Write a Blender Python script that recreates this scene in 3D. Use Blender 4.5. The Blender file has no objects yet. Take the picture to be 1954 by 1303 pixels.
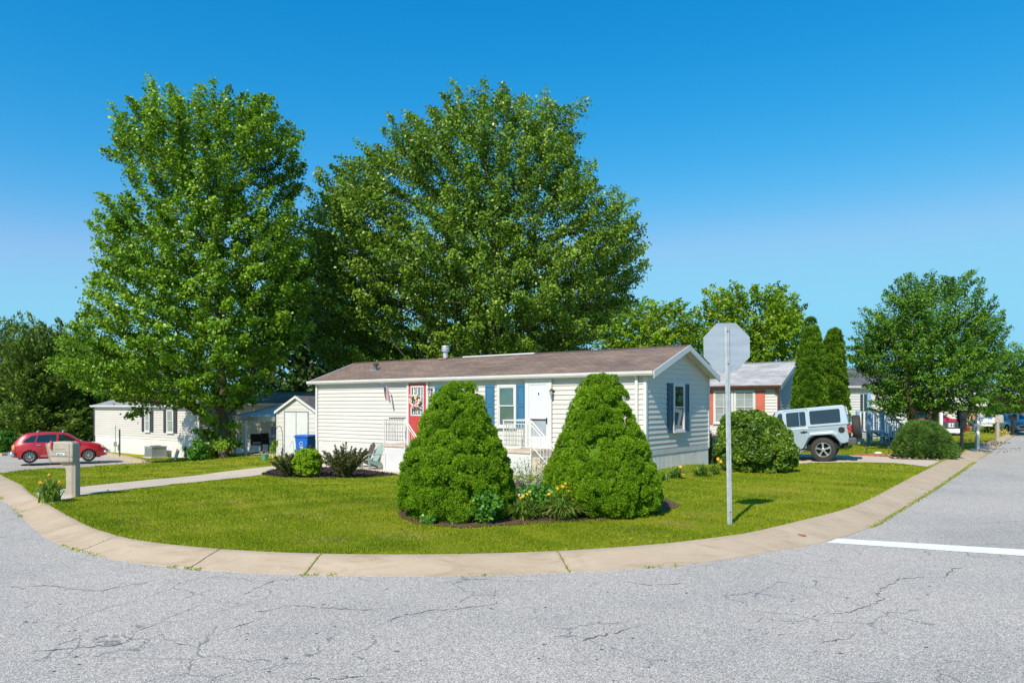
import bpy, bmesh, math, random
import numpy as np
from mathutils import Vector, Matrix
from mathutils.geometry import delaunay_2d_cdt

# ------------------------------------------------------------------ camera, sky, sun, exposure
scene = bpy.context.scene
col = scene.collection
CAMZ = 1.9; F = 1375.0; CX = 977.0; HY = 772.0        # eye height; focal length, centre column and horizon row in photo pixels
cam_d = bpy.data.cameras.new("camera"); cam = bpy.data.objects.new("camera", cam_d); col.objects.link(cam)
cam.location = (0, 0, CAMZ); cam.rotation_euler = (math.radians(90), 0, 0)
cam_d.sensor_width = 36; cam_d.lens = 36 * F / 1954; cam_d.shift_y = (HY - 651.5) / 1954
cam_d.clip_start = .1; cam_d.clip_end = 3000
scene.camera = cam

SUN_ELEV = math.radians(43); SUN_H = Vector((-.45, -.893, 0)).normalized()
world = bpy.data.worlds.new("World"); scene.world = world; world.use_nodes = True
wn = world.node_tree.nodes; wl = world.node_tree.links
bg = wn["Background"]
sky = wn.new("ShaderNodeTexSky"); sky.sky_type = 'NISHITA'; sky.sun_disc = False
sky.sun_elevation = SUN_ELEV; sky.sun_rotation = math.atan2(SUN_H.x, SUN_H.y)
sky.altitude = 0; sky.air_density = 1.0; sky.dust_density = 0.15; sky.ozone_density = 2.6
hsv = wn.new("ShaderNodeHueSaturation"); hsv.inputs['Saturation'].default_value = 1.38; hsv.inputs['Value'].default_value = 1.04; hsv.inputs['Hue'].default_value = .487
wl.new(sky.outputs[0], hsv.inputs['Color'])
sc_in = wn.new("ShaderNodeSeparateColor"); sc_out = wn.new("ShaderNodeCombineColor"); wl.new(hsv.outputs[0], sc_in.inputs[0])
for ch_, (gain, power, top_) in enumerate(((.86, 1.9, 1.22), (.82, .85, 3.0), (1.26, .70, 4.15))):       # the deep polarised blue of the photograph
    pw = wn.new("ShaderNodeMath"); pw.operation = 'POWER'; pw.inputs[1].default_value = power; wl.new(sc_in.outputs[ch_], pw.inputs[0])
    ml_ = wn.new("ShaderNodeMath"); ml_.operation = 'MULTIPLY'; ml_.inputs[1].default_value = gain; wl.new(pw.outputs[0], ml_.inputs[0]); 
    mn_ = wn.new("ShaderNodeMath"); mn_.operation = 'SMOOTH_MIN'; mn_.inputs[1].default_value = top_; mn_.inputs[2].default_value = .45 * top_; wl.new(ml_.outputs[0], mn_.inputs[0]); wl.new(mn_.outputs[0], sc_out.inputs[ch_])
wl.new(sc_out.outputs[0], bg.inputs['Color'])
bg.inputs['Strength'].default_value = 0.15
sd = bpy.data.lights.new("sun", 'SUN'); sd.energy = 3.65; sd.angle = math.radians(.5); sd.color = (1, .905, .77)
sun = bpy.data.objects.new("sun", sd); col.objects.link(sun)
S = Vector((SUN_H.x * math.cos(SUN_ELEV), SUN_H.y * math.cos(SUN_ELEV), math.sin(SUN_ELEV)))
sun.rotation_euler = S.to_track_quat('Z', 'Y').to_euler(); sun.location = (-20, -30, 40)
vs = scene.view_settings; vs.view_transform = 'Standard'; vs.look = 'None'; vs.gamma = 1; vs.exposure = 0.58
scene.cycles.max_bounces = 6; scene.cycles.transparent_max_bounces = 8
scene.cycles.diffuse_bounces = 3; scene.cycles.glossy_bounces = 3

# ------------------------------------------------------------------ terrain height and places
def ss(t):
    t = np.clip(t, 0, 1); return t * t * (3 - 2 * t)
def H(x, y):
    x = np.asarray(x, float); y = np.asarray(y, float)
    return (-.45 * ss((y - 14) / 11) * ss((6 - x) / 9) - .7 * ss((-x - 10) / 10) * ss((y - 24) / 13)
            - .28 * np.exp(-((x - 7.9) / 1.6) ** 2 - ((y - 24.2) / 2.2) ** 2))
def h(x, y): return float(H(x, y))
def G(px, py, dz=0.0):
    """the point of the terrain (raised by dz) that lies along a line of sight"""
    k = (px - CX) / F; m = (py - HY) / F
    lo, d = 2.0, 2.0
    while d < 400:
        if CAMZ - m * d <= h(k * d, d) + dz: break
        lo = d; d *= 1.03
    hi = d
    for _ in range(30):
        c = (lo + hi) / 2
        if CAMZ - m * c <= h(k * c, c) + dz: hi = c
        else: lo = c
    return (k * hi, hi, h(k * hi, hi) + dz)
def X(px, Y): return (px - CX) / F * Y
def Z(py, Y): return CAMZ - (py - HY) / F * Y

# ------------------------------------------------------------------ naming helpers
def tag(o, label=None, cat=None, group=None, kind=None):
    if label: o['label'] = label
    if cat: o['category'] = cat
    if group: o['group'] = group
    if kind: o['kind'] = kind
    return o
def empty(name, loc, rz=0, label=None, cat=None, group=None, rx=0, ry=0):
    o = bpy.data.objects.new(name, None); col.objects.link(o); o.empty_display_size = .2
    o.location = loc; o.rotation_euler = (rx, ry, rz)
    return tag(o, label, cat, group)
def copy_tree(o, parent=None):
    c = o.copy(); col.objects.link(c)
    if parent: c.parent = parent
    for ch in list(o.children): copy_tree(ch, c)
    return c

# ------------------------------------------------------------------ materials
def nt(name):
    m = bpy.data.materials.new(name); m.use_nodes = True
    n = m.node_tree.nodes; l = m.node_tree.links
    return m, n, l, n["Principled BSDF"]
def rampn(n, l, src, stops):
    r = n.new("ShaderNodeValToRGB"); l.new(src, r.inputs[0])
    e = r.color_ramp.elements
    while len(e) < len(stops): e.new(.5)
    for i, (p, c) in enumerate(stops):
        e[i].position = p; e[i].color = (c[0], c[1], c[2], 1)
    return r.outputs[0]
def noise(n, l, scale, detail=4, coord='Object', rough=.55, dist=0, stretch=None):
    tc = n.new("ShaderNodeTexCoord"); src = tc.outputs[coord]
    if stretch:
        mp = n.new("ShaderNodeMapping"); mp.inputs['Scale'].default_value = stretch
        l.new(src, mp.inputs[0]); src = mp.outputs[0]
    t = n.new("ShaderNodeTexNoise"); l.new(src, t.inputs['Vector'])
    t.inputs['Scale'].default_value = scale; t.inputs['Detail'].default_value = detail
    t.inputs['Roughness'].default_value = rough; t.inputs['Distortion'].default_value = dist
    return t.outputs['Fac']
def mix(n, l, a, b, f, mode='MIX'):
    x = n.new("ShaderNodeMix"); x.data_type = 'RGBA'; x.blend_type = mode
    for v, s in ((a, x.inputs[6]), (b, x.inputs[7]), (f, x.inputs[0])):
        if hasattr(v, 'is_linked'): l.new(v, s)
        elif isinstance(v, (int, float)): s.default_value = v
        else: s.default_value = (v[0], v[1], v[2], 1)
    return x.outputs[2]
def mathn(n, l, op, a, b=0.0):
    x = n.new("ShaderNodeMath"); x.operation = op
    for v, s in ((a, x.inputs[0]), (b, x.inputs[1])):
        if hasattr(v, 'is_linked'): l.new(v, s)
        else: s.default_value = v
    return x.outputs[0]
def bump(n, l, hsrc, strength, dist, p):
    b = n.new("ShaderNodeBump"); b.inputs['Strength'].default_value = strength; b.inputs['Distance'].default_value = dist
    l.new(hsrc, b.inputs['Height']); l.new(b.outputs[0], p.inputs['Normal']); return b

_cache = {}
def M(name, c=(.5, .5, .5), rough=.5, metal=0, var=.12, vscale=3.0, bmp=0, bscale=60, coat=0, spec=.5):
    """a plain procedural material: base colour with soft wear, optional fine bump"""
    if name in _cache: return _cache[name]
    m, n, l, p = nt(name)
    f = noise(n, l, vscale, 6)
    c2 = tuple(v * (1 - var) for v in c); c1 = tuple(min(1, v * (1 + var * .5)) for v in c)
    l.new(rampn(n, l, f, [(.3, c2), (.65, c1)]), p.inputs['Base Color'])
    p.inputs['Roughness'].default_value = rough; p.inputs['Metallic'].default_value = metal
    p.inputs['Specular IOR Level'].default_value = spec; p.inputs['Coat Weight'].default_value = coat
    p.inputs['Coat Roughness'].default_value = .05
    if bmp: bump(n, l, noise(n, l, bscale, 3), bmp, .01, p)
    _cache[name] = m; return m
def leafmat(name, dark, light, trans=.3, rough=.5, patch=1.0, spec=.35, tip=None):
    m, n, l, p = nt(name)
    at = n.new("ShaderNodeAttribute"); at.attribute_name = 'v'
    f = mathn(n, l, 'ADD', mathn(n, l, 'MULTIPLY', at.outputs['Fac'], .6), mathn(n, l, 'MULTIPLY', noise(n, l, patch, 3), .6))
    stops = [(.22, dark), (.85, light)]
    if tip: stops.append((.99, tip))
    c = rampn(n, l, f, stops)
    l.new(c, p.inputs['Base Color']); p.inputs['Roughness'].default_value = rough
    p.inputs['Specular IOR Level'].default_value = spec
    tr = n.new("ShaderNodeBsdfTranslucent")
    c2 = mix(n, l, c, (1.25, 1.35, .5), .75, 'MULTIPLY'); l.new(c2, tr.inputs[0])
    ms = n.new("ShaderNodeMixShader"); ms.inputs[0].default_value = trans
    out = n["Material Output"]
    l.new(p.outputs[0], ms.inputs[1]); l.new(tr.outputs[0], ms.inputs[2]); l.new(ms.outputs[0], out.inputs[0])
    return m

# ------------------------------------------------------------------ mesh builders
def text_mesh(name, body, size, mat, parent, loc, rot, **kw):
    """real lettering: the built-in font turned into a mesh"""
    c = bpy.data.curves.new(name, 'FONT'); c.body = body; c.size = size; c.align_x = 'CENTER'; c.align_y = 'CENTER'; c.extrude = .001
    for k, v in kw.items(): setattr(c, k, v)
    t = bpy.data.objects.new(name, c); col.objects.link(t); bpy.context.view_layer.update()
    me = bpy.data.meshes.new_from_object(t.evaluated_get(bpy.context.evaluated_depsgraph_get())); bpy.data.objects.remove(t)
    me.materials.clear(); me.materials.append(mat); o = bpy.data.objects.new(name, me); col.objects.link(o); o.parent = parent; o.location = loc; o.rotation_euler = rot
    return o
class MB:
    def __init__(s): s.v = []; s.f = []
    def add(s, vs, fs):
        o = len(s.v); s.v += [tuple(p) for p in vs]; s.f += [tuple(i + o for i in f) for f in fs]; return s
    def box(s, x0, x1, y0, y1, z0, z1, rot=None, piv=None):
        vs = [(x0, y0, z0), (x1, y0, z0), (x1, y1, z0), (x0, y1, z0), (x0, y0, z1), (x1, y0, z1), (x1, y1, z1), (x0, y1, z1)]
        if rot is not None:
            pv = Vector(piv if piv else ((x0 + x1) / 2, (y0 + y1) / 2, (z0 + z1) / 2))
            vs = [tuple(rot @ (Vector(p) - pv) + pv) for p in vs]
        return s.add(vs, [(0, 3, 2, 1), (4, 5, 6, 7), (0, 1, 5, 4), (1, 2, 6, 5), (2, 3, 7, 6), (3, 0, 4, 7)])
    def tube(s, pts, rs, n=8, caps=True):
        pts = [Vector(p) for p in pts]
        if not hasattr(rs, '__len__'): rs = [rs] * len(pts)
        o = len(s.v); up = Vector((0, 0, 1)); prev = None
        for i, p in enumerate(pts):
            a = pts[max(0, i - 1)]; b = pts[min(len(pts) - 1, i + 1)]
            d = (b - a).normalized()
            if prev is None:
                u = d.cross(up)
                if u.length < .05: u = d.cross(Vector((1, 0, 0)))
            else: u = prev - d * prev.dot(d)
            u.normalize(); w = d.cross(u); prev = u
            for k in range(n):
                an = 2 * math.pi * k / n
                s.v.append(tuple(p + (u * math.cos(an) + w * math.sin(an)) * rs[i]))
        for i in range(len(pts) - 1):
            for k in range(n):
                a = o + i * n + k; b = o + i * n + (k + 1) % n
                s.f.append((a, b, b + n, a + n))
        if caps:
            s.f.append(tuple(o + k for k in range(n - 1, -1, -1))); s.f.append(tuple(o + (len(pts) - 1) * n + k for k in range(n)))
        return s
    def prism(s, poly, a0, a1, axis='y'):
        """extrude a 2D outline; axis y: poly in x,z; axis x: poly in y,z; axis z: poly in x,y"""
        n = len(poly)
        mk = {'y': lambda p, a: (p[0], a, p[1]), 'x': lambda p, a: (a, p[0], p[1]), 'z': lambda p, a: (p[0], p[1], a)}[axis]
        vs = [mk(p, a0) for p in poly] + [mk(p, a1) for p in poly]
        fs = [tuple(range(n)), tuple(range(2 * n - 1, n - 1, -1))] + [(i, i + n, (i + 1) % n + n, (i + 1) % n) for i in range(n)]
        return s.add(vs, fs)
    def lathe(s, prof, c=(0, 0, 0), n=20, axis='z', caps=True):
        o = len(s.v)
        for r, t in prof:
            for k in range(n):
                a = 2 * math.pi * k / n; u, w = r * math.cos(a), r * math.sin(a)
                p = {'z': (u, w, t), 'y': (u, t, w), 'x': (t, u, w)}[axis]
                s.v.append((c[0] + p[0], c[1] + p[1], c[2] + p[2]))
        for i in range(len(prof) - 1):
            for k in range(n):
                a = o + i * n + k; b = o + i * n + (k + 1) % n
                s.f.append((a, b, b + n, a + n))
        if caps: s.f.append(tuple(o + k for k in range(n))); s.f.append(tuple(o + (len(prof) - 1) * n + k for k in range(n)))
        return s
    def sphere(s, c, r, seg=10, rings=6, sc=(1, 1, 1)):
        prof = [(max(1e-4, math.sin(math.pi * i / rings)) * r, -math.cos(math.pi * i / rings) * r) for i in range(rings + 1)]
        o = len(s.v); s.lathe(prof, (0, 0, 0), seg)
        for i in range(o, len(s.v)):
            p = s.v[i]; s.v[i] = (c[0] + p[0] * sc[0], c[1] + p[1] * sc[1], c[2] + p[2] * sc[2])
        return s
    def build(s, name, mat, parent=None, smooth=False, bevel=0, loc=None, recalc=True):
        me = bpy.data.meshes.new(name); me.from_pydata(s.v, [], s.f); me.materials.append(mat)
        if recalc:
            b = bmesh.new(); b.from_mesh(me); bmesh.ops.recalc_face_normals(b, faces=b.faces); b.to_mesh(me); b.free()
        if smooth: me.shade_smooth()
        o = bpy.data.objects.new(name, me); col.objects.link(o)
        if parent: o.parent = parent
        if loc is not None: o.location = loc
        if smooth == 'auto':
            md = o.modifiers.new('edges', 'EDGE_SPLIT'); md.split_angle = math.radians(40)
        if bevel:
            md = o.modifiers.new('bevel', 'BEVEL'); md.width = bevel; md.segments = 2; md.limit_method = 'ANGLE'
        return o
def part(name, mat, parent, fn, **kw):
    m = MB(); fn(m); return m.build(name, mat, parent, **kw)

def quads_object(name, V, mat, parent=None, var=None, nper=4):
    """V: (n, nper, 3) -> one mesh of n separate quads with a per-face variation value"""
    n = V.shape[0]; me = bpy.data.meshes.new(name)
    me.vertices.add(n * nper); me.vertices.foreach_set('co', V.reshape(-1).astype(np.float32))
    me.loops.add(n * nper); me.loops.foreach_set('vertex_index', np.arange(n * nper, dtype=np.int32))
    me.polygons.add(n)
    me.polygons.foreach_set('loop_start', np.arange(0, n * nper, nper, dtype=np.int32))
    me.polygons.foreach_set('loop_total', np.full(n, nper, dtype=np.int32))
    me.update(calc_edges=True)
    if var is None: var = np.random.rand(n)
    a = me.attributes.new('v', 'FLOAT', 'POINT'); a.data.foreach_set('value', np.repeat(var, nper).astype(np.float32))
    me.materials.append(mat)
    o = bpy.data.objects.new(name, me); col.objects.link(o)
    if parent: o.parent = parent
    return o
def nrm(a): return a / np.maximum(np.linalg.norm(a, axis=-1, keepdims=True), 1e-9)
def leafquads(rng, P, T, N, L, W, fold=.12, root=False):
    """rhombic leaves: P position, T along the leaf, N face normal (made perpendicular), L length, W width"""
    T = nrm(T); B = nrm(np.cross(N, T)); N = nrm(np.cross(T, B))
    L = np.asarray(L).reshape(-1, 1) * np.ones((len(P), 1)); W = np.asarray(W).reshape(-1, 1) * np.ones((len(P), 1))
    a = P if root else P - T * L * .5
    mid = a + T * L * .45
    return np.stack([a, mid + B * W * .5 + N * W * fold, a + T * L, mid - B * W * .5 + N * W * fold], 1)
def rsph(rng, n): return nrm(rng.normal(size=(n, 3)))

def pip(poly, x, y):
    """points in polygon"""
    inside = np.zeros(len(x), bool); n = len(poly)
    for i in range(n):
        x0, y0 = poly[i][0], poly[i][1]; x1, y1 = poly[(i + 1) % n][0], poly[(i + 1) % n][1]
        if y0 == y1: continue
        c = ((y0 > y) != (y1 > y)) & (x < (x1 - x0) * (y - y0) / (y1 - y0) + x0); inside ^= c
    return inside
def sheet(name, poly, dz, mat, step=1.0, kind='structure', zf=None, parent=None):
    """a ground sheet: the outline filled with a grid so that it follows the terrain"""
    poly = [(p[0], p[1]) for p in poly]
    b = []
    for i in range(len(poly)):
        p, q = Vector(poly[i]), Vector(poly[(i + 1) % len(poly)])
        k = max(1, int((q - p).length / step)); b += [p.lerp(q, j / k) for j in range(k)]
    xs = [p[0] for p in b]; ys = [p[1] for p in b]
    gx, gy = np.meshgrid(np.arange(min(xs), max(xs), step) + .013, np.arange(min(ys), max(ys), step) + .017)
    gx, gy = gx.ravel(), gy.ravel(); k = pip(poly, gx, gy)
    pts = b + [Vector((x, y)) for x, y in zip(gx[k], gy[k])]
    nb = len(b); ov, oe, of, *_ = delaunay_2d_cdt(pts, [(i, (i + 1) % nb) for i in range(nb)], [tuple(range(nb))], 1, 1e-5)
    zf = zf or (lambda x, y: h(x, y) + dz)
    me = bpy.data.meshes.new(name); me.from_pydata([(v.x, v.y, zf(v.x, v.y)) for v in ov], [], [tuple(f) for f in of])
    bm = bmesh.new(); bm.from_mesh(me); bmesh.ops.recalc_face_normals(bm, faces=bm.faces)
    if sum(f.normal.z for f in bm.faces) < 0: bmesh.ops.reverse_faces(bm, faces=bm.faces)
    bm.to_mesh(me); bm.free()
    me.materials.append(mat); o = bpy.data.objects.new(name, me); col.objects.link(o)
    if kind: o['kind'] = kind
    if parent: o.parent = parent
    return o
def crom(pts, n=8):
    out = []
    for i in range(len(pts) - 1):
        p0 = pts[max(0, i - 1)]; p1 = pts[i]; p2 = pts[i + 1]; p3 = pts[min(len(pts) - 1, i + 2)]
        for k in range(n):
            t = k / n
            out.append(tuple(.5 * ((2 * p1[j]) + (-p0[j] + p2[j]) * t + (2 * p0[j] - 5 * p1[j] + 4 * p2[j] - p3[j]) * t * t + (-p0[j] + 3 * p1[j] - 3 * p2[j] + p3[j]) * t ** 3) for j in range(len(p1))))
    out.append(tuple(pts[-1])); return out

# ------------------------------------------------------------------ ground materials
def mat_asphalt():
    m, n, l, p = nt("asphalt")
    tc = n.new("ShaderNodeTexCoord")
    vo = n.new("ShaderNodeTexVoronoi"); vo.inputs['Scale'].default_value = 125; l.new(tc.outputs['Object'], vo.inputs['Vector'])
    st = n.new("ShaderNodeSeparateColor"); l.new(vo.outputs['Color'], st.inputs[0])
    grain = rampn(n, l, st.outputs[0], [(0, (.24, .225, .205)), (.4, (.50, .475, .44)), (.8, (.71, .675, .62)), (1, (.95, .90, .82))])
    edge = rampn(n, l, vo.outputs['Distance'], [(.25, (1, 1, 1)), (.8, (.55, .56, .58))])
    c = mix(n, l, grain, edge, 1.0, 'MULTIPLY')
    big = rampn(n, l, noise(n, l, .32, 7, rough=.62), [(.3, (.80, .82, .84)), (.5, (.98, .98, .98)), (.72, (1.07, 1.06, 1.04))])
    c = mix(n, l, mix(n, l, c, big, 1.0, 'MULTIPLY'), (1.06, 1.02, .97), 1.0, 'MULTIPLY')
    med = rampn(n, l, noise(n, l, 9, 5, rough=.7), [(.3, (.93, .93, .93)), (.68, (1.04, 1.04, 1.04))])
    c = mix(n, l, c, med, 1.0, 'MULTIPLY')
    # fine crazing, only here and there
    v2 = n.new("ShaderNodeTexVoronoi"); v2.feature = 'DISTANCE_TO_EDGE'; v2.inputs['Scale'].default_value = 1.3
    ds = n.new("ShaderNodeTexNoise"); ds.inputs['Scale'].default_value = 3; ds.inputs['Detail'].default_value = 8; l.new(tc.outputs['Object'], ds.inputs['Vector'])
    mx = n.new("ShaderNodeMix"); mx.data_type = 'VECTOR'; mx.inputs[0].default_value = .22
    l.new(tc.outputs['Object'], mx.inputs[4]); l.new(ds.outputs['Color'], mx.inputs[5]); l.new(mx.outputs[1], v2.inputs['Vector'])
    crack = mathn(n, l, 'LESS_THAN', v2.outputs['Distance'], .007)
    msk = mathn(n, l, 'GREATER_THAN', noise(n, l, .45, 5), .53)
    c = mix(n, l, c, (.09, .095, .1), mathn(n, l, 'MULTIPLY', mathn(n, l, 'MULTIPLY', crack, msk), .55))
    l.new(c, p.inputs['Base Color']); p.inputs['Roughness'].default_value = .85
    bump(n, l, vo.outputs['Distance'], .35, .008, p)
    return m
def mat_concrete(name, base=(.46, .355, .24), light=(.56, .44, .31), stain=(.34, .245, .145)):
    m, n, l, p = nt(name)
    c = rampn(n, l, noise(n, l, 1.3, 8, rough=.65), [(.3, base), (.7, light)])
    s = rampn(n, l, noise(n, l, 1.1, 9, rough=.75, dist=1.5, stretch=(1, 2.2, 1)), [(.50, (0, 0, 0)), (.70, (.7, .7, .7))])
    c = mix(n, l, c, stain, s)
    g = rampn(n, l, noise(n, l, 140, 2), [(.3, (.86, .86, .86)), (.7, (1.08, 1.08, 1.08))])
    c = mix(n, l, c, g, 1.0, 'MULTIPLY')
    l.new(c, p.inputs['Base Color']); p.inputs['Roughness'].default_value = .9
    bump(n, l, noise(n, l, 90, 4), .25, .006, p)
    return m
def mat_lawn():
    m, n, l, p = nt("lawn_soil_and_grass")
    f = noise(n, l, .45, 6, rough=.6)
    c = rampn(n, l, f, [(.3, (.11, .19, .014)), (.48, (.25, .29, .018)), (.66, (.42, .36, .045))])
    fine = rampn(n, l, noise(n, l, 38, 6, rough=.75), [(.3, (.55, .58, .5)), (.7, (1.3, 1.3, 1.2))])
    c = mix(n, l, c, fine, 1.0, 'MULTIPLY')
    l.new(c, p.inputs['Base Color']); p.inputs['Roughness'].default_value = .95; p.inputs['Specular IOR Level'].default_value = .1
    bump(n, l, noise(n, l, 45, 6, rough=.8), .8, .05, p)
    return m
def mat_mulch(name, a, b):
    m, n, l, p = nt(name)
    c = rampn(n, l, noise(n, l, 22, 6, rough=.8), [(.35, a), (.7, b)])
    l.new(c, p.inputs['Base Color']); p.inputs['Roughness'].default_value = .95
    bump(n, l, noise(n, l, 30, 5, rough=.8), 1, .06, p)
    return m
ASPH = mat_asphalt(); KERB = mat_concrete("kerb_concrete"); WALK = mat_concrete("walk_concrete", (.56, .465, .36), (.66, .56, .445), (.44, .34, .25))
LAWN = mat_lawn(); MULCH = mat_mulch("dark_mulch", (.018, .012, .01), (.085, .06, .048)); SOIL = mat_mulch("brown_soil", (.09, .045, .022), (.3, .17, .09))
WHITE = M("white_paint", (.78, .78, .76), .45, var=.06); BLACK = M("black_plastic", (.02, .02, .02), .45)
WLINE = M("road_paint", (.86, .86, .85), .7, var=.1, vscale=9, bmp=.3, bscale=120)

# ------------------------------------------------------------------ road, lawn, kerb, walks
inner_px = [(-150, 868), (-60, 890), (0, 904), (37, 922), (61, 942), (95, 963), (147, 992), (196, 1013), (276, 1032), (420, 1047), (608, 1056), (850, 1057), (1060, 1051), (1250, 1038), (1380, 1023), (1435, 1014), (1526, 993), (1611, 971), (1662, 950), (1720, 919.5), (1774, 892), (1842, 860), (1887, 842), (1939, 822), (1990, 805)]
outer_px = [(-160, 905), (-70, 925), (0, 950), (40, 985), (80, 1020), (110, 1036), (150, 1051), (250, 1072), (400, 1088), (600, 1097), (830, 1099), (1060, 1093), (1280, 1080), (1400, 1065), (1468, 1053), (1577, 1033), (1669, 1003), (1713, 977), (1771, 942), (1819, 910), (1890, 862), (1948, 826), (2010, 803)]
inner = crom([G(x, y, 0)[:2] for x, y in inner_px], 8)
outer = crom([G(x, y, -.12)[:2] for x, y in outer_px], 8)
def resample(pts, n):
    d = [0]
    for a, b in zip(pts, pts[1:]): d.append(d[-1] + math.dist(a, b))
    out = []; j = 0
    for i in range(n):
        t = d[-1] * i / (n - 1)
        while j < len(d) - 2 and d[j + 1] < t: j += 1
        f = (t - d[j]) / max(1e-9, d[j + 1] - d[j]); out.append(tuple(pts[j][k] + (pts[j + 1][k] - pts[j][k]) * f for k in range(2)))
    return out, d[-1]
inner_r, ilen = resample(inner, 900)
oa = np.array(resample(outer, 2500)[0])
cross = []                                             # for each point of the inner edge the nearest one of the outer edge
for p in inner_r:
    q = oa[np.argmin((oa[:, 0] - p[0]) ** 2 + (oa[:, 1] - p[1]) ** 2)]; cross.append((p, tuple(q)))
joint_x = [20, 95, 232, 430, 612, 1062, 1445, 1625, 1712, 1776, 1812, 1845, 1870]
kerb = MB(); prof = [(0, 0.0), (.06, .012), (.25, -.008), (.5, -.045), (.8, -.095), (1.0, -.112)]
def ppx(p): return CX + p[0] / p[1] * F
pxs = [ppx(c[0]) for c in cross]
jidx = sorted(min(range(len(pxs)), key=lambda i: abs(pxs[i] - j)) for j in joint_x)
def kpt(i, t, dz):
    (a, b) = cross[i]; x = a[0] + (b[0] - a[0]) * t; y = a[1] + (b[1] - a[1]) * t; return (x, y, h(x, y) + dz)
cuts = [0] + jidx + [len(cross) - 1]
for a, b in zip(cuts, cuts[1:]):
    ids = list(range(a, b + 1))
    if len(ids) < 2: continue
    rows = []
    for n_, i in enumerate(ids):
        row = [kpt(i, t, z) for t, z in prof]
        if n_ in (0, len(ids) - 1):                     # pull the ends in to leave an open joint
            j = i + (1 if n_ == 0 else -1); sgn = kpt(j, .5, 0); o_ = kpt(i, .5, 0)
            L_ = math.dist(sgn[:2], o_[:2]); f = min(.45, .009 / L_)
            row = [tuple(r[k] + (kpt(j, t, z)[k] - r[k]) * f for k in range(3)) for r, (t, z) in zip(row, prof)]
        low = lambda q: (q[0], q[1], h(q[0], q[1]) - .16)
        rows.append([low(row[0])] + row + [low(row[-1])])
    m_ = len(rows[0]); o0 = len(kerb.v)
    for r in rows: kerb.v += r
    for i in range(len(rows) - 1):
        for k in range(m_ - 1): q = o0 + i * m_ + k; kerb.f.append((q, q + 1, q + m_ + 1, q + m_))
    kerb.f.append(tuple(o0 + k for k in range(m_))); kerb.f.append(tuple(o0 + (len(rows) - 1) * m_ + k for k in range(m_)))
kerb.build("kerb", KERB, smooth='auto')['kind'] = 'structure'
dirt = M("joint_dirt", (.09, .075, .05), .95)
# asphalt for the whole junction, the street and the side street
sheet("road", [(-90, -14), (90, -14), (150, 60), (150, 140), (-90, 140)], -.12, ASPH, 2.0)
sheet("ground", [(-700, -300), (700, -300), (700, 1200), (-700, 1200)], -1.9, LAWN, 60.0, zf=lambda x, y: -1.6)
pad_px = [(185, 888), (250, 884), (284, 883), (240, 872), (201, 865), (150, 861), (60, 862), (0, 866), (-160, 858)]
pad = [G(x, y, 0)[:2] for x, y in pad_px]
lawn_left = G(8, 902)[:2]
i0 = min(range(len(inner_r)), key=lambda i: math.dist(inner_r[i], lawn_left))
lawn_poly = [lawn_left] + [tuple(p) for p in inner_r[i0 + 1:]] + [(150, 150), (-110, 150), (-110, pad[-1][1])] + pad[::-1]
sheet("lawn", lawn_poly, 0, LAWN, 1.0)
# kerb of the side street behind the red car
kb = MB()
for chain in (pad_px[2:6], pad_px[6:]):
    pts = [Vector(G(x, y, 0)) for x, y in chain]
    for a, b in zip(pts, pts[1:]):
        d = (b - a).normalized(); nn = Vector((-d.y, d.x, 0)) * .14
        kb.add([a - nn + Vector((0, 0, -.2)), b - nn + Vector((0, 0, -.2)), b + nn + Vector((0, 0, -.2)), a + nn + Vector((0, 0, -.2)), a - nn + Vector((0, 0, .06)), b - nn + Vector((0, 0, .06)), b + nn + Vector((0, 0, .06)), a + nn + Vector((0, 0, .06))],
               [(0, 3, 2, 1), (4, 5, 6, 7), (0, 1, 5, 4), (1, 2, 6, 5), (2, 3, 7, 6), (3, 0, 4, 7)])
kb.build("side_street_kerb", KERB)['kind'] = 'structure'
path_px = [(61, 942), (150, 930), (280, 916), (420, 901), (470, 895), (525, 889), (590, 884), (640, 884), (700, 887), (770, 890), (830, 893), (830, 901), (768, 906), (742, 905), (690, 903), (560, 898), (505, 905), (420, 915), (300, 928), (227, 936), (152, 946), (96, 963)]
path = [G(x, y, 0)[:2] for x, y in path_px]
sheet("path", path, .012, WALK, .5)
drive_px = [(1380, 868), (1500, 866), (1640, 869.5), (1720, 873.5), (1812, 876.5), (1775, 891.5), (1706, 883.5), (1590, 882.5), (1516, 885.5), (1440, 888), (1380, 886)]
drive = [G(x, y, 0)[:2] for x, y in drive_px]
sheet("driveway", drive, .014, WALK, .5)
bed_px = [(497, 905), (520, 896), (600, 891), (700, 897), (765, 906), (700, 910), (600, 912), (540, 911)]
bed = [G(x, y, 0)[:2] for x, y in bed_px]
sheet("mulch_bed", bed, .02, MULCH, .3)
bed2_px = [(760, 985), (790, 1000), (880, 1008), (960, 1003), (1060, 997), (1160, 993), (1250, 983), (1300, 965), (1240, 940), (1000, 915), (800, 930), (760, 955)]
bed2 = [G(x, y, 0)[:2] for x, y in bed2_px]
sheet("soil_bed", bed2, .015, SOIL, .3)
bed3_px = [(1690, 868), (1700, 876), (1790, 879), (1830, 872), (1836, 862), (1760, 856)]
bed3 = [G(x, y, 0)[:2] for x, y in bed3_px]
sheet("shrub_bed", bed3, .018, SOIL, .4)
bed4_px = [(1255, 912), (1300, 915), (1420, 908), (1530, 898), (1500, 888), (1350, 888)]
bed4 = [G(x, y, 0)[:2] for x, y in bed4_px]
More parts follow.
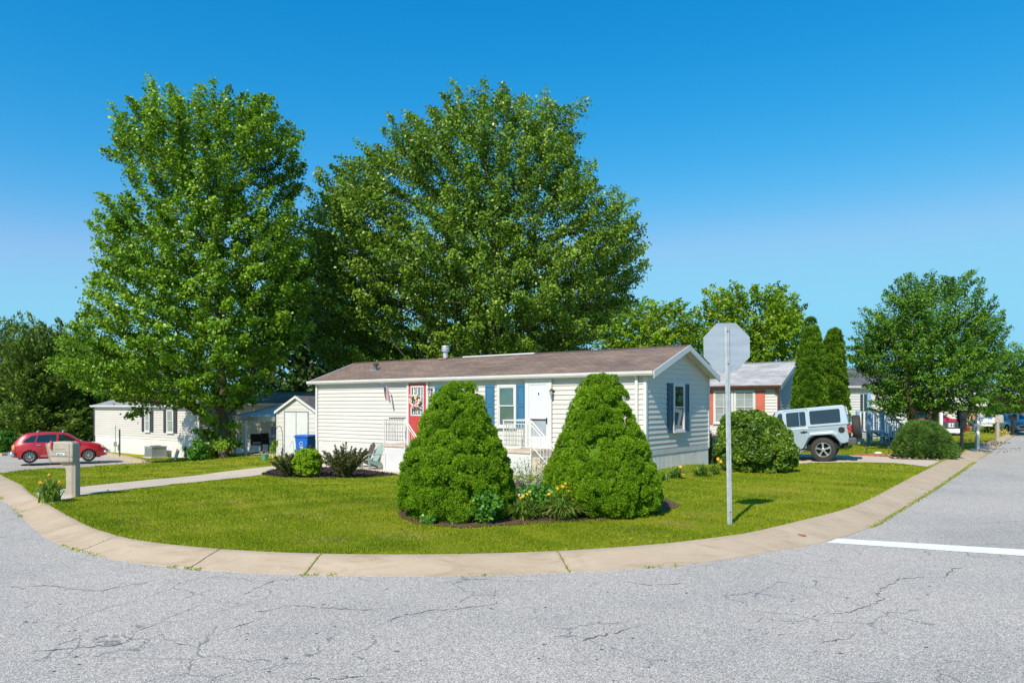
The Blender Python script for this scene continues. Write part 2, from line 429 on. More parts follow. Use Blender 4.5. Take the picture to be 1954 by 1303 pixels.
# stop line
sl = [G(1577, 1034.5, -.116), G(1598, 1026.8, -.116), G(1954, 1048, -.116), G(2300, 1070, -.116), G(2300, 1083, -.116), G(1954, 1060, -.116)]
ml = MB(); ml.add([(p[0], p[1], -.1155) for p in sl], [tuple(range(6))]); o = ml.build("stop_line", WLINE); o['kind'] = 'structure'
if o.data.polygons[0].normal.z < 0: o.data.flip_normals()
# cracks in the asphalt, followed from the photograph
cracks_px = [[(530, 1101), (512, 1112), (488, 1121), (470, 1132), (440, 1141)], [(470, 1172), (500, 1165), (560, 1154), (620, 1160), (690, 1163), (740, 1165)],
             [(945, 1118), (943, 1136), (948, 1150), (920, 1155), (880, 1160), (820, 1165), (775, 1174), (748, 1181), (740, 1197)], [(320, 1120), (315, 1130), (322, 1138)],
             [(0, 1117), (40, 1119), (90, 1116), (140, 1124), (190, 1127), (230, 1118), (270, 1112), (310, 1102)], [(25, 1252), (70, 1241), (130, 1236), (200, 1233), (240, 1224), (268, 1200), (300, 1190), (325, 1176), (350, 1165), (385, 1152)],
             [(268, 1200), (275, 1190), (285, 1182)], [(420, 1205), (450, 1195), (490, 1183), (508, 1174)], [(300, 1195), (310, 1215), (340, 1228), (385, 1233)], [(200, 1040), (150, 1030)],
             [(345, 1146), (365, 1135), (395, 1126), (420, 1118)], [(560, 1290), (620, 1297), (690, 1290), (740, 1283)], [(975, 1152), (1000, 1158), (1040, 1165), (1080, 1162)],
             [(1380, 1137), (1440, 1129), (1490, 1138), (1540, 1148), (1580, 1158)], [(1560, 1171), (1620, 1166), (1660, 1155), (1690, 1142), (1672, 1134), (1690, 1118), (1715, 1104), (1760, 1101), (1805, 1102)],
             [(1630, 1093), (1660, 1100), (1695, 1102)], [(1805, 1102), (1820, 1085), (1850, 1078)], [(1820, 912), (1880, 915), (1954, 918)], [(1560, 1225), (1600, 1220), (1640, 1213)], [(1450, 1208), (1490, 1209), (1540, 1208)],
             [(1180, 1108), (1240, 1116), (1300, 1112), (1330, 1120)], [(1100, 1230), (1130, 1214), (1180, 1205), (1230, 1190)]]
rc = random.Random(4); cm = MB()
for ch in cracks_px:
    pts = [G(x, y, -.117) for x, y in ch]; fine = []
    for a, b in zip(pts, pts[1:]):
        k = max(2, int(math.dist(a, b) / .05))
        for j in range(k): fine.append([a[0] + (b[0] - a[0]) * j / k + rc.gauss(0, .011), a[1] + (b[1] - a[1]) * j / k + rc.gauss(0, .018)])
    o0 = len(cm.v); n = len(fine)
    for i, p in enumerate(fine):
        w = (.002 + .006 * rc.random() ** 2) * (1 if 2 < i < n - 3 else .3) * max(1.0, p[1] / 8)
        cm.v += [(p[0] - w * .5, p[1] + w * 1.25, -.1168), (p[0] + w * .5, p[1] - w * 1.25, -.1168)]
    for i in range(n - 1):
        if rc.random() < .05: continue
        q = o0 + 2 * i; cm.f.append((q, q + 1, q + 3, q + 2))
for _ in range(70):                                     # specks, pits and bits of grit
    p = G(rc.uniform(0, 1954), rc.uniform(1110, 1300), -.117); a = rc.uniform(.006, .022)
    k = [(p[0] + a * math.cos(t) * rc.uniform(.5, 1.6), p[1] + a * math.sin(t) * rc.uniform(.4, 1), -.1167) for t in [i * math.pi / 3 for i in range(6)]]
    cm.add(k, [tuple(range(6))])
o = cm.build("asphalt_cracks", M("crack_fill", (.085, .085, .085), .9), recalc=False); o['kind'] = 'structure'

# ------------------------------------------------------------------ grass blades
GRASS = leafmat("grass_blades", (.10, .20, .010), (.42, .455, .022), .35, .6, .33, .12, tip=(.58, .52, .09))
holes = [path, drive, bed, bed2, bed3]
rng = np.random.default_rng(3)
def grass(name, ylo, yhi, dens, hgt, wid, xr=None):
    xa, xb = (xr if xr else (-yhi * .78, yhi * .78)); n = int((xb - xa) * (yhi - ylo) * dens)
    x = rng.uniform(xa, xb, n); y = rng.uniform(ylo, yhi, n)
    k = pip(lawn_poly, x, y) & (np.abs(x) < y * .78 + 1)
    for hp in holes: k &= ~pip(hp, x, y)
    # patchy turf: thin and thick places
    pt = np.sin(x * 1.7 + 1.3 * np.sin(y * 1.1)) * np.sin(y * 2.3 + np.sin(x * .9)) + .6 * np.sin(x * 5.1 + y * 3.7 + 2 * np.sin(x * 1.3)) + .5 * np.sin(x * .55 + .8 * np.sin(y * .5)) * np.sin(y * .8 + x * .3) + .35 * np.sign(np.sin((x * .6 - y * .8) * 5.6))
    k &= rng.random(n) < .74 + .24 * pt
    x, y, pt = x[k], y[k], pt[k]; n = len(x)
    P = np.stack([x, y, H(x, y) - .005], 1); T = nrm(rng.normal(0, .55, (n, 3)) * [1, 1, .3] + [0, 0, 1])
    L = hgt * rng.uniform(.5, 1.3, n) * (1 + .25 * pt); W = wid * rng.uniform(.7, 1.3, n)
    return leafquads(rng, P, T, rsph(rng, n), L, W, .1, True), np.clip(.42 - .13 * pt + rng.normal(0, .24, n), 0, 1)
gs = [grass('', 8.8, 11, 5200, .042, .0065), grass('', 11, 14, 2900, .040, .009), grass('', 14, 19, 1300, .038, .014), grass('', 19, 27, 480, .038, .024), grass('', 27, 42, 130, .04, .045)]
V = np.concatenate([g[0] for g in gs]); vv = np.concatenate([g[1] for g in gs])
tag(quads_object("grass", V, GRASS, None, vv), "short mown green grass of the corner lawn inside the kerb", "grass", kind='stuff')
# weeds and ragged turf along the kerb, inside its joints and along the asphalt edge
ws = []
def strip_pts(i, t): return kpt(i, t, 0)
n = 26000; ii = rng.integers(0, len(cross) - 1, n); P = np.array([kpt(i, -.02 + .0 * i, 0) for i in ii]); P[:, :2] += rng.normal(0, .022, (n, 2)); P[:, 2] -= .01
k_ = (P[:, 1] < 34) & (P[:, 0] > lawn_left[0]); P = P[k_]; n = len(P)
Lk = rng.uniform(.03, .075, n); ws.append((leafquads(rng, P, nrm(rng.normal(0, .6, (n, 3)) * [1, 1, .2] + [0, 0, .8]), rsph(rng, n), Lk, .009 * np.maximum(1, P[:, 1] / 10), .1, True), rng.random(n)))
for j in jidx + [cuts[-1] - 1]:
    cnt = rc.choice([30, 60, 120]); t = rng.random(cnt) ** 1.5 if rc.random() < .5 else 1 - rng.random(cnt) ** 1.5
    P = np.array([kpt(j, tt, np.interp(tt, [q[0] for q in prof], [q[1] for q in prof]) - .02) for tt in t]) + rng.normal(0, .006, (cnt, 3)) * [1, 1, 0]
    ws.append((leafquads(rng, P, nrm(rng.normal(0, .6, (cnt, 3)) * [1, 1, .2] + [0, 0, .8]), rsph(rng, cnt), rng.uniform(.03, .06, cnt), .007, .1, True), rng.random(cnt)))
for a_px, b_px, cnt in ((1660, 1860, 2000), (120, 200, 150), (325, 385, 130), (-20, 80, 300), (1870, 1950, 900), (560, 640, 60), (880, 960, 30), (1215, 1290, 60)):
    ids = [i for i in range(len(cross)) if a_px <= ppx(cross[i][1]) <= b_px]
    if not ids: continue
    base_i = rng.choice(ids, cnt)
    if a_px < 400 or 500 < a_px < 1500: cc = rng.choice(ids, 6); base_i = np.clip(rng.choice(cc, cnt) + rng.normal(0, 1.6, cnt).astype(int), min(ids), max(ids))
    P = np.array([kpt(i, 1.0, -.118) for i in base_i]); P[:, :2] += rng.normal(0, .03, (cnt, 2))
    ws.append((leafquads(rng, P, nrm(rng.normal(0, .8, (cnt, 3)) * [1, 1, .2] + [0, 0, .7]), rsph(rng, cnt), rng.uniform(.02, .05, cnt), .010 * (1.8 if a_px > 1600 else 1), .1, True), rng.random(cnt)))
V = np.concatenate([w[0] for w in ws]); vv = np.concatenate([w[1] for w in ws])
tag(quads_object("weeds", V, GRASS, None, vv), "tufts of weeds and ragged grass along the kerb edge and its joints", "weeds", kind='stuff')

# ------------------------------------------------------------------ houses
def mat_siding(name, c, groove=True):
    m, n, l, p = nt(name)
    a = rampn(n, l, noise(n, l, .8, 6, stretch=(1, 1, .35)), [(.3, tuple(v * .93 for v in c)), (.7, c)])
    s = rampn(n, l, noise(n, l, 2.2, 7, rough=.7, stretch=(2.5, 2.5, .5)), [(.6, (1, 1, 1)), (.82, (.87, .88, .83))])
    l.new(mix(n, l, a, s, 1.0, 'MULTIPLY'), p.inputs['Base Color']); p.inputs['Roughness'].default_value = .5
    bump(n, l, noise(n, l, 60, 3, stretch=(.3, .3, 3)), .12, .004, p)
    return m
def mat_shingle(name, a, b, tint):
    m, n, l, p = nt(name)
    tc = n.new("ShaderNodeTexCoord"); br = n.new("ShaderNodeTexBrick"); l.new(tc.outputs['UV'], br.inputs['Vector'])
    br.inputs['Scale'].default_value = 1; br.inputs['Brick Width'].default_value = .30; br.inputs['Row Height'].default_value = .14
    br.inputs['Mortar Size'].default_value = .008; br.inputs['Color1'].default_value = (*a, 1); br.inputs['Color2'].default_value = (*b, 1)
    br.inputs['Mortar'].default_value = (*[v * .55 for v in a], 1); br.inputs['Bias'].default_value = .1
    f = rampn(n, l, noise(n, l, 1.1, 7, rough=.65, stretch=(.6, 1.5, 1)), [(.35, (.62, .62, .62)), (.7, tint)])
    g = rampn(n, l, noise(n, l, 70, 4), [(.3, (.75, .75, .75)), (.7, (1.2, 1.2, 1.2))])
    c = mix(n, l, mix(n, l, br.outputs['Color'], f, 1.0, 'MULTIPLY'), g, 1.0, 'MULTIPLY')
    l.new(c, p.inputs['Base Color']); p.inputs['Roughness'].default_value = .9
    bump(n, l, br.outputs['Fac'], -.6, .012, p)
    return m
def mat_glass(name, tint, rough=.04, var=.3):
    m, n, l, p = nt(name)
    l.new(rampn(n, l, noise(n, l, 1.6, 3), [(.35, tuple(v * (1 - var) for v in tint)), (.7, tint)]), p.inputs['Base Color'])
    p.inputs['Roughness'].default_value = rough; p.inputs['Specular IOR Level'].default_value = .9; p.inputs['Coat Weight'].default_value = 1; p.inputs['Coat Roughness'].default_value = .01
    return m
SID = mat_siding("cream_siding", (.65, .625, .585)); SIDE_L = mat_siding("tan_siding", (.63, .595, .54)); SID_W = mat_siding("white_siding", (.64, .635, .61)); SID_B = mat_siding("blue_grey_and_shaded_siding", (.36, .44, .50))
SHING = mat_shingle("brown_shingle", (.21, .148, .12), (.28, .205, .165), (1.12, 1.08, 1.03)); SHING_G = mat_shingle("grey_shingle", (.42, .43, .44), (.56, .57, .58), (1.05, 1.05, 1.05)); SHING_D = mat_shingle("dark_shingle", (.11, .115, .125), (.17, .175, .18), (1.1, 1.1, 1.1))
SHING_T = mat_shingle("tan_shingle", (.24, .19, .14), (.3, .24, .18), (1.1, 1.1, 1.1))
TRIM = M("white_trim", (.67, .675, .67), .4, var=.07); ALUM = M("grey_aluminium", (.42, .44, .46), .35, .6); DARKJ = M("dark_gap", (.04, .04, .045), .7)
BLUE = M("blue_shutter_paint", (.045, .165, .30), .45, var=.12, vscale=6); BLUE_D = M("blue_shutter_paint_shaded", (.03, .085, .15), .45); SLATE = M("slate_shutter_paint", (.045, .05, .06), .5); CORAL = M("coral_shutter_paint", (.56, .145, .095), .55)
RED = M("red_door_paint", (.50, .06, .055), .45, var=.08); BLIND = M("white_blind", (.62, .66, .66), .6, var=.04); GLASS = mat_glass("window_glass", (.10, .17, .155)); GLASS2 = mat_glass("pale_window_glass", (.36, .42, .42)); GLASS3 = mat_glass("dark_window_glass", (.02, .025, .03))
BROWN = M("brown_metal", (.12, .05, .035), .4); GALV = M("galvanised_steel", (.58, .61, .63), .4, .45, var=.18, vscale=9); BRICK = M("orange_brick", (.48, .2, .12), .85, var=.35, vscale=14)
RAILM = M("white_rail_metal", (.72, .72, .70), .4, var=.14, vscale=12)

class House:
    def __init__(s, name, A, ang, L, W, z0, z1, label, cat, group=None):
        """A: front left corner; x runs along the front, y to the back, floor line z0, eaves z1 (world heights)"""
        s.A = A; s.ang = ang; s.L = L; s.W = W; s.z0 = z0; s.z1 = z1
        s.u = (math.cos(ang), math.sin(ang)); s.v = (-math.sin(ang), math.cos(ang))
        s.root = empty(name, (A[0], A[1], 0), ang, label, cat, group)
    def world(s, x, y): return (s.A[0] + s.u[0] * x + s.v[0] * y, s.A[1] + s.u[1] * x + s.v[1] * y)
    def P(s, px, py, out=0.0):
        """local x and height of a feature on the front plane (moved out by `out`)"""
        k = (px - CX) / F; ax = s.A[0] - s.v[0] * out; ay = s.A[1] - s.v[1] * out
        t = (k * ay - ax) / (s.u[0] - k * s.u[1]); d = ay + s.u[1] * t
        return t, CAMZ - (py - HY) / F * d
    def PE(s, px, py, out=0.0):
        """local y and height on the right end wall"""
        k = (px - CX) / F; ex, ey = s.world(s.L + out, 0)
        t = (k * ey - ex) / (s.v[0] - k * s.v[1]); d = ey + s.v[1] * t
        return t, CAMZ - (py - HY) / F * d
    def siding(s, wall, mat, z0, z1, lap=.147, gable=0.0, name="wall"):
        """lapped boards; wall in front / right / back / left"""
        m = MB(); n = max(1, round((z1 - z0) / lap)); lap = (z1 - z0) / n; L = s.L if wall in ('front', 'back') else s.W
        def pt(a, z, o):
            return {'front': (a, -o, z), 'back': (L - a, s.W + o, z), 'right': (s.L + o, a, z), 'left': (-o, L - a, z)}[wall]
        rows = n + (int(gable / lap) + 1 if gable else 0)
        for i in range(rows):
            za = z0 + i * lap; zb = za + lap; ins = insb = 0
            if za >= z1 - 1e-6:
                ins = (za - z1) / gable * L / 2; insb = (zb - z1) / gable * L / 2
                if ins >= L / 2: break
                if insb > L / 2: insb = L / 2 - .001; zb = z1 + gable
            m.add([pt(ins, za, .030), pt(L - ins, za, .030), pt(L - insb, zb, .003), pt(insb, zb, .003)], [(0, 1, 2, 3)])
            m.add([pt(ins, za, .001), pt(L - ins, za, .001), pt(L - ins, za, .030), pt(ins, za, .030)], [(0, 1, 2, 3)])
        return m.build(name, mat, s.root, recalc=False)
    def box(s, name, mat, x0, x1, y0, y1, z0, z1, parent=None, **kw):
        return MB().box(x0, x1, y0, y1, z0, z1).build(name, mat, parent or s.root, **kw)
    def roof(s, mat, rise, eave=.16, rake=.35, soffit=TRIM, th=.07):
        r = rise; W2 = s.W / 2; sl = r / W2; ov = eave * sl; zt = s.z1 + .05
        x0, x1 = -rake, s.L + rake
        me = bpy.data.meshes.new("roof")
        pts = [(x0, -eave, zt - ov), (x1, -eave, zt - ov), (x1, W2, zt + r), (x0, W2, zt + r), (x1, s.W + eave, zt - ov), (x0, s.W + eave, zt - ov)]
        low = [(p[0], p[1], p[2] - th) for p in pts]; v = pts + low
        f = [(0, 1, 2, 3), (3, 2, 4, 5), (7, 6, 9, 8), (8, 9, 11, 10), (0, 6, 7, 1), (4, 10, 11, 5), (1, 7, 8, 2), (2, 8, 10, 4), (0, 3, 9, 6), (3, 5, 11, 9)]
        me.from_pydata(v, [], f); uv = me.uv_layers.new(name="UVMap")
        sll = math.hypot(1, sl)
        for pl in me.polygons:
            for li in pl.loop_indices:
                p = v[me.loops[li].vertex_index]; uv.data[li].uv = (p[0], (p[1] if p[1] <= W2 + .01 else s.W - p[1]) * sll)
        me.materials.append(mat); o = bpy.data.objects.new("roof", me); col.objects.link(o); o.parent = s.root
        # fascia boards along both gable rakes, gutter at the front eave, ridge cap
        for xx, nm in ((x1, "rake_board"), (x0, "rake_board")):
            m = MB(); a, b = (xx - .02, xx + .012) if xx > 0 else (xx - .012, xx + .02)
            for sgn in (0, 1):
                y0 = -eave - .02 if sgn == 0 else s.W + eave + .02; z_ = zt - ov
                m.prism([(y0, z_ - .19), (W2, zt + r - .17), (W2, zt + r + .012), (y0, z_ + .012)], a, b, 'x')
            m.build(nm, soffit, s.root, recalc=True)
        if rake > .1:
            m = MB()
            for ya, yb in ((-eave, W2), (s.W + eave, W2)):
                m.add([(s.L + .005, ya, zt - ov - th - .01), (x1 - .02, ya, zt - ov - th - .01), (x1 - .02, yb, zt + r - th - .01), (s.L + .005, yb, zt + r - th - .01)], [(0, 1, 2, 3)])
            m.build("soffit", soffit, s.root)
        g = MB(); yy = -eave
        g.prism([(yy + .005, zt - ov - .10), (yy - .07, zt - ov - .10), (yy - .105, zt - ov - .05), (yy - .105, zt - ov + .005), (yy - .12, zt - ov + .012), (yy - .12, zt - ov - .002), (yy - .115, zt - ov - .06), (yy - .08, zt - ov - .115), (yy + .005, zt - ov - .115)], x0, x1, 'x')
        g.box(x0, x1, yy + .006, -.02, zt - ov - .11, zt - ov - .095)
        g.build("gutter", TRIM, s.root)
        c = MB(); c.prism([(W2 - .12, zt + r - .12 * sl + .01), (W2, zt + r + .018), (W2 + .12, zt + r - .12 * sl + .01), (W2, zt + r + .002)], x0 + .01, x1 - .01, 'x'); c.build("ridge_cap", mat, s.root)
        return o
    def window(s, xa, xb, za, zb, wall='front', glass=GLASS, fr=.07, mull=True, grid=None, parts=1, curtain=False):
        o = empty("window", (0, 0, 0)); o.parent = s.root
        if wall == 'right': T = lambda m: [setattr(m, 'v', [(s.L + -p[1], p[0], p[2]) for p in m.v])]
        else: T = lambda m: None
        m = MB(); pr = -.085
        m.box(xa - fr, xb + fr, pr, .0, za - fr, za); m.box(xa - fr, xb + fr, pr, .0, zb, zb + fr)
        m.box(xa - fr, xa, pr, .0, za, zb); m.box(xb, xb + fr, pr, .0, za, zb); T(m); m.build("frame", TRIM, o, bevel=.006)
        m = MB(); m.box(xa - fr - .02, xb + fr + .02, pr - .03, pr - .001, za - fr - .02, za - fr + .02); T(m); m.build("sill", TRIM, o, bevel=.004)
        zc = (za + zb) / 2; w = (xb - xa) / parts
        for i in range(parts):
            a, b = xa + i * w + .002, xa + (i + 1) * w - .002
            for (z_a, z_b, off, nm) in ((zc, zb, -.066, "upper_sash"), (za, zc + .03, -.046, "lower_sash")):
                m = MB(); t = .035
                m.box(a, b, off - .012, off, z_a, z_a + t); m.box(a, b, off - .012, off, z_b - t, z_b); m.box(a, a + t, off - .012, off, z_a + t, z_b - t); m.box(b - t, b, off - .012, off, z_a + t, z_b - t)
                if grid:
                    for j in range(1, grid[0]): xx = a + (b - a) * j / grid[0]; m.box(xx - .009, xx + .009, off - .010, off - .002, z_a + t, z_b - t)
                    for j in range(1, grid[1]): zz = z_a + (z_b - z_a) * j / grid[1]; m.box(a + t, b - t, off - .0105, off - .0025, zz - .009, zz + .009)
                T(m); m.build(nm, TRIM, o)
                m = MB(); m.box(a + t - .003, b - t + .003, off + .002, off + .006, z_a + t - .003, z_b - t + .003); T(m); m.build("pane", glass, o)
        return o
    def shutter(s, xa, xb, za, zb, mat, wall='front', louvre=False):
        m = MB(); m.box(xa, xb, -.05, -.0, za, zb); t = .05
        zc = (za + zb) / 2
        for (a, b, c, d) in ((xa, xa + t, za, zb), (xb - t, xb, za, zb), (xa + t, xb - t, za, za + t * 1.4), (xa + t, xb - t, zb - t * 1.4, zb), (xa + t, xb - t, zc - t * .6, zc + t * .6)): m.box(a, b, -.066, -.049, c, d)
        m.box(xa + t * 1.5, xb - t * 1.5, -.061, -.049, za + t * 2.2, zc - t * 1.3); m.box(xa + t * 1.5, xb - t * 1.5, -.061, -.049, zc + t * 1.3, zb - t * 2.2)
        if wall == 'right': m.v = [(s.L - p[1], p[0], p[2]) for p in m.v]
        return m.build("shutter", mat, s.root, bevel=.004)
    def lamp(s, x, z):
        o = empty("wall_lamp", (x, -.02, z)); o.parent = s.root
        m = MB().lathe([(.05, -.0), (.05, -.015), (.02, -.03)], axis='y', n=12); m.tube([(0, -.02, 0), (0, -.08, .07), (0, -.14, .07), (0, -.15, .04)], .011, 6); m.build("bracket", BLACK, o)
        m = MB().lathe([(.015, .05), (.055, .02), (.062, .0)], (0, -.15, 0), 8); m.lathe([(.012, -.15), (.04, -.14), (.05, -.135)], (0, -.15, 0), 8); m.build("cap", BLACK, o)
        m = MB().lathe([(.036, -.13), (.05, .0)], (0, -.15, 0), 8); m.build("lamp_glass", GLASS2, o)
        return o

# ---- the cream mobile home on the corner
A = (-8.09, 29.9); ANG = math.atan2(-.604, .797); L = 15.0; W = 4.67
hm = House("mobile_home", A, ANG, L, W, .44, 2.86, "cream sided home on the corner lot with brown roof, red door and blue shutters", "house")
hm.siding('front', SID, .44, 2.80, .147, name="front_wall"); hm.siding('right', SID, .44, 2.86, .147, gable=.80, name="end_wall")
hm.siding('left', SID, .44, 2.86, .147, gable=.80, name="end_wall"); hm.siding('back', SID, .44, 2.86, name="back_wall")
hm.box("wall_core", SID, .01, L - .01, .01, W - .01, -.6, 2.85)
hm.box("frieze_board", TRIM, 0, L, -.034, 0, 2.70, 2.83)
hm.roof(SHING, .84, .16, .35)
# skirting: smooth white at the front, ribbed at the end
m = MB(); m.box(0, L, -.006, .0, -.8, .44); m.box(0, L, -.025, -.006, .43, .455)
for i in range(1, 12): m.box(i * 1.25, i * 1.25 + .006, -.0075, -.006, -.8, .42)
m.build("skirting", M("white_skirting", (.64, .63, .61), .5, var=.08, vscale=2), hm.root)
m = MB(); n = 52
for i in range(n):
    y0 = W * i / n; m.add([(L + .004, y0, -.5), (L + .004, y0, .43), (L + .02, y0 + .02, .43), (L + .02, y0 + .02, -.5), (L + .02, y0 + .055, .43), (L + .02, y0 + .055, -.5), (L + .004, y0 + W / n, .43), (L + .004, y0 + W / n, -.5)], [(0, 1, 2, 3), (3, 2, 4, 5), (5, 4, 6, 7)])
m.box(L, L + .03, 0, W, .41, .56); m.build("skirting", M("grey_white_skirting", (.62, .64, .65), .5), hm.root)
for (x, y) in ((0, -.0), (L - .0, -.0), (L, W)): MB().box(x - .055, x + .042, y - .042 if y < 1 else y - .05, y + .05 if y < 1 else y + .042, .44, 2.82).build("corner_trim", TRIM, hm.root)
t0, z_ = hm.P(1217, 720)                                  # downpipe at the near corner, and at the far left
m = MB(); m.box(t0 - .05, t0 + .04, -.10, -.031, -.1, 2.70); m.tube([(t0, -.2, 2.77), (t0, -.14, 2.72), (t0, -.07, 2.66)], .04, 8); m.build("downpipe", TRIM, hm.root, bevel=.01)
m = MB(); m.box(.02, .10, -.09, -.031, -.4, 2.70); m.build("downpipe", TRIM, hm.root, bevel=.01)
def on_front(px0, px1, py0, py1):
    a, zt = hm.P(px0, py0); b, _ = hm.P(px1, py0); _, zb = hm.P((px0 + px1) / 2, py1); _, zt = hm.P((px0 + px1) / 2, py0); return a, b, zb, zt
# red door with nine-pane light and wreath
a, b, zb, zt = on_front(782.5, 816, 729, 855); zb = .5; zt -= .03
dr = empty("red_door", (0, -.028, 0)); dr.parent = hm.root; dr['label'] = "red front door with a white framed window"
m = MB(); fr = .09; m.box(a - fr, a, -.06, 0, zb, zt + fr); m.box(b, b + fr, -.06, 0, zb, zt + fr); m.box(a, b, -.06, 0, zt, zt + fr); m.build("frame", TRIM, dr, bevel=.005)
m = MB(); m.box(a + .003, b - .003, -.045, -.01, zb, zt - .003); 
for q in (0, 1):
    xx = a + .13 + q * .36; m.box(xx, xx + .29, -.052, -.044, zb + .15, zb + .75)
m.build("door_leaf", RED, dr, bevel=.004)
m = MB(); wa, wb, wc, wd = a + .17, b - .17, zt - 1.15, zt - .16
m.box(wa - .05, wa, -.062, -.044, wc - .05, wd + .05); m.box(wb, wb + .05, -.062, -.044, wc - .05, wd + .05); m.box(wa, wb, -.062, -.044, wc - .05, wc); m.box(wa, wb, -.062, -.044, wd, wd + .05)
for j in (1, 2): xx = wa + (wb - wa) * j / 3; m.box(xx - .012, xx + .012, -.058, -.046, wc, wd); zz = wc + (wd - wc) * j / 3; m.box(wa, wb, -.0575, -.0465, zz - .012, zz + .012)
m.build("glazing_bars", TRIM, dr)
m = MB(); m.box(wa, wb, -.0485, -.0455, wc, wd); m.build("pane", GLASS3, dr)
m = MB(); 
for j in range(3): xx = wa + (wb - wa) * (j + .5) / 3; m.box(xx - .035, xx + .03, -.0515, -.049, wc + .02, wd - .02)
m.build("curtain", BLIND, dr)
m = MB().sphere((b - .07, -.075, zb + 1.0), .035); m.sphere((b - .07, -.06, zb + 1.13), .022); m.build("handle", GALV, dr, smooth=True)
# wreath
t, z_ = hm.P(797, 765); wr = empty("flower_wreath", (*hm.world(t, -.14), z_ - .02), ANG, "round wreath of pink, cream and white flowers hanging on the red door", "wreath")
rg = np.random.default_rng(8)
an = rg.uniform(0, 2 * np.pi, 420); rr = .20 + rg.normal(0, .03, 420)
P_ = np.stack([rr * np.cos(an), rg.uniform(-.05, .02, 420), rr * np.sin(an)], 1)
quads_object("foliage", leafquads(rg, P_, rsph(rg, 420), rsph(rg, 420), .06, .025), M("wreath_green", (.09, .14, .05), .7), wr)
an = rg.uniform(0, 2 * np.pi, 70); rr = .20 + rg.normal(0, .05, 70)
for nm, mt, sl_ in (("pink_flower", M("pink_petal", (.75, .28, .33), .7), slice(0, 28)), ("cream_flower", M("cream_petal", (.78, .68, .45), .7), slice(28, 70))):
    m = MB()
    for a_, r_ in zip(an[sl_], rr[sl_]): m.sphere((r_ * math.cos(a_), -.05 + rg.uniform(-.02, .02), r_ * math.sin(a_)), rg.uniform(.025, .045), 7, 4, (1, .6, 1))
    m.build(nm, mt, wr)
# white storm door
a, b, zb, zt = on_front(1011, 1048.5, 727, 855); zt -= .02
dr = empty("storm_door", (0, -.036, 0)); dr.parent = hm.root; dr['label'] = "white front door behind a glazed storm door"
m = MB(); m.box(a - .13, a, -.055, 0, zb, zt + .1); m.box(b, b + .13, -.055, 0, zb, zt + .1); m.box(a, b, -.055, 0, zt, zt + .1); m.build("frame", TRIM, dr, bevel=.005)
m = MB(); zc = zb + (zt - zb) * .45
m.box(a + .004, a + .07, -.05, -.02, zb, zt); m.box(b - .07, b - .004, -.05, -.02, zb, zt); m.box(a + .07, b - .07, -.05, -.02, zt - .09, zt); m.box(a + .07, b - .07, -.05, -.02, zb, zb + .38); m.box(a + .07, b - .07, -.05, -.02, zc - .02, zc + .02)
m.build("storm_frame", TRIM, dr, bevel=.003)
m = MB(); m.box(a + .066, b - .066, -.034, -.03, zc + .018, zt - .088); m.build("upper_pane", M("white_door_behind_glass", (.66, .72, .76), .08, var=.04), dr)
m = MB(); m.box(a + .066, b - .066, -.034, -.03, zb + .378, zc - .018); m.build("lower_pane", M("grey_screen_glass", (.34, .40, .44), .12, var=.1), dr)
m = MB(); m.box(a + .068, b - .068, -.04, -.035, zc - .075, zc - .021); m.build("dark_bar", DARKJ, dr)
m = MB(); m.box(b - .055, b - .025, -.09, -.05, zc - .16, zc + .02); m.build("handle", BLACK, dr)
m = MB().lathe([(.022, -.0), (.026, -.008), (.008, -.012)], (a + (b - a) * .52, -.035, zt - .37), 10, 'y'); m.box(a + (b - a) * .5, a + (b - a) * .55, -.045, -.036, zt - .43, zt - .40); m.build("knocker", BLACK, dr)
# windows and shutters on the front
a, b, zb, zt = on_front(954, 984, 738, 812); hm.window(a, b, zb, zt, glass=GLASS)
sa, sb, _, _ = on_front(928, 944.5, 0, 0); hm.shutter(sa, sb, zb - .06, zt + .06, BLUE)
sa, sb, _, _ = on_front(987, 1004, 0, 0); hm.shutter(sa + .02, sb + .02, zb - .06, zt + .06, BLUE)
wA, _ = hm.P(851, 740); wB, _ = hm.P(886, 740); hm.window(wA, wB, zb, zt, glass=GLASS)
sa, sb, _, _ = on_front(834, 849, 0, 0); hm.shutter(sa - .06, sb - .04, zb - .06, zt + .06, BLUE)
sa, sb, _, _ = on_front(890, 905, 0, 0); hm.shutter(sa, sb, zb - .06, zt + .06, BLUE)
t, z_ = hm.P(825, 744); hm.lamp(t, z_); t, z_ = hm.P(1057, 746); hm.lamp(t, z_)
# end window
ya, zt = hm.PE(1283, 735); yb, zt2 = hm.PE(1301, 736); _, zb = hm.PE(1292, 820)
hm.window(ya, yb, zb, (zt + zt2) / 2, wall='right', glass=mat_glass("reflecting_glass", (.045, .06, .05)))
za_, zb_ = zb - .06, (zt + zt2) / 2 + .06
hm.shutter(ya - .42, ya - .09, za_, zb_, BLUE_D, 'right'); hm.shutter(yb + .09, yb + .44, za_, zb_, BLUE_D, 'right')  # end-wall shutters: the shade there is put into a darker blue
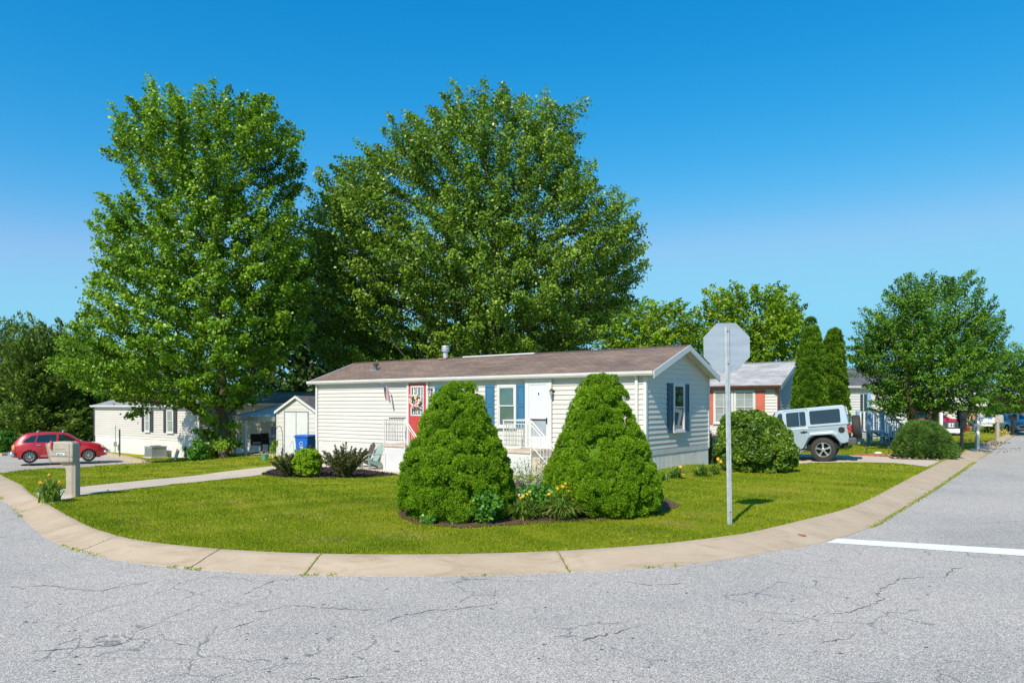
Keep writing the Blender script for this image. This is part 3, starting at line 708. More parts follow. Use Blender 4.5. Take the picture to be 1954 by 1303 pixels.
# roof vents
def on_roof(px, py):
    best = None
    for y in np.linspace(0, W / 2, 80):
        t, z_ = hm.P(px, py, -y); zr = hm.z1 + .05 + .84 * y / (W / 2)
        if best is None or abs(z_ - zr) < best[0]: best = (abs(z_ - zr), t, y, zr)
    return best[1:]
t, y, z_ = on_roof(850, 684)
m = MB().lathe([(.10, -.05), (.10, .28), (.17, .28), (.17, .31), (.13, .33), (.17, .36), (.17, .40), (.13, .42), (.16, .46), (.15, .50), (.05, .52)], (t, y, z_), 16); m.build("flue_vent", GALV, hm.root, smooth='auto')
m = MB().box(t - .22, t + .22, y - .2, y + .2, z_ - .04, z_ + .02); m.build("vent_flashing", M("rusty_flashing", (.3, .16, .1), .7, var=.4), hm.root)
t, y, z_ = on_roof(717, 706)
m = MB().lathe([(.09, -.05), (.07, .12), (.07, .18), (.11, .19), (.12, .27), (.05, .28)], (t, y, z_), 14); m.build("pipe_vent", M("dark_metal", (.1, .11, .12), .5, .4), hm.root, smooth='auto')
m = MB().box(t - .18, t + .18, y - .16, y + .14, z_ - .05, z_ + .015); m.build("vent_flashing", ALUM, hm.root)
ta, ya_, za_ = on_roof(886, 677); m = MB().box(ta, hm.P(1022, 671, -W / 2)[0], W / 2 - .12, W / 2 + .12, 3.72, 3.775); m.build("ridge_vent", TRIM, hm.root, bevel=.02)

# landings, rails and steps
def stoop(name, ta, tb, label):
    root = empty(name, (*hm.world(ta, 0), 0), ANG, label, "porch steps")
    w = tb - ta; o_ = 1.22; top = .5; bot = h(*hm.world(ta, -1.2)) - .1
    m = MB().box(0, w, -o_, -.03, top - .09, top); m.build("landing", WALK, root, bevel=.01)
    m = MB().box(.02, w - .02, -o_ + .03, -.03, bot, top - .09); m.box(.0, .10, -o_ + .0, -.03, bot, top - .3); m.box(.12, w - .12, -o_ + .018, -o_ + .03, bot + .05, top - .16); m.build("white_base", M("white_panel", (.66, .66, .66), .45, var=.05), root, bevel=.006)
    st = MB(); ns = 3; run = .29; rise = (top - bot - .1) / (ns + 1)
    for i in range(ns): st.box(w + i * run, w + (i + 1) * run, -o_ + .05, -.1, bot, top - (i + 1) * rise)
    st.build("steps", WALK, root, bevel=.008)
    # front rail with a square grid, then the sloping stair rail with balusters
    r = MB(); y = -o_ + .02; rt = top + .92
    for x in (.02, w - .02): MB().tube([(x, y, bot + .45), (x, y, rt)], .022, 8).build("post", RAILM, root)
    r = MB(); r.box(.0, w, y - .02, y + .02, rt - .02, rt + .015); r.box(.0, w, y - .012, y + .012, top + .80, top + .82); r.box(0, w, y - .012, y + .012, top + .10, top + .12)
    r.tube([(0.02, y, rt), (0.02, -.03, rt)], .018, 6); r.tube([(0.02, y, top + .1), (0.02, -.03, top + .1)], .012, 6)
    r.build("top_rail", RAILM, root)
    r = MB(); k = 9
    for i in range(1, k): x = .02 + (w - .04) * i / k; r.box(x - .007, x + .007, y - .007, y + .007, top + .11, top + .81)
    for i in range(1, 6): z = top + .11 + .7 * i / 6; r.box(.02, w - .02, y - .011, y - .005, z - .006, z + .006)
    for i in range(1, 9): yy = y + (o_ - .05) * i / 9; r.box(.013, .027, yy - .007, yy + .007, top + .11, rt)
    r.build("rail_grid", M("dull_rail_metal", (.55, .54, .51), .5, var=.2, vscale=10), root)
    r = MB(); ex, ez = w + ns * run + .05, bot + .95
    for zz, rr in ((0, .02), (-.12, .013), (-.74, .013)): r.tube([(w - .02, y, rt + zz), (ex, y, ez + zz)], rr, 6)
    r.tube([(ex, y, ez - .95), (ex, y, ez)], .02, 8); r.tube([(ex, y, ez), (ex + .1, y, ez + .03), (ex + .14, y, ez - .04), (ex + .1, y, ez - .1), (ex + .02, y, ez - .1)], .012, 6)
    for i in range(1, 8):
        f = i / 8; x = w - .02 + (ex - w + .02) * f; z = rt + (ez - rt) * f; r.tube([(x, y, z - .74), (x, y, z - .12)], .009, 5)
    r.build("stair_rail", RAILM, root)
    return root
ta, _ = hm.P(732, 800, 1.2); tb, _ = hm.P(773, 800, 1.2)
s1 = stoop("porch_steps", ta, tb, "white landing with gridded metal rail below the red door")
m = MB().box(.3, tb - ta, -1.23, -1.17, 1.405, 1.44); m.build("dark_handrail", BLACK, s1)
ta, _ = hm.P(960, 800, 1.2); tb, _ = hm.P(1014, 800, 1.2)
stoop("porch_steps", ta, tb, "white landing with gridded metal rail below the white storm door")

# flag on a bracket
t, z_ = hm.P(748, 741); fl = empty("flag", (*hm.world(t, -.02), z_), ANG, "small stars and stripes flag hanging from a short pole beside the red door", "flag")
MB().tube([(0, 0, -.25), (.03, -.30, .02), (.05, -.55, .22)], .011, 6).build("pole", WHITE, fl)
STR = [M("flag_red", (.5, .04, .06), .7), M("flag_white", (.78, .76, .74), .7), M("flag_blue", (.05, .08, .25), .7)]
def flag_pt(u, v):   # u along the hoist (down the pole), v along the fly (hanging down)
    return (.05 + .16 * v + .30 * u * .35 - .1 * u + .02 * math.sin(9 * u + 3 * v), -.52 + .30 * u + .015 * math.sin(7 * v + 4 * u), .20 - .20 * u - .62 * v + .05 * u * v)
for col_i, nm in ((0, "red_stripes"), (1, "white_stripes"), (2, "canton")):
    m = MB()
    for s_ in range(13):
        for k in range(12):
            incan = s_ < 7 and k < 5
            ci = 2 if incan else (0 if s_ % 2 == 0 else 1)
            if ci != col_i: continue
            u0, u1, v0, v1 = s_ / 13, (s_ + 1) / 13, k / 12, (k + 1) / 12
            m.add([flag_pt(u0, v0), flag_pt(u1, v0), flag_pt(u1, v1), flag_pt(u0, v1)], [(0, 1, 2, 3)])
    m.build(nm, STR[col_i], fl, recalc=False)
m = MB()
for i in range(5):
    for j in range(4):
        p = flag_pt((.06 + i * .1), (.05 + j * .1)); m.sphere((p[0], p[1] - .004, p[2]), .008, 5, 3); m.sphere((p[0] + .003, p[1] + .004, p[2]), .008, 5, 3)
m.build("stars", STR[1], fl)

# ---- garden shed left of the house
R0 = (-10.73, 33.0); sh = House("garden_shed", R0, ANG, 2.92, 2.8, -.36, 1.66, "small cream garden shed with white double doors and gabled dark roof beside the mobile home", "shed")
# its gable faces the camera: lapped front with gable
m = MB(); lap = .2
for i in range(15):
    za = -.5 + i * lap; zb = za + lap; e = .0; ia = max(0, (za - 1.62) / .66 * 1.46); ib = max(0, (zb - 1.62) / .66 * 1.46)
    if ia >= 1.46: break
    ib = min(ib, 1.459); m.add([(ia, -.017, za), (2.92 - ia, -.017, za), (2.92 - ib, -.002, zb), (ib, -.002, zb)], [(0, 1, 2, 3)]); m.add([(ia, 0, za), (2.92 - ia, 0, za), (2.92 - ia, -.017, za), (ia, -.017, za)], [(0, 1, 2, 3)])
m.build("front_wall", SID, sh.root, recalc=False)
sh.siding('left', SID, -.5, 1.62, .2, name="side_wall"); sh.siding('right', SID, -.5, 1.62, .2, name="side_wall"); sh.box("wall_core", SID, .01, 2.91, .01, 2.79, -.6, 1.6)
m = MB(); 
me = bpy.data.meshes.new("roof"); z0 = 1.60; e = .1; sl_ = .66 / 1.46
v = [(-e, -.1, z0 - e * sl_ + .03), (1.46, -.1, z0 + .69), (1.46, 2.85, z0 + .69), (-e, 2.85, z0 - e * sl_ + .03), (2.92 + e, -.1, z0 - e * sl_ + .03), (2.92 + e, 2.85, z0 - e * sl_ + .03)]
v += [(p[0], p[1], p[2] - .05) for p in v]
me.from_pydata(v, [], [(0, 1, 2, 3), (1, 4, 5, 2), (6, 9, 8, 7), (7, 8, 11, 10), (0, 3, 9, 6), (4, 10, 11, 5), (0, 6, 7, 1), (1, 7, 10, 4), (3, 2, 8, 9), (2, 5, 11, 8)])
uv = me.uv_layers.new(name="UVMap")
for pl in me.polygons:
    for li in pl.loop_indices: p = v[me.loops[li].vertex_index]; uv.data[li].uv = (p[1], p[0])
me.materials.append(SHING_D); o = bpy.data.objects.new("roof", me); col.objects.link(o); o.parent = sh.root
m = MB()
for a, b in (((-e, z0 - e * sl_), (1.46, z0 + .66)), ((2.92 + e, z0 - e * sl_), (1.46, z0 + .66))): m.prism([(a[0], a[1] - .07), (b[0], b[1] - .07), (b[0], b[1] + .04), (a[0], a[1] + .04)], -.13, -.102, 'y')
m.build("rake_board", TRIM, sh.root)
for a_, b_ in ((-.04, .05), (2.87, 2.96)): MB().box(a_, b_, -.04, .03, -.5, 1.6).build("corner_trim", TRIM, sh.root)
da, zt = sh.P(545, 786); db, _ = sh.P(588.5, 786)
m = MB().box(da - .05, da, -.05, -.001, -.42, zt + .05); m.box(db, db + .05, -.05, -.001, -.42, zt + .05); m.box(da, db, -.05, -.001, zt, zt + .05); m.build("door_frame", ALUM, sh.root)
mid = (da + db) / 2
for q, (x0, x1) in enumerate(((da + .005, mid - .03), (mid + .03, db - .005))): MB().box(x0, x1, -.04, -.018, -.4, zt - .01).build("door", TRIM, sh.root, bevel=.004)
MB().box(mid - .028, mid + .028, -.03, -.018, -.4, zt).build("door_gap", ALUM, sh.root)

# ---- the long tan mobile home at the left with its awning
AL = (-27.7, 47.9); hl = House("mobile_home", AL, ANG, 12.9, 4.4, .05, 1.75, "tan sided home with grey roof, slate shutters behind the red car and the maple", "house")
hl.siding('front', SIDE_L, -.15, 1.84, .147, name="front_wall"); hl.siding('left', SIDE_L, -.15, 1.84, name="end_wall", gable=.6); hl.siding('right', SIDE_L, -.15, 1.84, name="end_wall", gable=.6)
hl.z1 = 1.84; hl.box("wall_core", SIDE_L, .01, 12.89, .01, 4.39, -1.4, 1.82)
hl.box("frieze_board", ALUM, 0, 12.9, -.034, 0, 1.74, 1.84); hl.roof(mat_shingle("pale_grey_shingle", (.36, .36, .37), (.45, .45, .46), (1.05, 1.05, 1.05)), .62, .15, .2, ALUM)
m = MB(); m.box(0, 12.9, -.006, 0, -1.5, -.15); m.box(0, 12.9, -.03, -.006, -.17, -.13); m.build("skirting", M("pale_skirting", (.74, .72, .68), .5), hl.root)
for a_, b_ in ((-.042, .06), (12.84, 12.942)): MB().box(a_, b_, -.042, .05, -.15, 1.76).build("corner_trim", TRIM, hl.root)
m = MB().tube([(-.1, -.12, 1.7), (.0, -.08, 1.55), (.0, -.07, -1.0)], .035, 6); m.build("downpipe", SLATE, hl.root)
for x0, x1, p0, p1 in ((279, 286.5, 785, 822), (321, 331.5, 783, 824)):
    a, zt = hl.P(x0, p0); b, zt = hl.P(x1, p0); _, zb = hl.P((x0 + x1) / 2, p1)
    hl.window(a, b, zb, zt, glass=GLASS2); hl.shutter(a - .45, a - .1, zb - .05, zt + .05, SLATE); hl.shutter(b + .1, b + .45, zb - .05, zt + .05, SLATE)
t, z_ = hl.P(246, 762, -1.0); MB().tube([(t, 1.0, 2.0), (t, 1.0, 2.62)], .05, 8).build("roof_pipe", BLACK, hl.root)
# awning, on the next home
hl_left = hl
hl = House("mobile_home", (-15.5, 40.5), ANG, 8.2, 4.4, .05, 1.95, "tan sided home with a ribbed metal porch awning, between the maple trunk and the shed", "house")
SIDE_S = mat_siding("brownish_siding", (.52, .43, .31)); hl.siding('front', SIDE_S, -.1, 1.95, .147, name="front_wall"); hl.siding('left', SIDE_S, -.1, 1.95, name="end_wall", gable=.6); hl.siding('right', SIDE_S, -.1, 1.95, name="end_wall", gable=.6)
hl.box("wall_core", SIDE_S, .01, 8.19, .01, 4.39, -1.4, 1.93); hl.roof(SHING_T, .62, .15, .2, ALUM)
hl.box("skirting", M("pale_skirting"), 0, 8.2, -.006, 0, -1.5, -.1)
a, _ = hl.P(447.5, 795, 2.6); b, _ = hl.P(527, 795, 2.6); zf = hl.P(470, 796, 2.6)[1]; zw = 1.86
aw = empty("porch_awning", (0, 0, 0)); aw.parent = hl.root
m = MB(); k = int((b - a) / .3)
for i in range(k):
    x = a + (b - a) * i / k; w_ = (b - a) / k
    m.add([(x, -2.6, zf), (x + w_ * .86, -2.6, zf), (x + w_ * .86, 0, zw), (x, 0, zw)], [(0, 1, 2, 3)])
    m.add([(x + w_ * .86, -2.6, zf), (x + w_ * .86, -2.6, zf + .05), (x + w_ * .86, 0, zw + .05), (x + w_ * .86, 0, zw)], [(0, 1, 2, 3)])
    m.add([(x + w_ * .86, -2.6, zf + .05), (x + w_, -2.6, zf + .05), (x + w_, 0, zw + .05), (x + w_ * .86, 0, zw + .05)], [(0, 1, 2, 3)])
    m.add([(x + w_, -2.6, zf + .05), (x + w_, -2.6, zf), (x + w_, 0, zw), (x + w_, 0, zw + .05)], [(0, 1, 2, 3)])
m.build("ribbed_panel", M("awning_metal", (.66, .70, .72), .35, .25), aw, recalc=False)
m = MB(); m.box(a - .05, b, -2.66, -2.6, zf - .16, zf + .06); m.prism([(-2.6, zf - .13), (-2.6, zf + .07), (0, zw + .07), (0, zw - .13)], a - .05, a, 'x'); m.build("fascia", ALUM, aw)
for px in (468.5,):
    t, _ = hl.P(px, 800, 2.5); MB().box(t - .06, t + .06, -2.56, -2.44, -1.3, zf - .1).build("post", TRIM if px > 500 else M("pale_blue_post", (.5, .62, .72), .5), aw)
t, _ = hl.P(523, 800); hl.window(t - .2, t + .6, .25, 1.25, glass=GLASS2, grid=(3, 1))
gz = h(*hl.world(16, -2))
sheet("patio", [hl.world(a - .1, -2.9), hl.world(b, -2.9), hl.world(b, 0), hl.world(a - .1, 0)], .05, WALK, .8)
rgl = random.Random(2)
for px in (480, 505, 520):
    t, z_ = hl.P(px, 802 + rgl.uniform(-1, 2), 2.3); hl_b = MB().sphere((t, -2.3, z_), .045, 8, 5); hl_b.build("string_bulb", M("frosted_bulb", (.8, .76, .6), .3), aw)
def patio_chair(x, y, rz, label):
    g = h(x, y) + .05; r = empty("patio_chair", (x, y, g), rz, label, "chair", "dark chairs under the awning")
    MB().box(-.26, .26, -.24, .26, .38, .43).build("seat", BLACK, r)
    MB().box(-.27, .27, .22, .27, .40, .95, rot=Matrix.Rotation(math.radians(-8), 3, 'X')).build("backrest", M("dark_mesh_fabric", (.03, .025, .025), .8), r)
    for sx in (-.25, .25):
        for sy in (-.22, .24): MB().tube([(sx, sy, 0), (sx, sy, .40)], .015, 6).build("leg", BLACK, r)
        MB().tube([(sx, -.22, .38), (sx, -.22, .64), (sx, .24, .66)], .015, 6).build("armrest", BLACK, r)
    return r
wx, wy = hl.world(hl.P(490, 850, 1.2)[0], -1.2); r = patio_chair(wx, wy, .5, "dark patio chair with a pale cushion under the metal awning")
MB().box(-.2, .2, -.15, .2, .43, .55).build("cushion", M("cream_cushion", (.6, .55, .48), .8), r, bevel=.03)
wx, wy = hl.world(hl.P(513, 850, 1.0)[0], -1.0); patio_chair(wx, wy, 1.2, "dark patio chair nearest the shed under the metal awning")

# ---- the house on the right behind the jeep
LR = 13.0; C3 = (12.4, 33.5); AR = (C3[0] - .797 * LR, C3[1] + .604 * LR)
hr = House("mobile_home", AR, ANG, LR, 5.0, .5, 2.86, "white home with pale grey roof, coral shutters and brown gutter behind the off-road car", "house")
hr.siding('front', SID_W, .4, 2.86, .147, name="front_wall"); hr.siding('right', SID_B, .4, 2.86, .147, gable=1.05, name="end_wall"); hr.siding('left', SID_W, .4, 2.86, gable=1.05, name="end_wall")  # right end wall: its shade is put into the blue-grey siding colour
hr.box("wall_core", SID_W, .01, LR - .01, .01, 4.99, -.6, 2.84); hr.roof(SHING_G, 1.12, .25, .2, ALUM)
for ch in list(hr.root.children):
    if ch.name.startswith("gutter"): ch.data.materials[0] = BROWN
hr.box("skirting", M("pale_skirting"), 0, LR, -.006, 0, -.6, .4)
for a_, b_ in ((-.04, .06), (LR - .08, LR + .042)): MB().box(a_, b_, -.042, .05, .4, 2.8).build("corner_trim", TRIM, hr.root)
m = MB().tube([(LR - .1, -.35, 2.75), (LR - .05, -.2, 2.55), (LR + .02, -.09, 2.4), (LR + .02, -.08, .2)], .055, 8); m.build("downpipe", BROWN, hr.root)
a, zt = hr.P(1365, 748); b, _ = hr.P(1439, 748); _, zb = hr.P(1400, 806); c_, _ = hr.P(1401, 750)
hr.window(a, c_ - .08, zb, zt, glass=GLASS2, grid=(2, 2)); hr.window(c_ + .08, b, zb, zt, glass=GLASS2, grid=(2, 2))
b2, _ = hr.P(1460, 750); hr.shutter(b + .1, b2, zb - .1, zt + .06, CORAL); a2, _ = hr.P(1350, 750); hr.shutter(a2 - .15, a - .1, zb - .1, zt + .06, CORAL)
# brick planter against the corner
t, z_ = hr.P(1357, 856, 1.0)
bs = empty("brick_steps", (*hr.world(t - .6, -1.4), 0), ANG, "orange brick steps beside the white house seen past the cream home's corner", "steps")
MB().box(0, 1.6, 0, 1.0, -.3, .42).box(0, 1.6, -.35, -.002, -.3, .16).build("brickwork", BRICK, bs, bevel=.01); MB().box(-.03, 1.63, -.03, 1.0, .421, .48).build("cap", M("red_cap", (.4, .1, .06), .8), bs)

# ---- house behind the right-hand tree, with its blue stair
A4 = (17.4, 40.0); h4 = House("mobile_home", A4, 0.1, 5.0, 5, .4, 2.95, "white and grey blue mobile home with a blue wooden stair behind the crabapple tree", "house")
h4.siding('front', SID_W, .3, 2.95, name="front_wall"); h4.siding('right', SID_B, .3, 2.95, gable=1.0, name="end_wall"); h4.siding('left', SID_B, .3, 2.95, gable=1.0, name="end_wall"); h4.box("wall_core", SID_W, .01, 4.99, .01, 4.99, -.3, 2.93); h4.roof(SHING_D, 1.0, .2, .25)
h4.box("skirting", M("blue_grey_skirting", (.33, .38, .42), .6), 0, 5, -.006, 0, -.3, .3)
for x0, x1 in ((1641, 1646), (1648, 1654)):
    a, zt = h4.P(x0, 752); b, _ = h4.P(x1, 752); MB().box(a, b, -.05, -.018, .55, zt).build("window", GLASS3, h4.root)
a, _ = h4.P(1655, 752); b, _ = h4.P(1661, 752); MB().box(a, b, -.06, -.018, .5, 2.6).build("door_frame", M("sky_blue_paint", (.22, .42, .6), .5), h4.root)
a, _ = h4.P(1690, 752); b, _ = h4.P(1716, 752); h4.window(a, b, 1.2, 2.3, glass=GLASS)
SKYB = M("sky_blue_paint"); 
# blue deck stair: coordinates measured at a distance of 35 m
Y4 = 35.0; st = empty("porch_stair", (X(1657, Y4), Y4, h(X(1657, Y4), Y4)), 0, "light blue wooden stair with white balusters behind the crabapple tree", "stair")
x1 = X(1683, Y4) - X(1657, Y4); x2 = X(1736, Y4) - X(1657, Y4); zr = Z(785, Y4); ze = Z(818, Y4)
for sy in (0, 1.1):
    m = MB(); m.box(-.05, x1 + .05, sy - .04, sy + .04, zr - .07, zr); m.box(0, x1, sy - .03, sy + .03, zr - .98, zr - .9)
    m.prism([(x1 + .04, zr - .08), (x2, ze - .08), (x2, ze), (x1 + .04, zr)], sy - .04, sy + .04, 'y'); m.prism([(x1, zr - 1.0), (x2, ze - .98), (x2, ze - .9), (x1, zr - .9)], sy - .03, sy + .03, 'y'); m.build("rail", SKYB, st)
    for xx, zt in ((0, zr), (x1, zr + .03), (x1 + (x2 - x1) * .72, zr + (ze - zr) * .72)): MB().box(xx - .07, xx + .07, sy - .06, sy + .06, 0, zt + .02).build("post", SKYB, st)
    m = MB()
    for i in range(3): xx = x1 * (i + .7) / 3.4; m.box(xx - .03, xx + .03, sy - .055, sy - .04, zr - .98, zr - .02)
    for i in range(11): f = (i + .5) / 11; xx = x1 + (x2 - x1) * f; zz = zr + (ze - zr) * f; m.box(xx - .03, xx + .03, sy - .055, sy - .04, zz - .98, zz - .03)
    m.build("balusters", WHITE, st)
m = MB(); n = 5
for i in range(n): f = i / n; xx = x1 + (x2 - x1) * f; m.box(xx, xx + (x2 - x1) / n + .03, .05, 1.05, (zr - 1.0) * (1 - f) - .05, (zr - 1.0) * (1 - f))
m.box(0, x1, .05, 1.05, zr - 1.05, zr - 1.0); m.build("treads", M("grey_deck", (.35, .38, .4), .8), st)
m = MB(); k = 4
for i in range(k): m.box(-.75, -.10, .2 + i * .2, .4 + i * .2 - .002, 0, .25 * (i + 1))
s5 = m.build("white_steps", TRIM, st)
# low stone edge in front
m = MB(); rs = random.Random(5)
for i in range(26):
    x = X(1645 + i * 3.2, 34) + rs.uniform(-.03, .03); m.box(x, x + .09 + rs.random() * .04, 33.6, 33.9, h(x, 33.7) - .02, h(x, 33.7) + rs.uniform(.08, .16), rot=Matrix.Rotation(rs.uniform(-.2, .2), 3, 'Y'))
tag(m.build("stone_edging", M("weathered_stone", (.36, .31, .25), .9, var=.4, vscale=12), bevel=.02), "low weathered stone edging along the bed below the blue stair", "edging")
# scalloped brick edging along the driveway
m = MB(); k = 0
for i in range(30):
    px = 1634 + i * 3.1; g = G(px, 870.2 + i * .04, 0); m.lathe([(.052, 0), (.052, .05), (.045, .075), (.02, .085)], (g[0], g[1] + .12, g[2] - .01), 10)
tag(m.build("edging", M("terracotta", (.36, .12, .08), .85, var=.3, vscale=10)), "scalloped terracotta edging beside the concrete driveway", "edging")
# solar lights
for px, py, lb in ((1659, 866, "nearer the jeep"), (1703, 867, "nearer the dark shrub")):
    g = G(px, py, 0); r = empty("solar_light", (g[0], g[1] + .25, g[2]), 0, "small black solar light on a stake in the grass, the one " + lb, "garden light", "solar lights by the driveway")
    MB().tube([(0, 0, -.05), (0, 0, .22)], .012, 6).build("stake", BLACK, r); MB().lathe([(.03, .20), (.045, .27)], n=8).build("lamp_glass", GLASS2, r); MB().lathe([(.085, .27), (.07, .30), (.02, .33)], n=10).build("cap", BLACK, r)
g = G(1681, 867, 0); rk = MB().sphere((0, 0, 0), .16, 9, 6, (1, .7, .35)); o = rk.build("white_rock", M("white_stone", (.75, .73, .7), .8, bmp=.5, bscale=20), loc=(g[0], g[1] + .2, g[2] + .04)); tag(o, "flat white rock lying behind the terracotta edging", "rock")
# white plastic lawn chair and small table
def lawn_chair(x, y, rz, mat, name, label):
    g = h(x, y); r = empty(name, (x, y, g), rz, label, "chair")
    MB().box(-.25, .25, -.25, .22, .37, .41).build("seat", mat, r, bevel=.015)
    m = MB()
    for i in range(5): m.box(-.24 + i * .1, -.17 + i * .1, .20, .225, .42, .98)
    m.box(-.25, .25, .195, .23, .93, 1.0); m.box(-.25, .25, .195, .23, .42, .5)
    m.v = [(p[0], p[1] + (p[2] - .4) * .35, p[2]) for p in m.v]; m.build("backrest", mat, r)
    for sx in (-.25, .25):
        for sy in (-.22, .2): MB().tube([(sx * 1.1, sy * 1.15, 0), (sx, sy, .4)], .022, 6).build("leg", mat, r)
        MB().tube([(sx * 1.05, -.24, .38), (sx * 1.1, -.25, .62), (sx * 1.1, .26, .66)], .024, 6).build("armrest", mat, r)
    return r
lawn_chair(X(1672, 34.6), 34.6, 1.25, WHITE, "lawn_chair", "white plastic lawn chair standing at the foot of the blue stair")
r = empty("side_table", (X(1685, 34.3), 34.3, h(17.7, 34.3)), 0, "small white side table beside the white lawn chair", "table")
MB().box(-.22, .22, -.2, .2, .40, .43).build("tabletop", WHITE, r)
for sx in (-.2, .2):
    for sy in (-.18, .18): MB().tube([(sx, sy, 0), (sx, sy, .4)], .014, 6).build("leg", WHITE, r)
x_, y_ = X(1703, 34.8), 34.8
r = lawn_chair(x_, y_, -1.0, M("navy_plastic", (.03, .05, .11), .5), "lawn_chair", "low navy lawn chair under the sloping rail of the blue stair")
r.scale = (1, 1, .62)

# ---- far houses along the street, right
def far_house(px0, px1, Y, eave, mat, roofm, label, ang=-.2, red=False):
    x0, x1 = X(px0, Y), X(px1, Y); Lh = (x1 - x0) / math.cos(ang)
    q = House("mobile_home", (x0, Y), ang, Lh, 5, .4, eave, label, "house"); q.siding('front', mat, .3, eave, .2, name="front_wall"); q.siding('right', mat, .3, eave, .2, gable=1.0, name="end_wall"); q.siding('left', mat, .3, eave, .2, gable=1.0, name="end_wall")
    q.box("wall_core", mat, .01, Lh - .01, .01, 4.99, -.4, eave - .02); q.roof(roofm, 1.0, .2, .2); q.box("skirting", M("pale_skirting"), 0, Lh, -.006, 0, -.4, .3)
    k = int(Lh / 3)
    for i in range(k): c = Lh * (i + .5) / k; q.window(c - .4, c + .4, 1.3, 2.3, glass=GLASS3)
    q.box("door", mat if not red else RED, Lh * .12, Lh * .12 + .85, -.05, -.019, .3, 2.35)
    return q
far_house(1760, 1846, 62, 2.9, SID_W, SHING_G, "far white mobile home just behind the red hatchback")
far_house(1850, 1925, 78, 3.0, SID_W, SHING_D, "far white mobile home behind the man on the lawn")
far_house(1932, 2010, 70, 3.0, M("dark_red_siding", (.16, .03, .03), .6), SHING_D, "dark red mobile home at the far end of the street", red=True)
far_house(-60, 130, 66, 1.7, SIDE_L, SHING_T, "tan mobile home half hidden by the evergreens behind the red car")
far_house(560, 640, 55, 2.2, SID_W, SHING_T, "tan roofed mobile home behind the garden shed")

# ------------------------------------------------------------------ vehicles
TYRE = M("tyre_rubber", (.035, .033, .031), .8, var=.25, vscale=14, bmp=.4, bscale=90); RIM = M("alloy_silver", (.62, .63, .64), .28, .75, var=.05); CHROME = M("chrome_trim", (.75, .76, .78), .15, .9, var=.03)
LINER = M("wheel_well", (.015, .015, .015), .9); CARGLASS = mat_glass("car_glass", (.015, .02, .024), .03); LAMPC = mat_glass("clear_lamp", (.75, .76, .74), .1, .1); LAMPR = mat_glass("red_lamp", (.45, .015, .015), .1, .1); LAMPO = mat_glass("amber_lamp", (.8, .38, .05), .1, .1)
def carpaint(name, c, metal=0.0):
    m, n, l, p = nt(name); l.new(rampn(n, l, noise(n, l, 1.5, 4), [(.3, tuple(v * .95 for v in c)), (.7, c)]), p.inputs['Base Color'])
    p.inputs['Roughness'].default_value = .35; p.inputs['Metallic'].default_value = metal; p.inputs['Coat Weight'].default_value = 1; p.inputs['Coat Roughness'].default_value = .04; return m
def wheel(parent, x, y, r, w, side, spokes, mat=RIM, spoke_w=.3, name="wheel", loc_z=None):
    """axis along y; side -1: outside faces -y"""
    wh = empty(name, (x, y, r if loc_z is None else loc_z)); wh.parent = parent; s = side; ri = r * .60
    hw = w / 2
    MB().lathe([(ri, -hw), (r * .88, -hw - .004), (r * .97, -hw * .82), (r, -hw * .5), (r, hw * .5), (r * .97, hw * .82), (r * .88, hw + .004), (ri, hw)], n=36, axis='y', caps=False).build("tyre", TYRE, wh, smooth='auto')
    rb = MB().lathe([(ri + .004, s * hw * .96), (ri - .012, s * hw * .98), (ri - .03, s * hw * .7), (ri - .045, s * hw * .1)], n=32, axis='y')
    rb.f = rb.f[:-2]
    for i in range(spokes):
        a = 2 * math.pi * i / spokes + .3; da = spoke_w
        def q(rr, aa, yy): return (rr * math.cos(aa), yy, rr * math.sin(aa))
        r0, r1 = ri * .18, ri - .02; y0, y1 = s * hw * .86, s * hw * .80
        k = da * .55
        vs = [q(r0, a - da * 1.4, y0), q(r0, a + da * 1.4, y0), q(r1, a + k, y1), q(r1, a - k, y1)]; vs += [(p[0], p[1] - s * .035, p[2]) for p in vs]
        rb.add(vs, [(0, 1, 2, 3), (7, 6, 5, 4), (0, 4, 5, 1), (1, 5, 6, 2), (2, 6, 7, 3), (3, 7, 4, 0)])
    rb.lathe([(ri * .26, s * hw * .84), (ri * .26, s * hw * .93), (ri * .18, s * hw * .97), (.001, s * hw * .97)], n=16, axis='y')
    rb.build("rim", mat, wh)
    bk = MB().lathe([(ri - .01, s * hw * .2), (.001, s * hw * .2)], n=24, axis='y'); bk.build("brake_disc", LINER, wh)
    return wh

# ---- jeep: x points to its tail, the side we see is -y
JP = carpaint("pale_blue_metallic", (.37, .465, .53), .2); JTRIM = M("dark_grey_plastic", (.075, .08, .085), .55)
g = G(1575, 881.5, 0); JA = math.radians(-27)
jp = empty("parked_car", (g[0] + .40, g[1] + .85, g[2] + .0), 0, "pale blue four door off-road car with rear spare wheel parked on the driveway", "car")
jp.rotation_euler = (Matrix.Rotation(JA, 4, 'Z') @ Matrix.Rotation(math.radians(-5.6), 4, 'Y')).to_euler()
wr_ = .41; yb = -.80
body = MB()
out = [(-3.75, .62), (-3.85, .75), (-3.80, 1.06), (-2.55, 1.14), (-2.45, 1.18), (.78, 1.18), (.80, .60)]
def arch(cx, r, z0): return [(cx + r * math.cos(t), z0 + r * .86 * math.sin(t)) for t in np.linspace(math.pi * 1.0, 0, 9)]
side = [(-3.75, 1.05), (-2.5, 1.13), (-2.45, 1.2), (.80, 1.20), (.83, .62), (.56, .55)] + arch(0, .53, .48)[::-1] + [(-.62, .50), (-2.28, .50)] + arch(-2.95, .53, .48)[::-1] + [(-3.6, .6), (-3.78, .72)]
body.prism(side, -.79, .79, 'y'); body.build("body", JP, jp, bevel=.025)
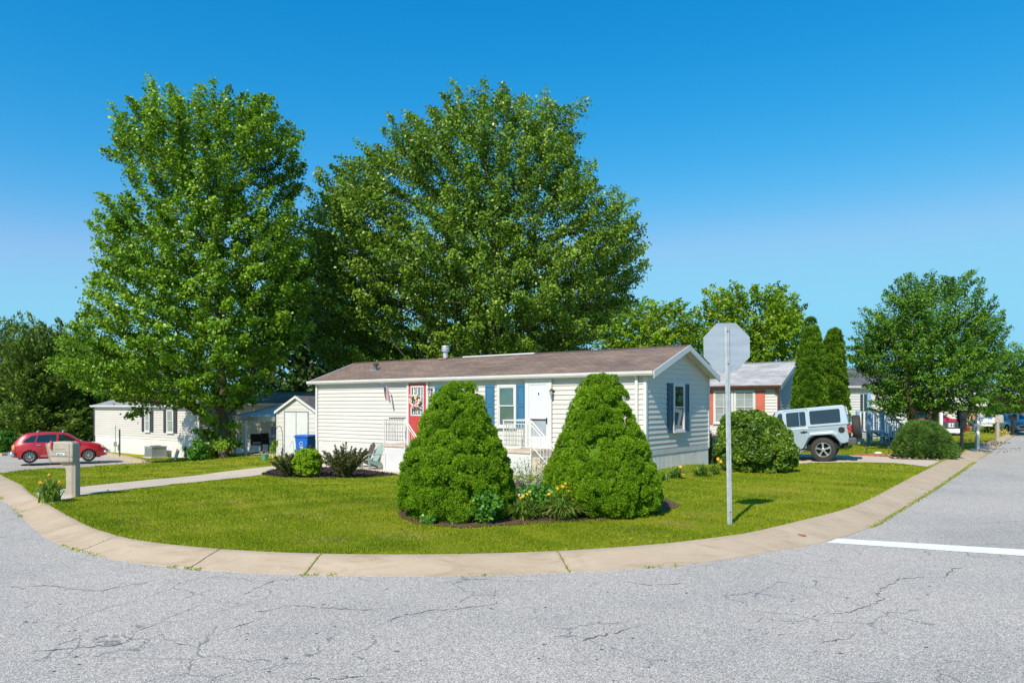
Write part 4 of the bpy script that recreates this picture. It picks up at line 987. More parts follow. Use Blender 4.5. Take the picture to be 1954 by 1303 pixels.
MB().box(-2.35, .70, -.70, .70, .42, .60).box(-.5, .5, -.62, .62, .4, .95).box(-3.5, -2.4, -.62, .62, .4, .95).build("underbody", LINER, jp)
top = MB()
def hs(x, z, o=0.0): return -(.79 - (z - 1.2) * .16) - o       # side of the hard top leans in
zt_ = 1.86
tp = [(-1.72, 1.19), (-1.42, 1.80), (-1.30, zt_), (.70, zt_), (.78, zt_ - .05), (.86, 1.19)]
vs = [(x, hs(x, z), z) for x, z in tp] + [(x, -hs(x, z), z) for x, z in tp]; k = len(tp)
top.add(vs, [tuple(range(k)), tuple(range(2 * k - 1, k - 1, -1))] + [(i, i + k, (i + 1) % k + k, (i + 1) % k) for i in range(k)])
top.build("hardtop", JP, jp, bevel=.03)
def side_patch(name, poly, mat, off, parent=jp, both=True):
    r = None
    for sg in (1, -1) if both else (1,):
        m = MB(); n = len(poly)
        f_ = [(x, sg * (hs(x, z, off) if z > 1.2 else -.79 - off), z) for x, z in poly]; b_ = [(p[0], p[1] + sg * .02, p[2]) for p in f_]
        m.add(f_ + b_, [tuple(range(n)), tuple(range(2 * n - 1, n - 1, -1))] + [(i, i + n, (i + 1) % n + n, (i + 1) % n) for i in range(n)]); r = m.build(name, mat, parent)
    return r
def rrect(x0, x1, z0, z1, r=.05, sk=0):
    p = []
    for cx, cz, a0 in ((x1 - r, z1 - r, 0), (x0 + r, z1 - r, 90), (x0 + r, z0 + r, 180), (x1 - r, z0 + r, 270)):
        for a in (0, 30, 60, 90): t = math.radians(a0 + a); x = cx + r * math.cos(t); z = cz + r * math.sin(t); p.append((x + sk * (z - z0), z))
    return p
side_patch("side_window", rrect(-.33, .62, 1.28, 1.74), CARGLASS, .004); side_patch("side_window", rrect(-1.08, -.46, 1.25, 1.74), CARGLASS, .004)
side_patch("side_window", [(-1.56, 1.27), (-1.34, 1.70), (-1.30, 1.74), (-1.22, 1.74), (-1.20, 1.70), (-1.20, 1.27)], CARGLASS, .004)
side_patch("window_bar", [(-.67, 1.26), (-.65, 1.26), (-.65, 1.73), (-.67, 1.73)], CHROME, .008)
def seam(pts, w=.011):
    m = MB()
    for sg in (1, -1):
        for a, b in zip(pts, pts[1:]):
            d = Vector((b[0] - a[0], 0, b[1] - a[1])).normalized(); nn = Vector((-d.z, 0, d.x)) * w / 2
            def q(p, o): z = p[1]; x = p[0]; return Vector((x, sg * (hs(x, z, .003) if z > 1.2 else -.793), z)) + o
            m.add([q(a, nn), q(b, nn), q(b, -nn), q(a, -nn)], [(0, 1, 2, 3)])
    m.build("door_seam", DARKJ, jp)
seam([(-.40, 1.82), (-.40, 1.0), (-.42, .92), (-.60, .62), (-.64, .54)]); seam([(-1.14, 1.82), (-1.14, .54)]); seam([(-1.14, 1.82), (-.40, 1.82)]); seam([(-.40, 1.19), (.84, 1.19)], .014); seam([(-1.14, .54), (-.64, .54)]); seam([(-2.2, 1.15), (-2.2, .54), (-1.14, .54)])
seam([(-.40, 1.09), (.79, 1.09)], .006)
for hx in (-.55, -1.3):
    for sg in (-1, 1):
        hd = empty("door_handle", (hx, sg * .80, 1.05)); hd.parent = jp
        MB().box(-.11, .11, -.025, .025, -.022, .022).build("grip", BLACK, hd, bevel=.01); MB().lathe([(.045, sg * -.004), (.045, sg * .01), (.02, sg * .012)], n=14, axis='y').build("recess", BLACK, hd)
m = MB().lathe([(.095, -.0), (.10, -.02), (.07, -.026), (.06, -.012), (.0, -.012)], (.62, -.79, 1.03), 20, 'y')
for i in range(6): a = i * math.pi / 3; m.sphere((.62 + .08 * math.cos(a), -.815, 1.03 + .08 * math.sin(a)), .013, 6, 4)
m.build("fuel_cap", BLACK, jp)
# fender flares
for cx in (0, -2.95):
    for sg in (-1, 1):
        m = MB(); o_ = [(cx - .74, .50), (cx - .50, .92), (cx - .36, 1.0), (cx + .36, 1.0), (cx + .48, .93), (cx + .66, .62)]; i_ = [(cx - .62, .50), (cx - .42, .84), (cx - .30, .91), (cx + .30, .91), (cx + .40, .85), (cx + .56, .60)]
        k = len(o_); y0, y1 = sg * .78, sg * .93
        vs = [(p[0], y0, p[1] + .02) for p in o_] + [(p[0], y1, p[1] - .03) for p in o_] + [(p[0], y1, p[1]) for p in i_] + [(p[0], y0, p[1]) for p in i_]
        fs = []
        for j in range(k - 1):
            for r_ in range(3): fs.append((r_ * k + j, r_ * k + j + 1, (r_ + 1) * k + j + 1, (r_ + 1) * k + j))
            fs.append((3 * k + j, 3 * k + j + 1, j + 1, j))
        fs += [(0, k, 2 * k, 3 * k), (k - 1, 4 * k - 1, 3 * k - 1, 2 * k - 1)]
        m.add(vs, fs); m.build("fender_flare", JP, jp, bevel=.012)
for sg in (-1, 1): MB().tube([(-2.3, sg * .84, .42), (-.55, sg * .84, .42)], .04, 8).build("side_step", CHROME, jp, smooth=True)
# rear end
rear = MB(); rear.prism([(.80, .50), (.98, .50), (1.04, .56), (1.04, .70), (.98, .74), (.80, .74)], -.88, .88, 'y'); rear.build("rear_bumper", JTRIM, jp, bevel=.03)
MB().box(1.04, 1.12, -.06, .06, .48, .55).build("tow_hitch", CHROME, jp)
MB().prism([(.835, 1.28), (.79, 1.78), (.795, 1.78), (.845, 1.28)], -.58, .58, 'y').build("rear_window", CARGLASS, jp)
MB().box(.80, .85, -.62, .62, .74, 1.19).build("tailgate", M("dark_tail", (.05, .055, .06), .4), jp, bevel=.01)
for sg in (-1, 1):
    tl = empty("tail_lamp", (.83, sg * .70, 1.02)); tl.parent = jp
    MB().box(-.04, .06, -.085, .085, -.15, .14).build("housing", BLACK, tl, bevel=.015); MB().box(-.045, .068, -.092, .092, .02, .12).build("red_lens", LAMPR, tl, bevel=.01); MB().box(-.042, .066, -.09, .09, -.12, -.02).build("lower_lens", LAMPR, tl, bevel=.01)
MB().box(.87, .90, -.66, -.40, .78, .92).build("number_plate", M("plate_yellow", (.6, .5, .2), .5), jp)
# spare: axis along x
sp = wheel(jp, 1.06, 0.05, wr_, .26, -1, 5, name="spare_wheel", loc_z=1.06); sp.rotation_euler = (0, 0, math.radians(90))
for wx_ in (0, -2.95):
    for sg in (-1, 1): wheel(jp, wx_, sg * .80, wr_, .27, sg, 5)
# front: hood, windscreen, lamps
MB().box(-3.7, -2.5, -.68, .68, 1.06, 1.16).build("bonnet", JP, jp, bevel=.03)
MB().prism([(-1.75, 1.22), (-1.46, 1.76), (-1.47, 1.78), (-1.77, 1.22)], -.64, .64, 'y').build("windscreen", CARGLASS, jp)
for sg in (-1, 1): MB().lathe([(.1, -3.9), (.1, -3.82)], (0, sg * .5, .92), 16, 'x').build("headlight", LAMPC, jp); MB().box(-1.95, -1.75, sg * .86 - .09, sg * .86 + .09, 1.2, 1.38).build("wing_mirror", BLACK, jp, bevel=.02)
MB().box(-4.05, -3.85, -.8, .8, .52, .68).build("front_bumper", JTRIM, jp, bevel=.03)

# ---- generic lofted passenger car
def loft_car(name, loc, rz, paint, P, label, cat="car", ry=0.0):
    """x forward. P: profile dict"""
    root = empty(name, loc, 0, label, cat); root.rotation_euler = (Matrix.Rotation(rz, 4, 'Z') @ Matrix.Rotation(ry, 4, 'Y')).to_euler()
    xs = np.linspace(P['x0'], P['x1'], 110)
    def ip(k, x): a = P[k]; return float(np.interp(x, [q[0] for q in a], [q[1] for q in a]))
    def sm(k, x): return sum(ip(k, x + d) * w for d, w in ((-.08, .25), (0, .5), (.08, .25)))
    hw0 = P['w'] / 2
    def halfw(x):
        t = (x - P['x0']) / (P['x1'] - P['x0']); e = max(0, 1 - ((t - .5) / .5) ** 6 * .28) ; return hw0 * e
    def belt(x): return min(sm('belt', x), sm('top', x) - .01)
    def sect(x):
        w = halfw(x); tp = sm('top', x); bl = belt(x); zb = ip('bot', x); g = min(1, max(0, (tp - bl) / .42))
        rw = w * (.90 - .14 * g); rz_ = tp - .05 * g - .015; fl = P.get('flare', 0)
        pts = [(w * .9, zb), (w * .975, zb + .06)]
        for k in range(1, 9):
            f = k / 9; z = zb + .06 + (bl - zb - .06) * f; bul = math.sin(f * math.pi * .9) * .035
            for cx in P['wheels']:
                dx = abs(x - cx)
                if dx < .55 and fl: bul += fl * (1 - dx / .55) ** .6 * max(0, 1 - abs(f - .45) / .6)
            pts.append((w * .965 + bul, z))
        pts += [(w * .955, bl), (w * .955 + (rw - w * .955) * .5, bl + (rz_ - bl) * .5), (rw, rz_), (rw * .9, tp - .012 * g - .004), (rw * .55, tp), (0, tp + .004)]
        return pts
    n = len(sect(0)); rows = [sect(x) for x in xs]; m = MB()
    for i, x in enumerate(xs):
        r = rows[i]; m.v += [(x, -p[0], p[1]) for p in r] + [(x, p[0], p[1]) for p in r[-2::-1]]
    k = 2 * n - 1; R_ = P['r'] * 1.12
    for i in range(len(xs) - 1):
        for j in range(k - 1):
            ids = (i * k + j, i * k + j + 1, (i + 1) * k + j + 1, (i + 1) * k + j)
            cx = sum(m.v[q][0] for q in ids) / 4; cz = sum(m.v[q][2] for q in ids) / 4
            if abs(m.v[ids[0]][1]) > hw0 * .6 and any(math.hypot(cx - wx, cz - P['r']) < R_ for wx in P['wheels']) and (j < n - 5 or j > k - n + 3): continue
            m.f.append(ids)
    m.f.append(tuple(range(k))); m.f.append(tuple((len(xs) - 1) * k + q for q in range(k)))
    m.build("body", paint, root, smooth='auto')
    MB().box(P['x0'] + .3, P['x1'] - .3, -hw0 * .72, hw0 * .72, .2, min(.75, P['belt'][0][1])).build("underbody", LINER, root)
    for wx in P['wheels']:
        for sg in (-1, 1):
            wheel(root, wx, sg * (hw0 * .965 - .06), P['r'], .2, sg, P.get('spokes', 7), spoke_w=.17)
            m = MB(); q0 = None; ang = np.linspace(-.25, math.pi + .25, 22); vs = []
            for t in ang:
                c, s_ = math.cos(t), math.sin(t); yy = sg * (hw0 * .965 + .03 + P.get('flare', 0) * .8)
                vs += [(wx + c * R_ * 1.10, yy - sg * .06, P['r'] + s_ * R_ * 1.10), (wx + c * R_ * 1.07, yy, P['r'] + s_ * R_ * 1.07), (wx + c * R_, yy, P['r'] + s_ * R_), (wx + c * R_, yy - sg * .5, P['r'] + s_ * R_)]
            fs = []
            for i in range(len(ang) - 1):
                for r_ in range(3): fs.append((i * 4 + r_, i * 4 + r_ + 1, i * 4 + r_ + 5, i * 4 + r_ + 4))
            m.add([v for v in vs], [f for f in fs if f[0] % 4 != 2]); m.build("wheel_arch", paint, root, smooth='auto')
            m = MB(); m.add(vs, [f for f in fs if f[0] % 4 == 2]); m.build("wheel_well", LINER, root)
    def sy(x, z):
        w = halfw(x); tp = sm('top', x); bl = belt(x); g = min(1, max(0, (tp - bl) / .42)); rw = w * (.90 - .14 * g); rz_ = tp - .05 * g - .015
        if z <= bl: return w * .965 + .03
        f = min(1, (z - bl) / max(.02, rz_ - bl)); return w * .955 + (rw - w * .955) * f
    for poly in P['side_glass']:
        for sg in (-1, 1):
            m = MB(); pts = []
            for a, b in zip(poly, poly[1:] + poly[:1]):
                for t in (0, .34, .67): pts.append((a[0] + (b[0] - a[0]) * t, a[1] + (b[1] - a[1]) * t))
            c = (sum(p[0] for p in pts) / len(pts), sum(p[1] for p in pts) / len(pts)); q = lambda p: (p[0], sg * (sy(*p) + .008), p[1])
            m.add([q(c)] + [q(p) for p in pts], [(0, 1 + i, 1 + (i + 1) % len(pts)) for i in range(len(pts))]); m.build("side_window", CARGLASS, root, recalc=False)
    for nm, (xa, xb) in (("windscreen", P['front_glass']), ("rear_window", P['rear_glass'])):
        m = MB(); st_ = np.linspace(xa, xb, 9)
        for x in st_:
            s_ = sect(x); rw = s_[-4][0] * .94
            m.v += [(x, -rw, s_[-4][1] + .006), (x, -rw * .6, s_[-2][1] + .008), (x, 0, s_[-1][1] + .010), (x, rw * .6, s_[-2][1] + .008), (x, rw, s_[-4][1] + .006)]
        for i in range(8):
            for j in range(4): m.f.append((i * 5 + j, i * 5 + j + 1, i * 5 + j + 6, i * 5 + j + 5))
        m.build(nm, CARGLASS, root, recalc=False)
    for seam_ in P.get('seams', []):
        m = MB()
        for sg in (-1, 1):
            for a, b in zip(seam_, seam_[1:]):
                d = Vector((b[0] - a[0], 0, b[1] - a[1])).normalized(); nn = Vector((-d.z, 0, d.x)) * .006
                ff = [Vector((p[0], sg * (sy(*p) + .012), p[1])) for p in (a, b)]; m.add([ff[0] + nn, ff[1] + nn, ff[1] - nn, ff[0] - nn], [(0, 1, 2, 3)])
        m.build("door_seam", DARKJ, root)
    for hx, hz in P.get('handles', []):
        for sg in (-1, 1): MB().box(hx - .1, hx + .1, sg * (sy(hx, hz) + .025) - .018, sg * (sy(hx, hz) + .025) + .018, hz - .02, hz + .02).build("door_handle", P.get('handle_mat', CHROME), root, bevel=.008)
    for sg in (-1, 1):
        x1 = P['x1']; MB().sphere((x1 - .32, sg * hw0 * .72, P['lamp_z']), .14, 12, 8, (1.4, .75, .8)).build("headlight", LAMPC, root, smooth=True)
        MB().sphere((P['x0'] + .12, sg * hw0 * .82, P['tail_z']), .1, 12, 8, (.9, .7, 1.5)).build("tail_lamp", P.get('tailm', LAMPR), root, smooth=True)
        MB().sphere((P['mirror'], sg * (hw0 + .08), P['belt'][len(P['belt']) // 2][1] + .06), .09, 10, 6, (.7, 1, .7)).build("wing_mirror", paint, root, smooth=True)
    return root, sy, sect
# ---- red retro hatchback at the left
PR = dict(x0=-2.12, x1=2.16, w=1.70, r=.325, wheels=[-1.31, 1.31], flare=.055, spokes=9,
          top=[(-2.12, .92), (-2.02, 1.02), (-1.92, 1.20), (-1.72, 1.42), (-1.5, 1.53), (-1.1, 1.585), (-.5, 1.60), (.15, 1.56), (.42, 1.47), (.75, 1.24), (1.02, 1.06), (1.5, 1.00), (1.85, .90), (2.05, .76), (2.16, .62)],
          belt=[(-2.12, .86), (-1.7, 1.01), (-1, 1.04), (0, 1.03), (.8, 1.02), (1.3, .96), (1.8, .84), (2.16, .58)], bot=[(-2.12, .34), (-1.8, .27), (0, .24), (1.9, .26), (2.16, .32)],
          side_glass=[[(-1.64, 1.07), (-1.50, 1.22), (-1.24, 1.41), (-1.02, 1.44), (-1.12, 1.07)], [(-1.05, 1.07), (-.96, 1.44), (-.5, 1.47), (-.16, 1.47), (-.16, 1.07)], [(-.06, 1.07), (-.06, 1.47), (.18, 1.44), (.46, 1.33), (.80, 1.10), (.80, 1.07)]],
          front_glass=(.44, .98), rear_glass=(-2.0, -1.62), handles=[(-.93, .93), (.15, .93)], lamp_z=.74, tail_z=.80, mirror=.72, tailm=LAMPO,
          seams=[[(-.11, 1.5), (-.11, .3)], [(.95, 1.0), (.93, .3)], [(-1.16, 1.03), (-1.05, .8), (-.82, .35)]])
g = G(57, 883.5, 0); RC = math.radians(30); cz = h(-24, 38)
gx, gy = X(57, 37.2), 37.2
fwd = Vector((math.cos(RC), math.sin(RC), 0)); rgt = Vector((math.sin(RC), -math.cos(RC), 0))
cc = Vector((gx, gy, 0)) + fwd * 1.31 - rgt * .8
zr_ = Z(884, gy); RCAR = carpaint("red_car_paint", (.43, .010, .016), .0)
rcar, sy_, sect_ = loft_car("parked_car", (cc.x, cc.y, zr_ + .01), RC, RCAR, PR, "red retro hatchback with chrome bumpers parked on the side street at left", ry=0.0)
m = MB()
m.tube([(2.05, -.80, .50), (2.22, -.55, .50), (2.28, 0, .50), (2.22, .55, .50), (2.05, .80, .50)], .085, 10); m.build("front_bumper", CHROME, rcar, smooth=True)
m = MB(); m.tube([(-2.0, -.84, .50), (-2.18, -.6, .50), (-2.24, 0, .50), (-2.18, .6, .50), (-2.0, .84, .50)], .11, 10); m.build("rear_bumper", CHROME, rcar, smooth=True)
for sg in (-1, 1): MB().box(-.85, .85, sg * .895 - .015, sg * .895 + .015, .36, .39).build("sill_trim", CHROME, rcar)
for xx in (-1.0, .12):
    MB().tube([(xx, -.62, 1.55), (xx, -.55, 1.64), (xx, .55, 1.64), (xx, .62, 1.55)], .028, 6).build("roof_rack_bar", GALV, rcar)
m = MB()
for i in range(5): m.tube([(2.06 - i * .012, -.22, .60 + i * .035), (2.12 - i * .02, 0, .60 + i * .035), (2.06 - i * .012, .22, .60 + i * .035)], .009, 5)
m.build("grille", CHROME, rcar)
# ---- red hatchback far right, silver sedan at the frame edge
PS = dict(x0=-2.2, x1=2.2, w=1.76, r=.32, wheels=[-1.32, 1.36], flare=.0, spokes=7,
          top=[(-2.2, .92), (-1.9, 1.0), (-1.55, 1.08), (-1.0, 1.36), (-.5, 1.44), (.1, 1.43), (.5, 1.30), (1.05, 1.0), (1.7, .90), (2.05, .78), (2.2, .60)],
          belt=[(-2.2, .86), (-1.5, .93), (0, .93), (1, .92), (1.8, .80), (2.2, .56)], bot=[(-2.2, .34), (-1.8, .25), (0, .2), (1.9, .22), (2.2, .3)],
          side_glass=[[(-1.35, .97), (-.95, 1.26), (-.6, 1.33), (-.22, 1.35), (-.22, .97)], [(-.12, .97), (-.12, 1.35), (.15, 1.33), (.45, 1.22), (.85, .98)]],
          front_glass=(.5, 1.02), rear_glass=(-1.52, -1.02), handles=[(-.5, .86), (.5, .86)], lamp_z=.68, tail_z=.78, mirror=.72, seams=[[(-.17, 1.38), (-.17, .25)]])
Ys = 49.0; gx = X(1945, Ys)
sc_, _, _ = loft_car("parked_car", (gx + .95, Ys + 2.2, h(gx, Ys) - .11), math.radians(-100), carpaint("silver_paint", (.45, .48, .52), .4), PS, "silver blue sedan facing the camera on the street at the right edge")
MB().box(2.12, 2.2, -.5, .5, .42, .56).build("grille", BLACK, sc_)
Yr = 45.0
rc2, _, _ = loft_car("parked_car", (X(1771, Yr), Yr, h(20, Yr) + .0), math.radians(-6), RCAR, PR | dict(tailm=LAMPR, flare=0), "red hatchback parked far right behind the numbered mailbox")

# ------------------------------------------------------------------ street furniture
# stop sign seen from behind
g = G(1393.5, 1001, 0); d_ = g[1]
ss_ = empty("stop_sign", g, 0, "octagonal stop sign seen from behind on a galvanised post at the corner", "road sign"); ss_.rotation_euler = (0, math.radians(-.9), math.radians(6))
cz = Z(662, d_) - g[2]; R = .762 / 2 / math.cos(math.pi / 8)
def mat_signback():
    m, n, l, p = nt("sign_back_aluminium")
    c = rampn(n, l, noise(n, l, 3, 5, stretch=(.5, 1, 3)), [(.3, (.33, .39, .45)), (.7, (.42, .48, .54))])
    s = rampn(n, l, noise(n, l, 9, 3, stretch=(3.5, 1, .18)), [(.68, (0, 0, 0)), (.74, (.5, .5, .5))])
    l.new(mix(n, l, c, (.72, .76, .8), s), p.inputs['Base Color']); p.inputs['Roughness'].default_value = .5; p.inputs['Metallic'].default_value = .25; return m
octp = [(R * math.cos(math.pi / 8 + i * math.pi / 4), cz + R * math.sin(math.pi / 8 + i * math.pi / 4)) for i in range(8)]
MB().prism(octp, .03, .034, 'y').build("sign_plate", mat_signback(), ss_)
in_ = [(x * .955, cz + (z - cz) * .955) for x, z in octp]
MB().prism(octp, .0345, .0352, 'y').build("white_border", WHITE, ss_); MB().prism(in_, .0355, .0362, 'y').build("red_face", M("sign_red", (.5, .02, .03), .4), ss_)
text_mesh("lettering", "STOP", .32, WHITE, ss_, (0, .0375, cz), (math.radians(90), 0, math.radians(180)))
# U-channel post with punched holes: built as webs between the holes
pt = MB(); hgt = cz + .33; w2 = .022
z = -.1; hs_ = .0254
pt.box(-.018, -.006, -.014, -.010, -.1, hgt); pt.box(.006, .018, -.014, -.010, -.1, hgt)
while z < hgt: pt.box(-.0062, .0062, -.0138, -.0102, z, min(hgt, z + hs_ * .62)); z += hs_ * 1.0
pt.box(-.022, -.018, -.014, .018, -.1, hgt); pt.box(.018, .022, -.014, .018, -.1, hgt); pt.box(-.041, -.022, .015, .019, -.1, hgt); pt.box(.022, .041, .015, .019, -.1, hgt)
pt.build("post", GALV, ss_)
MB().box(-.0065, .0065, -.009, -.006, -.05, hgt).build("hole_shade_strip", DARKJ, ss_)  # solid dark strip behind the holes, standing in for shade inside the channel
for zz in (cz + .25, cz - .27, cz * .03 + .12): MB().lathe([(.011, -.014), (.011, -.022), (.004, -.023)], (0, 0, zz), 6, 'y').build("bolt", DARKJ, ss_)

# tan plastic mailbox on its moulded post
TAN = M("tan_plastic", (.40, .355, .285), .55, var=.12, vscale=5, bmp=.12, bscale=60); TAN2 = M("tan_plastic_dark", (.30, .27, .22), .6, var=.1)
g = G(139, 947, 0); s_ = F / g[1]
mb = empty("mailbox", g, math.radians(-8), "large tan plastic mailbox with red flag on a moulded post beside the walk at left", "mailbox")
def mx(px): return (px - 140) / s_
def mz(py): return (947.5 - py) / s_
post = [(mx(130.5), -.03), (mx(151), -.03), (mx(151), mz(880)), (mx(117), mz(880)), (mx(117), mz(884.5)), (mx(121), mz(886.5)), (mx(126), mz(889)), (mx(129), mz(893)), (mx(130.5), mz(900))]
pm = MB().prism(post, -.075, .075, 'y'); pm.build("post", TAN, mb, bevel=.02)
m = MB(); 
for x in (mx(144), mx(147.5)): m.box(x - .006, x + .006, -.082, -.0755, 0, mz(884))
m.build("post_groove", TAN2, mb)
bx = [(mx(95.5), mz(847.5)), (mx(102), mz(843.5)), (mx(120), mz(842)), (mx(147), mz(842.5)), (mx(151.5), mz(847)), (mx(151.5), mz(881)), (mx(105), mz(882.8)), (mx(103.5), mz(878))]
MB().prism(bx, -.16, .06, 'y').build("box", TAN, mb, bevel=.03)
dr_ = [(mx(94.6), mz(846)), (mx(97.2), mz(845)), (mx(106.6), mz(883.5)), (mx(104), mz(884))]; MB().prism(dr_, -.165, .065, 'y').build("door", TAN2, mb, bevel=.008)
m = MB(); m.box(mx(104), mx(151), -.168, -.161, mz(870.5), mz(869.5)); m.box(mx(107), mx(141), -.166, -.161, mz(869), mz(868.3)); m.box(mx(107), mx(141), -.166, -.161, mz(862.5), mz(861.8)); m.box(mx(114), mx(135), -.167, -.161, mz(857), mz(856.2)); m.box(mx(143.8), mx(144.8), -.167, -.161, mz(881), mz(845)); m.build("moulding", TAN2, mb)
fl_ = MB().prism([(mx(105), mz(856)), (mx(110), mz(856.5)), (mx(109.5), mz(850)), (mx(110.5), mz(842)), (mx(109), mz(840.2)), (mx(107), mz(840.6)), (mx(106.5), mz(849))], -.195, -.18, 'y'); fl_.build("flag", M("faded_red_plastic", (.6, .06, .07), .5), mb, bevel=.003)
pl = MB(); pl.box(mx(118), mx(136), -.169, -.164, mz(868), mz(863)); pl.build("number_plate", M("worn_white_sticker", (.62, .68, .68), .5, var=.3, vscale=40), mb)
pl = MB(); pl.tube([(mx(120), -.171, mz(866)), (mx(123), -.171, mz(864.5)), (mx(125), -.171, mz(867)), (mx(121), -.171, mz(867.4))], .006, 5); pl.tube([(mx(125.5), -.171, mz(864.3)), (mx(129), -.171, mz(867.3))], .005, 5); pl.tube([(mx(129), -.171, mz(865)), (mx(132), -.171, mz(866.8))], .004, 5); pl.build("black_mark", BLACK, mb)

# right-hand mailboxes
def postbox(name, px, Y, base, label, post_mat, box_mat, py_top, py_bot, length, hbox, right=True, arm=None, group=None, post_w=.1):
    x = X(px, Y); z0 = h(x, Y) - .02; r = empty(name, (x, Y, z0), 0, label, "mailbox", group)
    zt, zb = Z(py_top, Y) - z0, Z(py_bot, Y) - z0
    MB().box(-post_w / 2, post_w / 2, -post_w / 2, post_w / 2, 0, zt if right is None else base).build("post", post_mat, r, bevel=.008)
    prof = [(-.09, zb), (.09, zb), (.09, zb + (zt - zb) * .55)] + [(.09 * math.cos(t), zb + (zt - zb) * .55 + (zt - zb) * .45 * math.sin(t)) for t in np.linspace(.2, math.pi - .2, 6)] + [(-.09, zb + (zt - zb) * .55)]
    x0, x1 = (post_w / 2 + .002, post_w / 2 + length) if right else (-length / 2, length / 2)
    if right is None: x0, x1 = -length / 2, length / 2
    MB().prism(prof, x0, x1, 'x').build("box", box_mat, r)
    return r, x0, x1, zb, zt
Yp = 27.5
r, x0, x1, zb, zt = postbox("mailbox", 1795.5, Yp, 1.62, "white post mailbox with a dark box numbered 166 beside the crabapple", WHITE, M("charcoal_plastic", (.05, .055, .06), .45), 803.5, 817.5, .56, .3)
MB().box(.05, .66, -.1, .1, zb - .16, zb - .002).build("support_arm", WHITE, r)
MB().box(x0 + .16, x0 + .41, -.098, -.0915, zb + .06, zb + .21).build("number_plate", WHITE, r)
text_mesh("number", "166", .16, BLACK, r, (x0 + .285, -.1, zb + .135), (math.radians(90), 0, 0), space_character=1.25, offset=.004)
Yb = X(1836, 1) and 28.8
r, x0, x1, zb, zt = postbox("mailbox", 1835.5, Yb, 1.75, "black mailbox with a pale lid on a thin dark post left of the white post", BLACK, BLACK, 783, 800, .3, .3, right=None, post_w=.09)
MB().box(-.1, .16, -.13, .13, zt, zt + .17).build("newspaper_box", M("grey_green_box", (.28, .34, .33), .6), r, bevel=.02)
MB().box(-.14, .14, -.1, .1, .9, zb).build("bracket", BLACK, r, bevel=.01)
Yw = 31.0
r, x0, x1, zb, zt = postbox("mailbox", 1865, Yw, 1.55, "white wooden mailbox post with a white box and crossbar", WHITE, WHITE, 795.5, 807, .62, .3, post_w=.12)
MB().box(-.16, .62, -.05, .05, zb - .13, zb - .04).build("crossbar", WHITE, r)
Yt = 38.0
r, x0, x1, zb, zt = postbox("mailbox", 1903, Yt, 1.2, "weathered tan mailbox behind the daylilies, between the white and the black ones", TAN, M("weathered_tan", (.42, .38, .31), .7, var=.3, vscale=10), 791, 806, .54, .3, right=None, post_w=.14)
Yk = 46.0
r, x0, x1, zb, zt = postbox("mailbox", 1932.5, Yk, 1.0, "black mailbox on a black post in a flower ring near the silver sedan", BLACK, BLACK, 791, 801, .4, .3, right=None, post_w=.14)
for px, py0, py1, Yf, lb in ((1941, 783, 812, 50, "tall white fence post right of the far black mailbox"), (1918, 786, 809, 56, "thin white post in the lawn left of the far black mailbox")):
    x = X(px, Yf); MBb = MB().box(-.07, .07, -.07, .07, 0, Z(py0, Yf) - h(x, Yf)); MBb.prism([(-.09, Z(py0, Yf) - h(x, Yf)), (.09, Z(py0, Yf) - h(x, Yf)), (0, Z(py0, Yf) - h(x, Yf) + .12)], -.08, .08, 'y')
    tag(MBb.build("white_post", WHITE, loc=(x, Yf, h(x, Yf))), lb, "post")

# blue wheeled bin
BINB = M("blue_plastic", (.015, .13, .55), .4, var=.08)
bz = h(-8.65, 30.4); b_ = empty("wheelie_bin", (X(583, 30.6), 30.6, bz), ANG + .35, "blue wheeled recycling bin standing between the shed and the mobile home", "bin")
bv = [(-.24, -.26, .06), (.24, -.26, .06), (.24, .24, .06), (-.24, .24, .06), (-.31, -.34, .98), (.31, -.34, .98), (.31, .36, .98), (-.31, .36, .98)]
MB().add(bv, [(0, 3, 2, 1), (4, 5, 6, 7), (0, 1, 5, 4), (1, 2, 6, 5), (2, 3, 7, 6), (3, 0, 4, 7)]).build("body", BINB, b_, bevel=.03)
MB().box(-.35, .35, -.38, .40, .98, 1.03).prism([(-.33, 1.03), (.33, 1.03), (.27, 1.08), (-.27, 1.08)], -.34, .36, 'y').build("lid", BINB, b_, bevel=.015)
MB().tube([(-.28, .44, .98), (.28, .44, .98)], .02, 8).build("handle", BINB, b_)
for sx in (-.27, .27): MB().lathe([(.11, -.03), (.11, .03)], (sx, .28, .11), 16, 'x').build("wheel", BLACK, b_)
m = MB()
for k in range(3):
    a0 = k * 2 * math.pi / 3 + .5; c = (0, .72)
    pts_ = [(.075 * math.cos(a0 + t), .72 + .075 * math.sin(a0 + t)) for t in np.linspace(0, 1.5, 5)]
    m.tube([(p[0], -.322 - (p[1] - .72) * .087 - .004, p[1]) for p in pts_], .012, 5)
for k, wd in enumerate((.18, .13, .16)): zz = .58 - k * .05; m.box(-wd / 2, wd / 2, -.3 - (zz - .5) * .087 - .012, -.30 - (zz - .5) * .087 - .004, zz - .012, zz + .012)
m.build("recycling_mark", WHITE, b_)

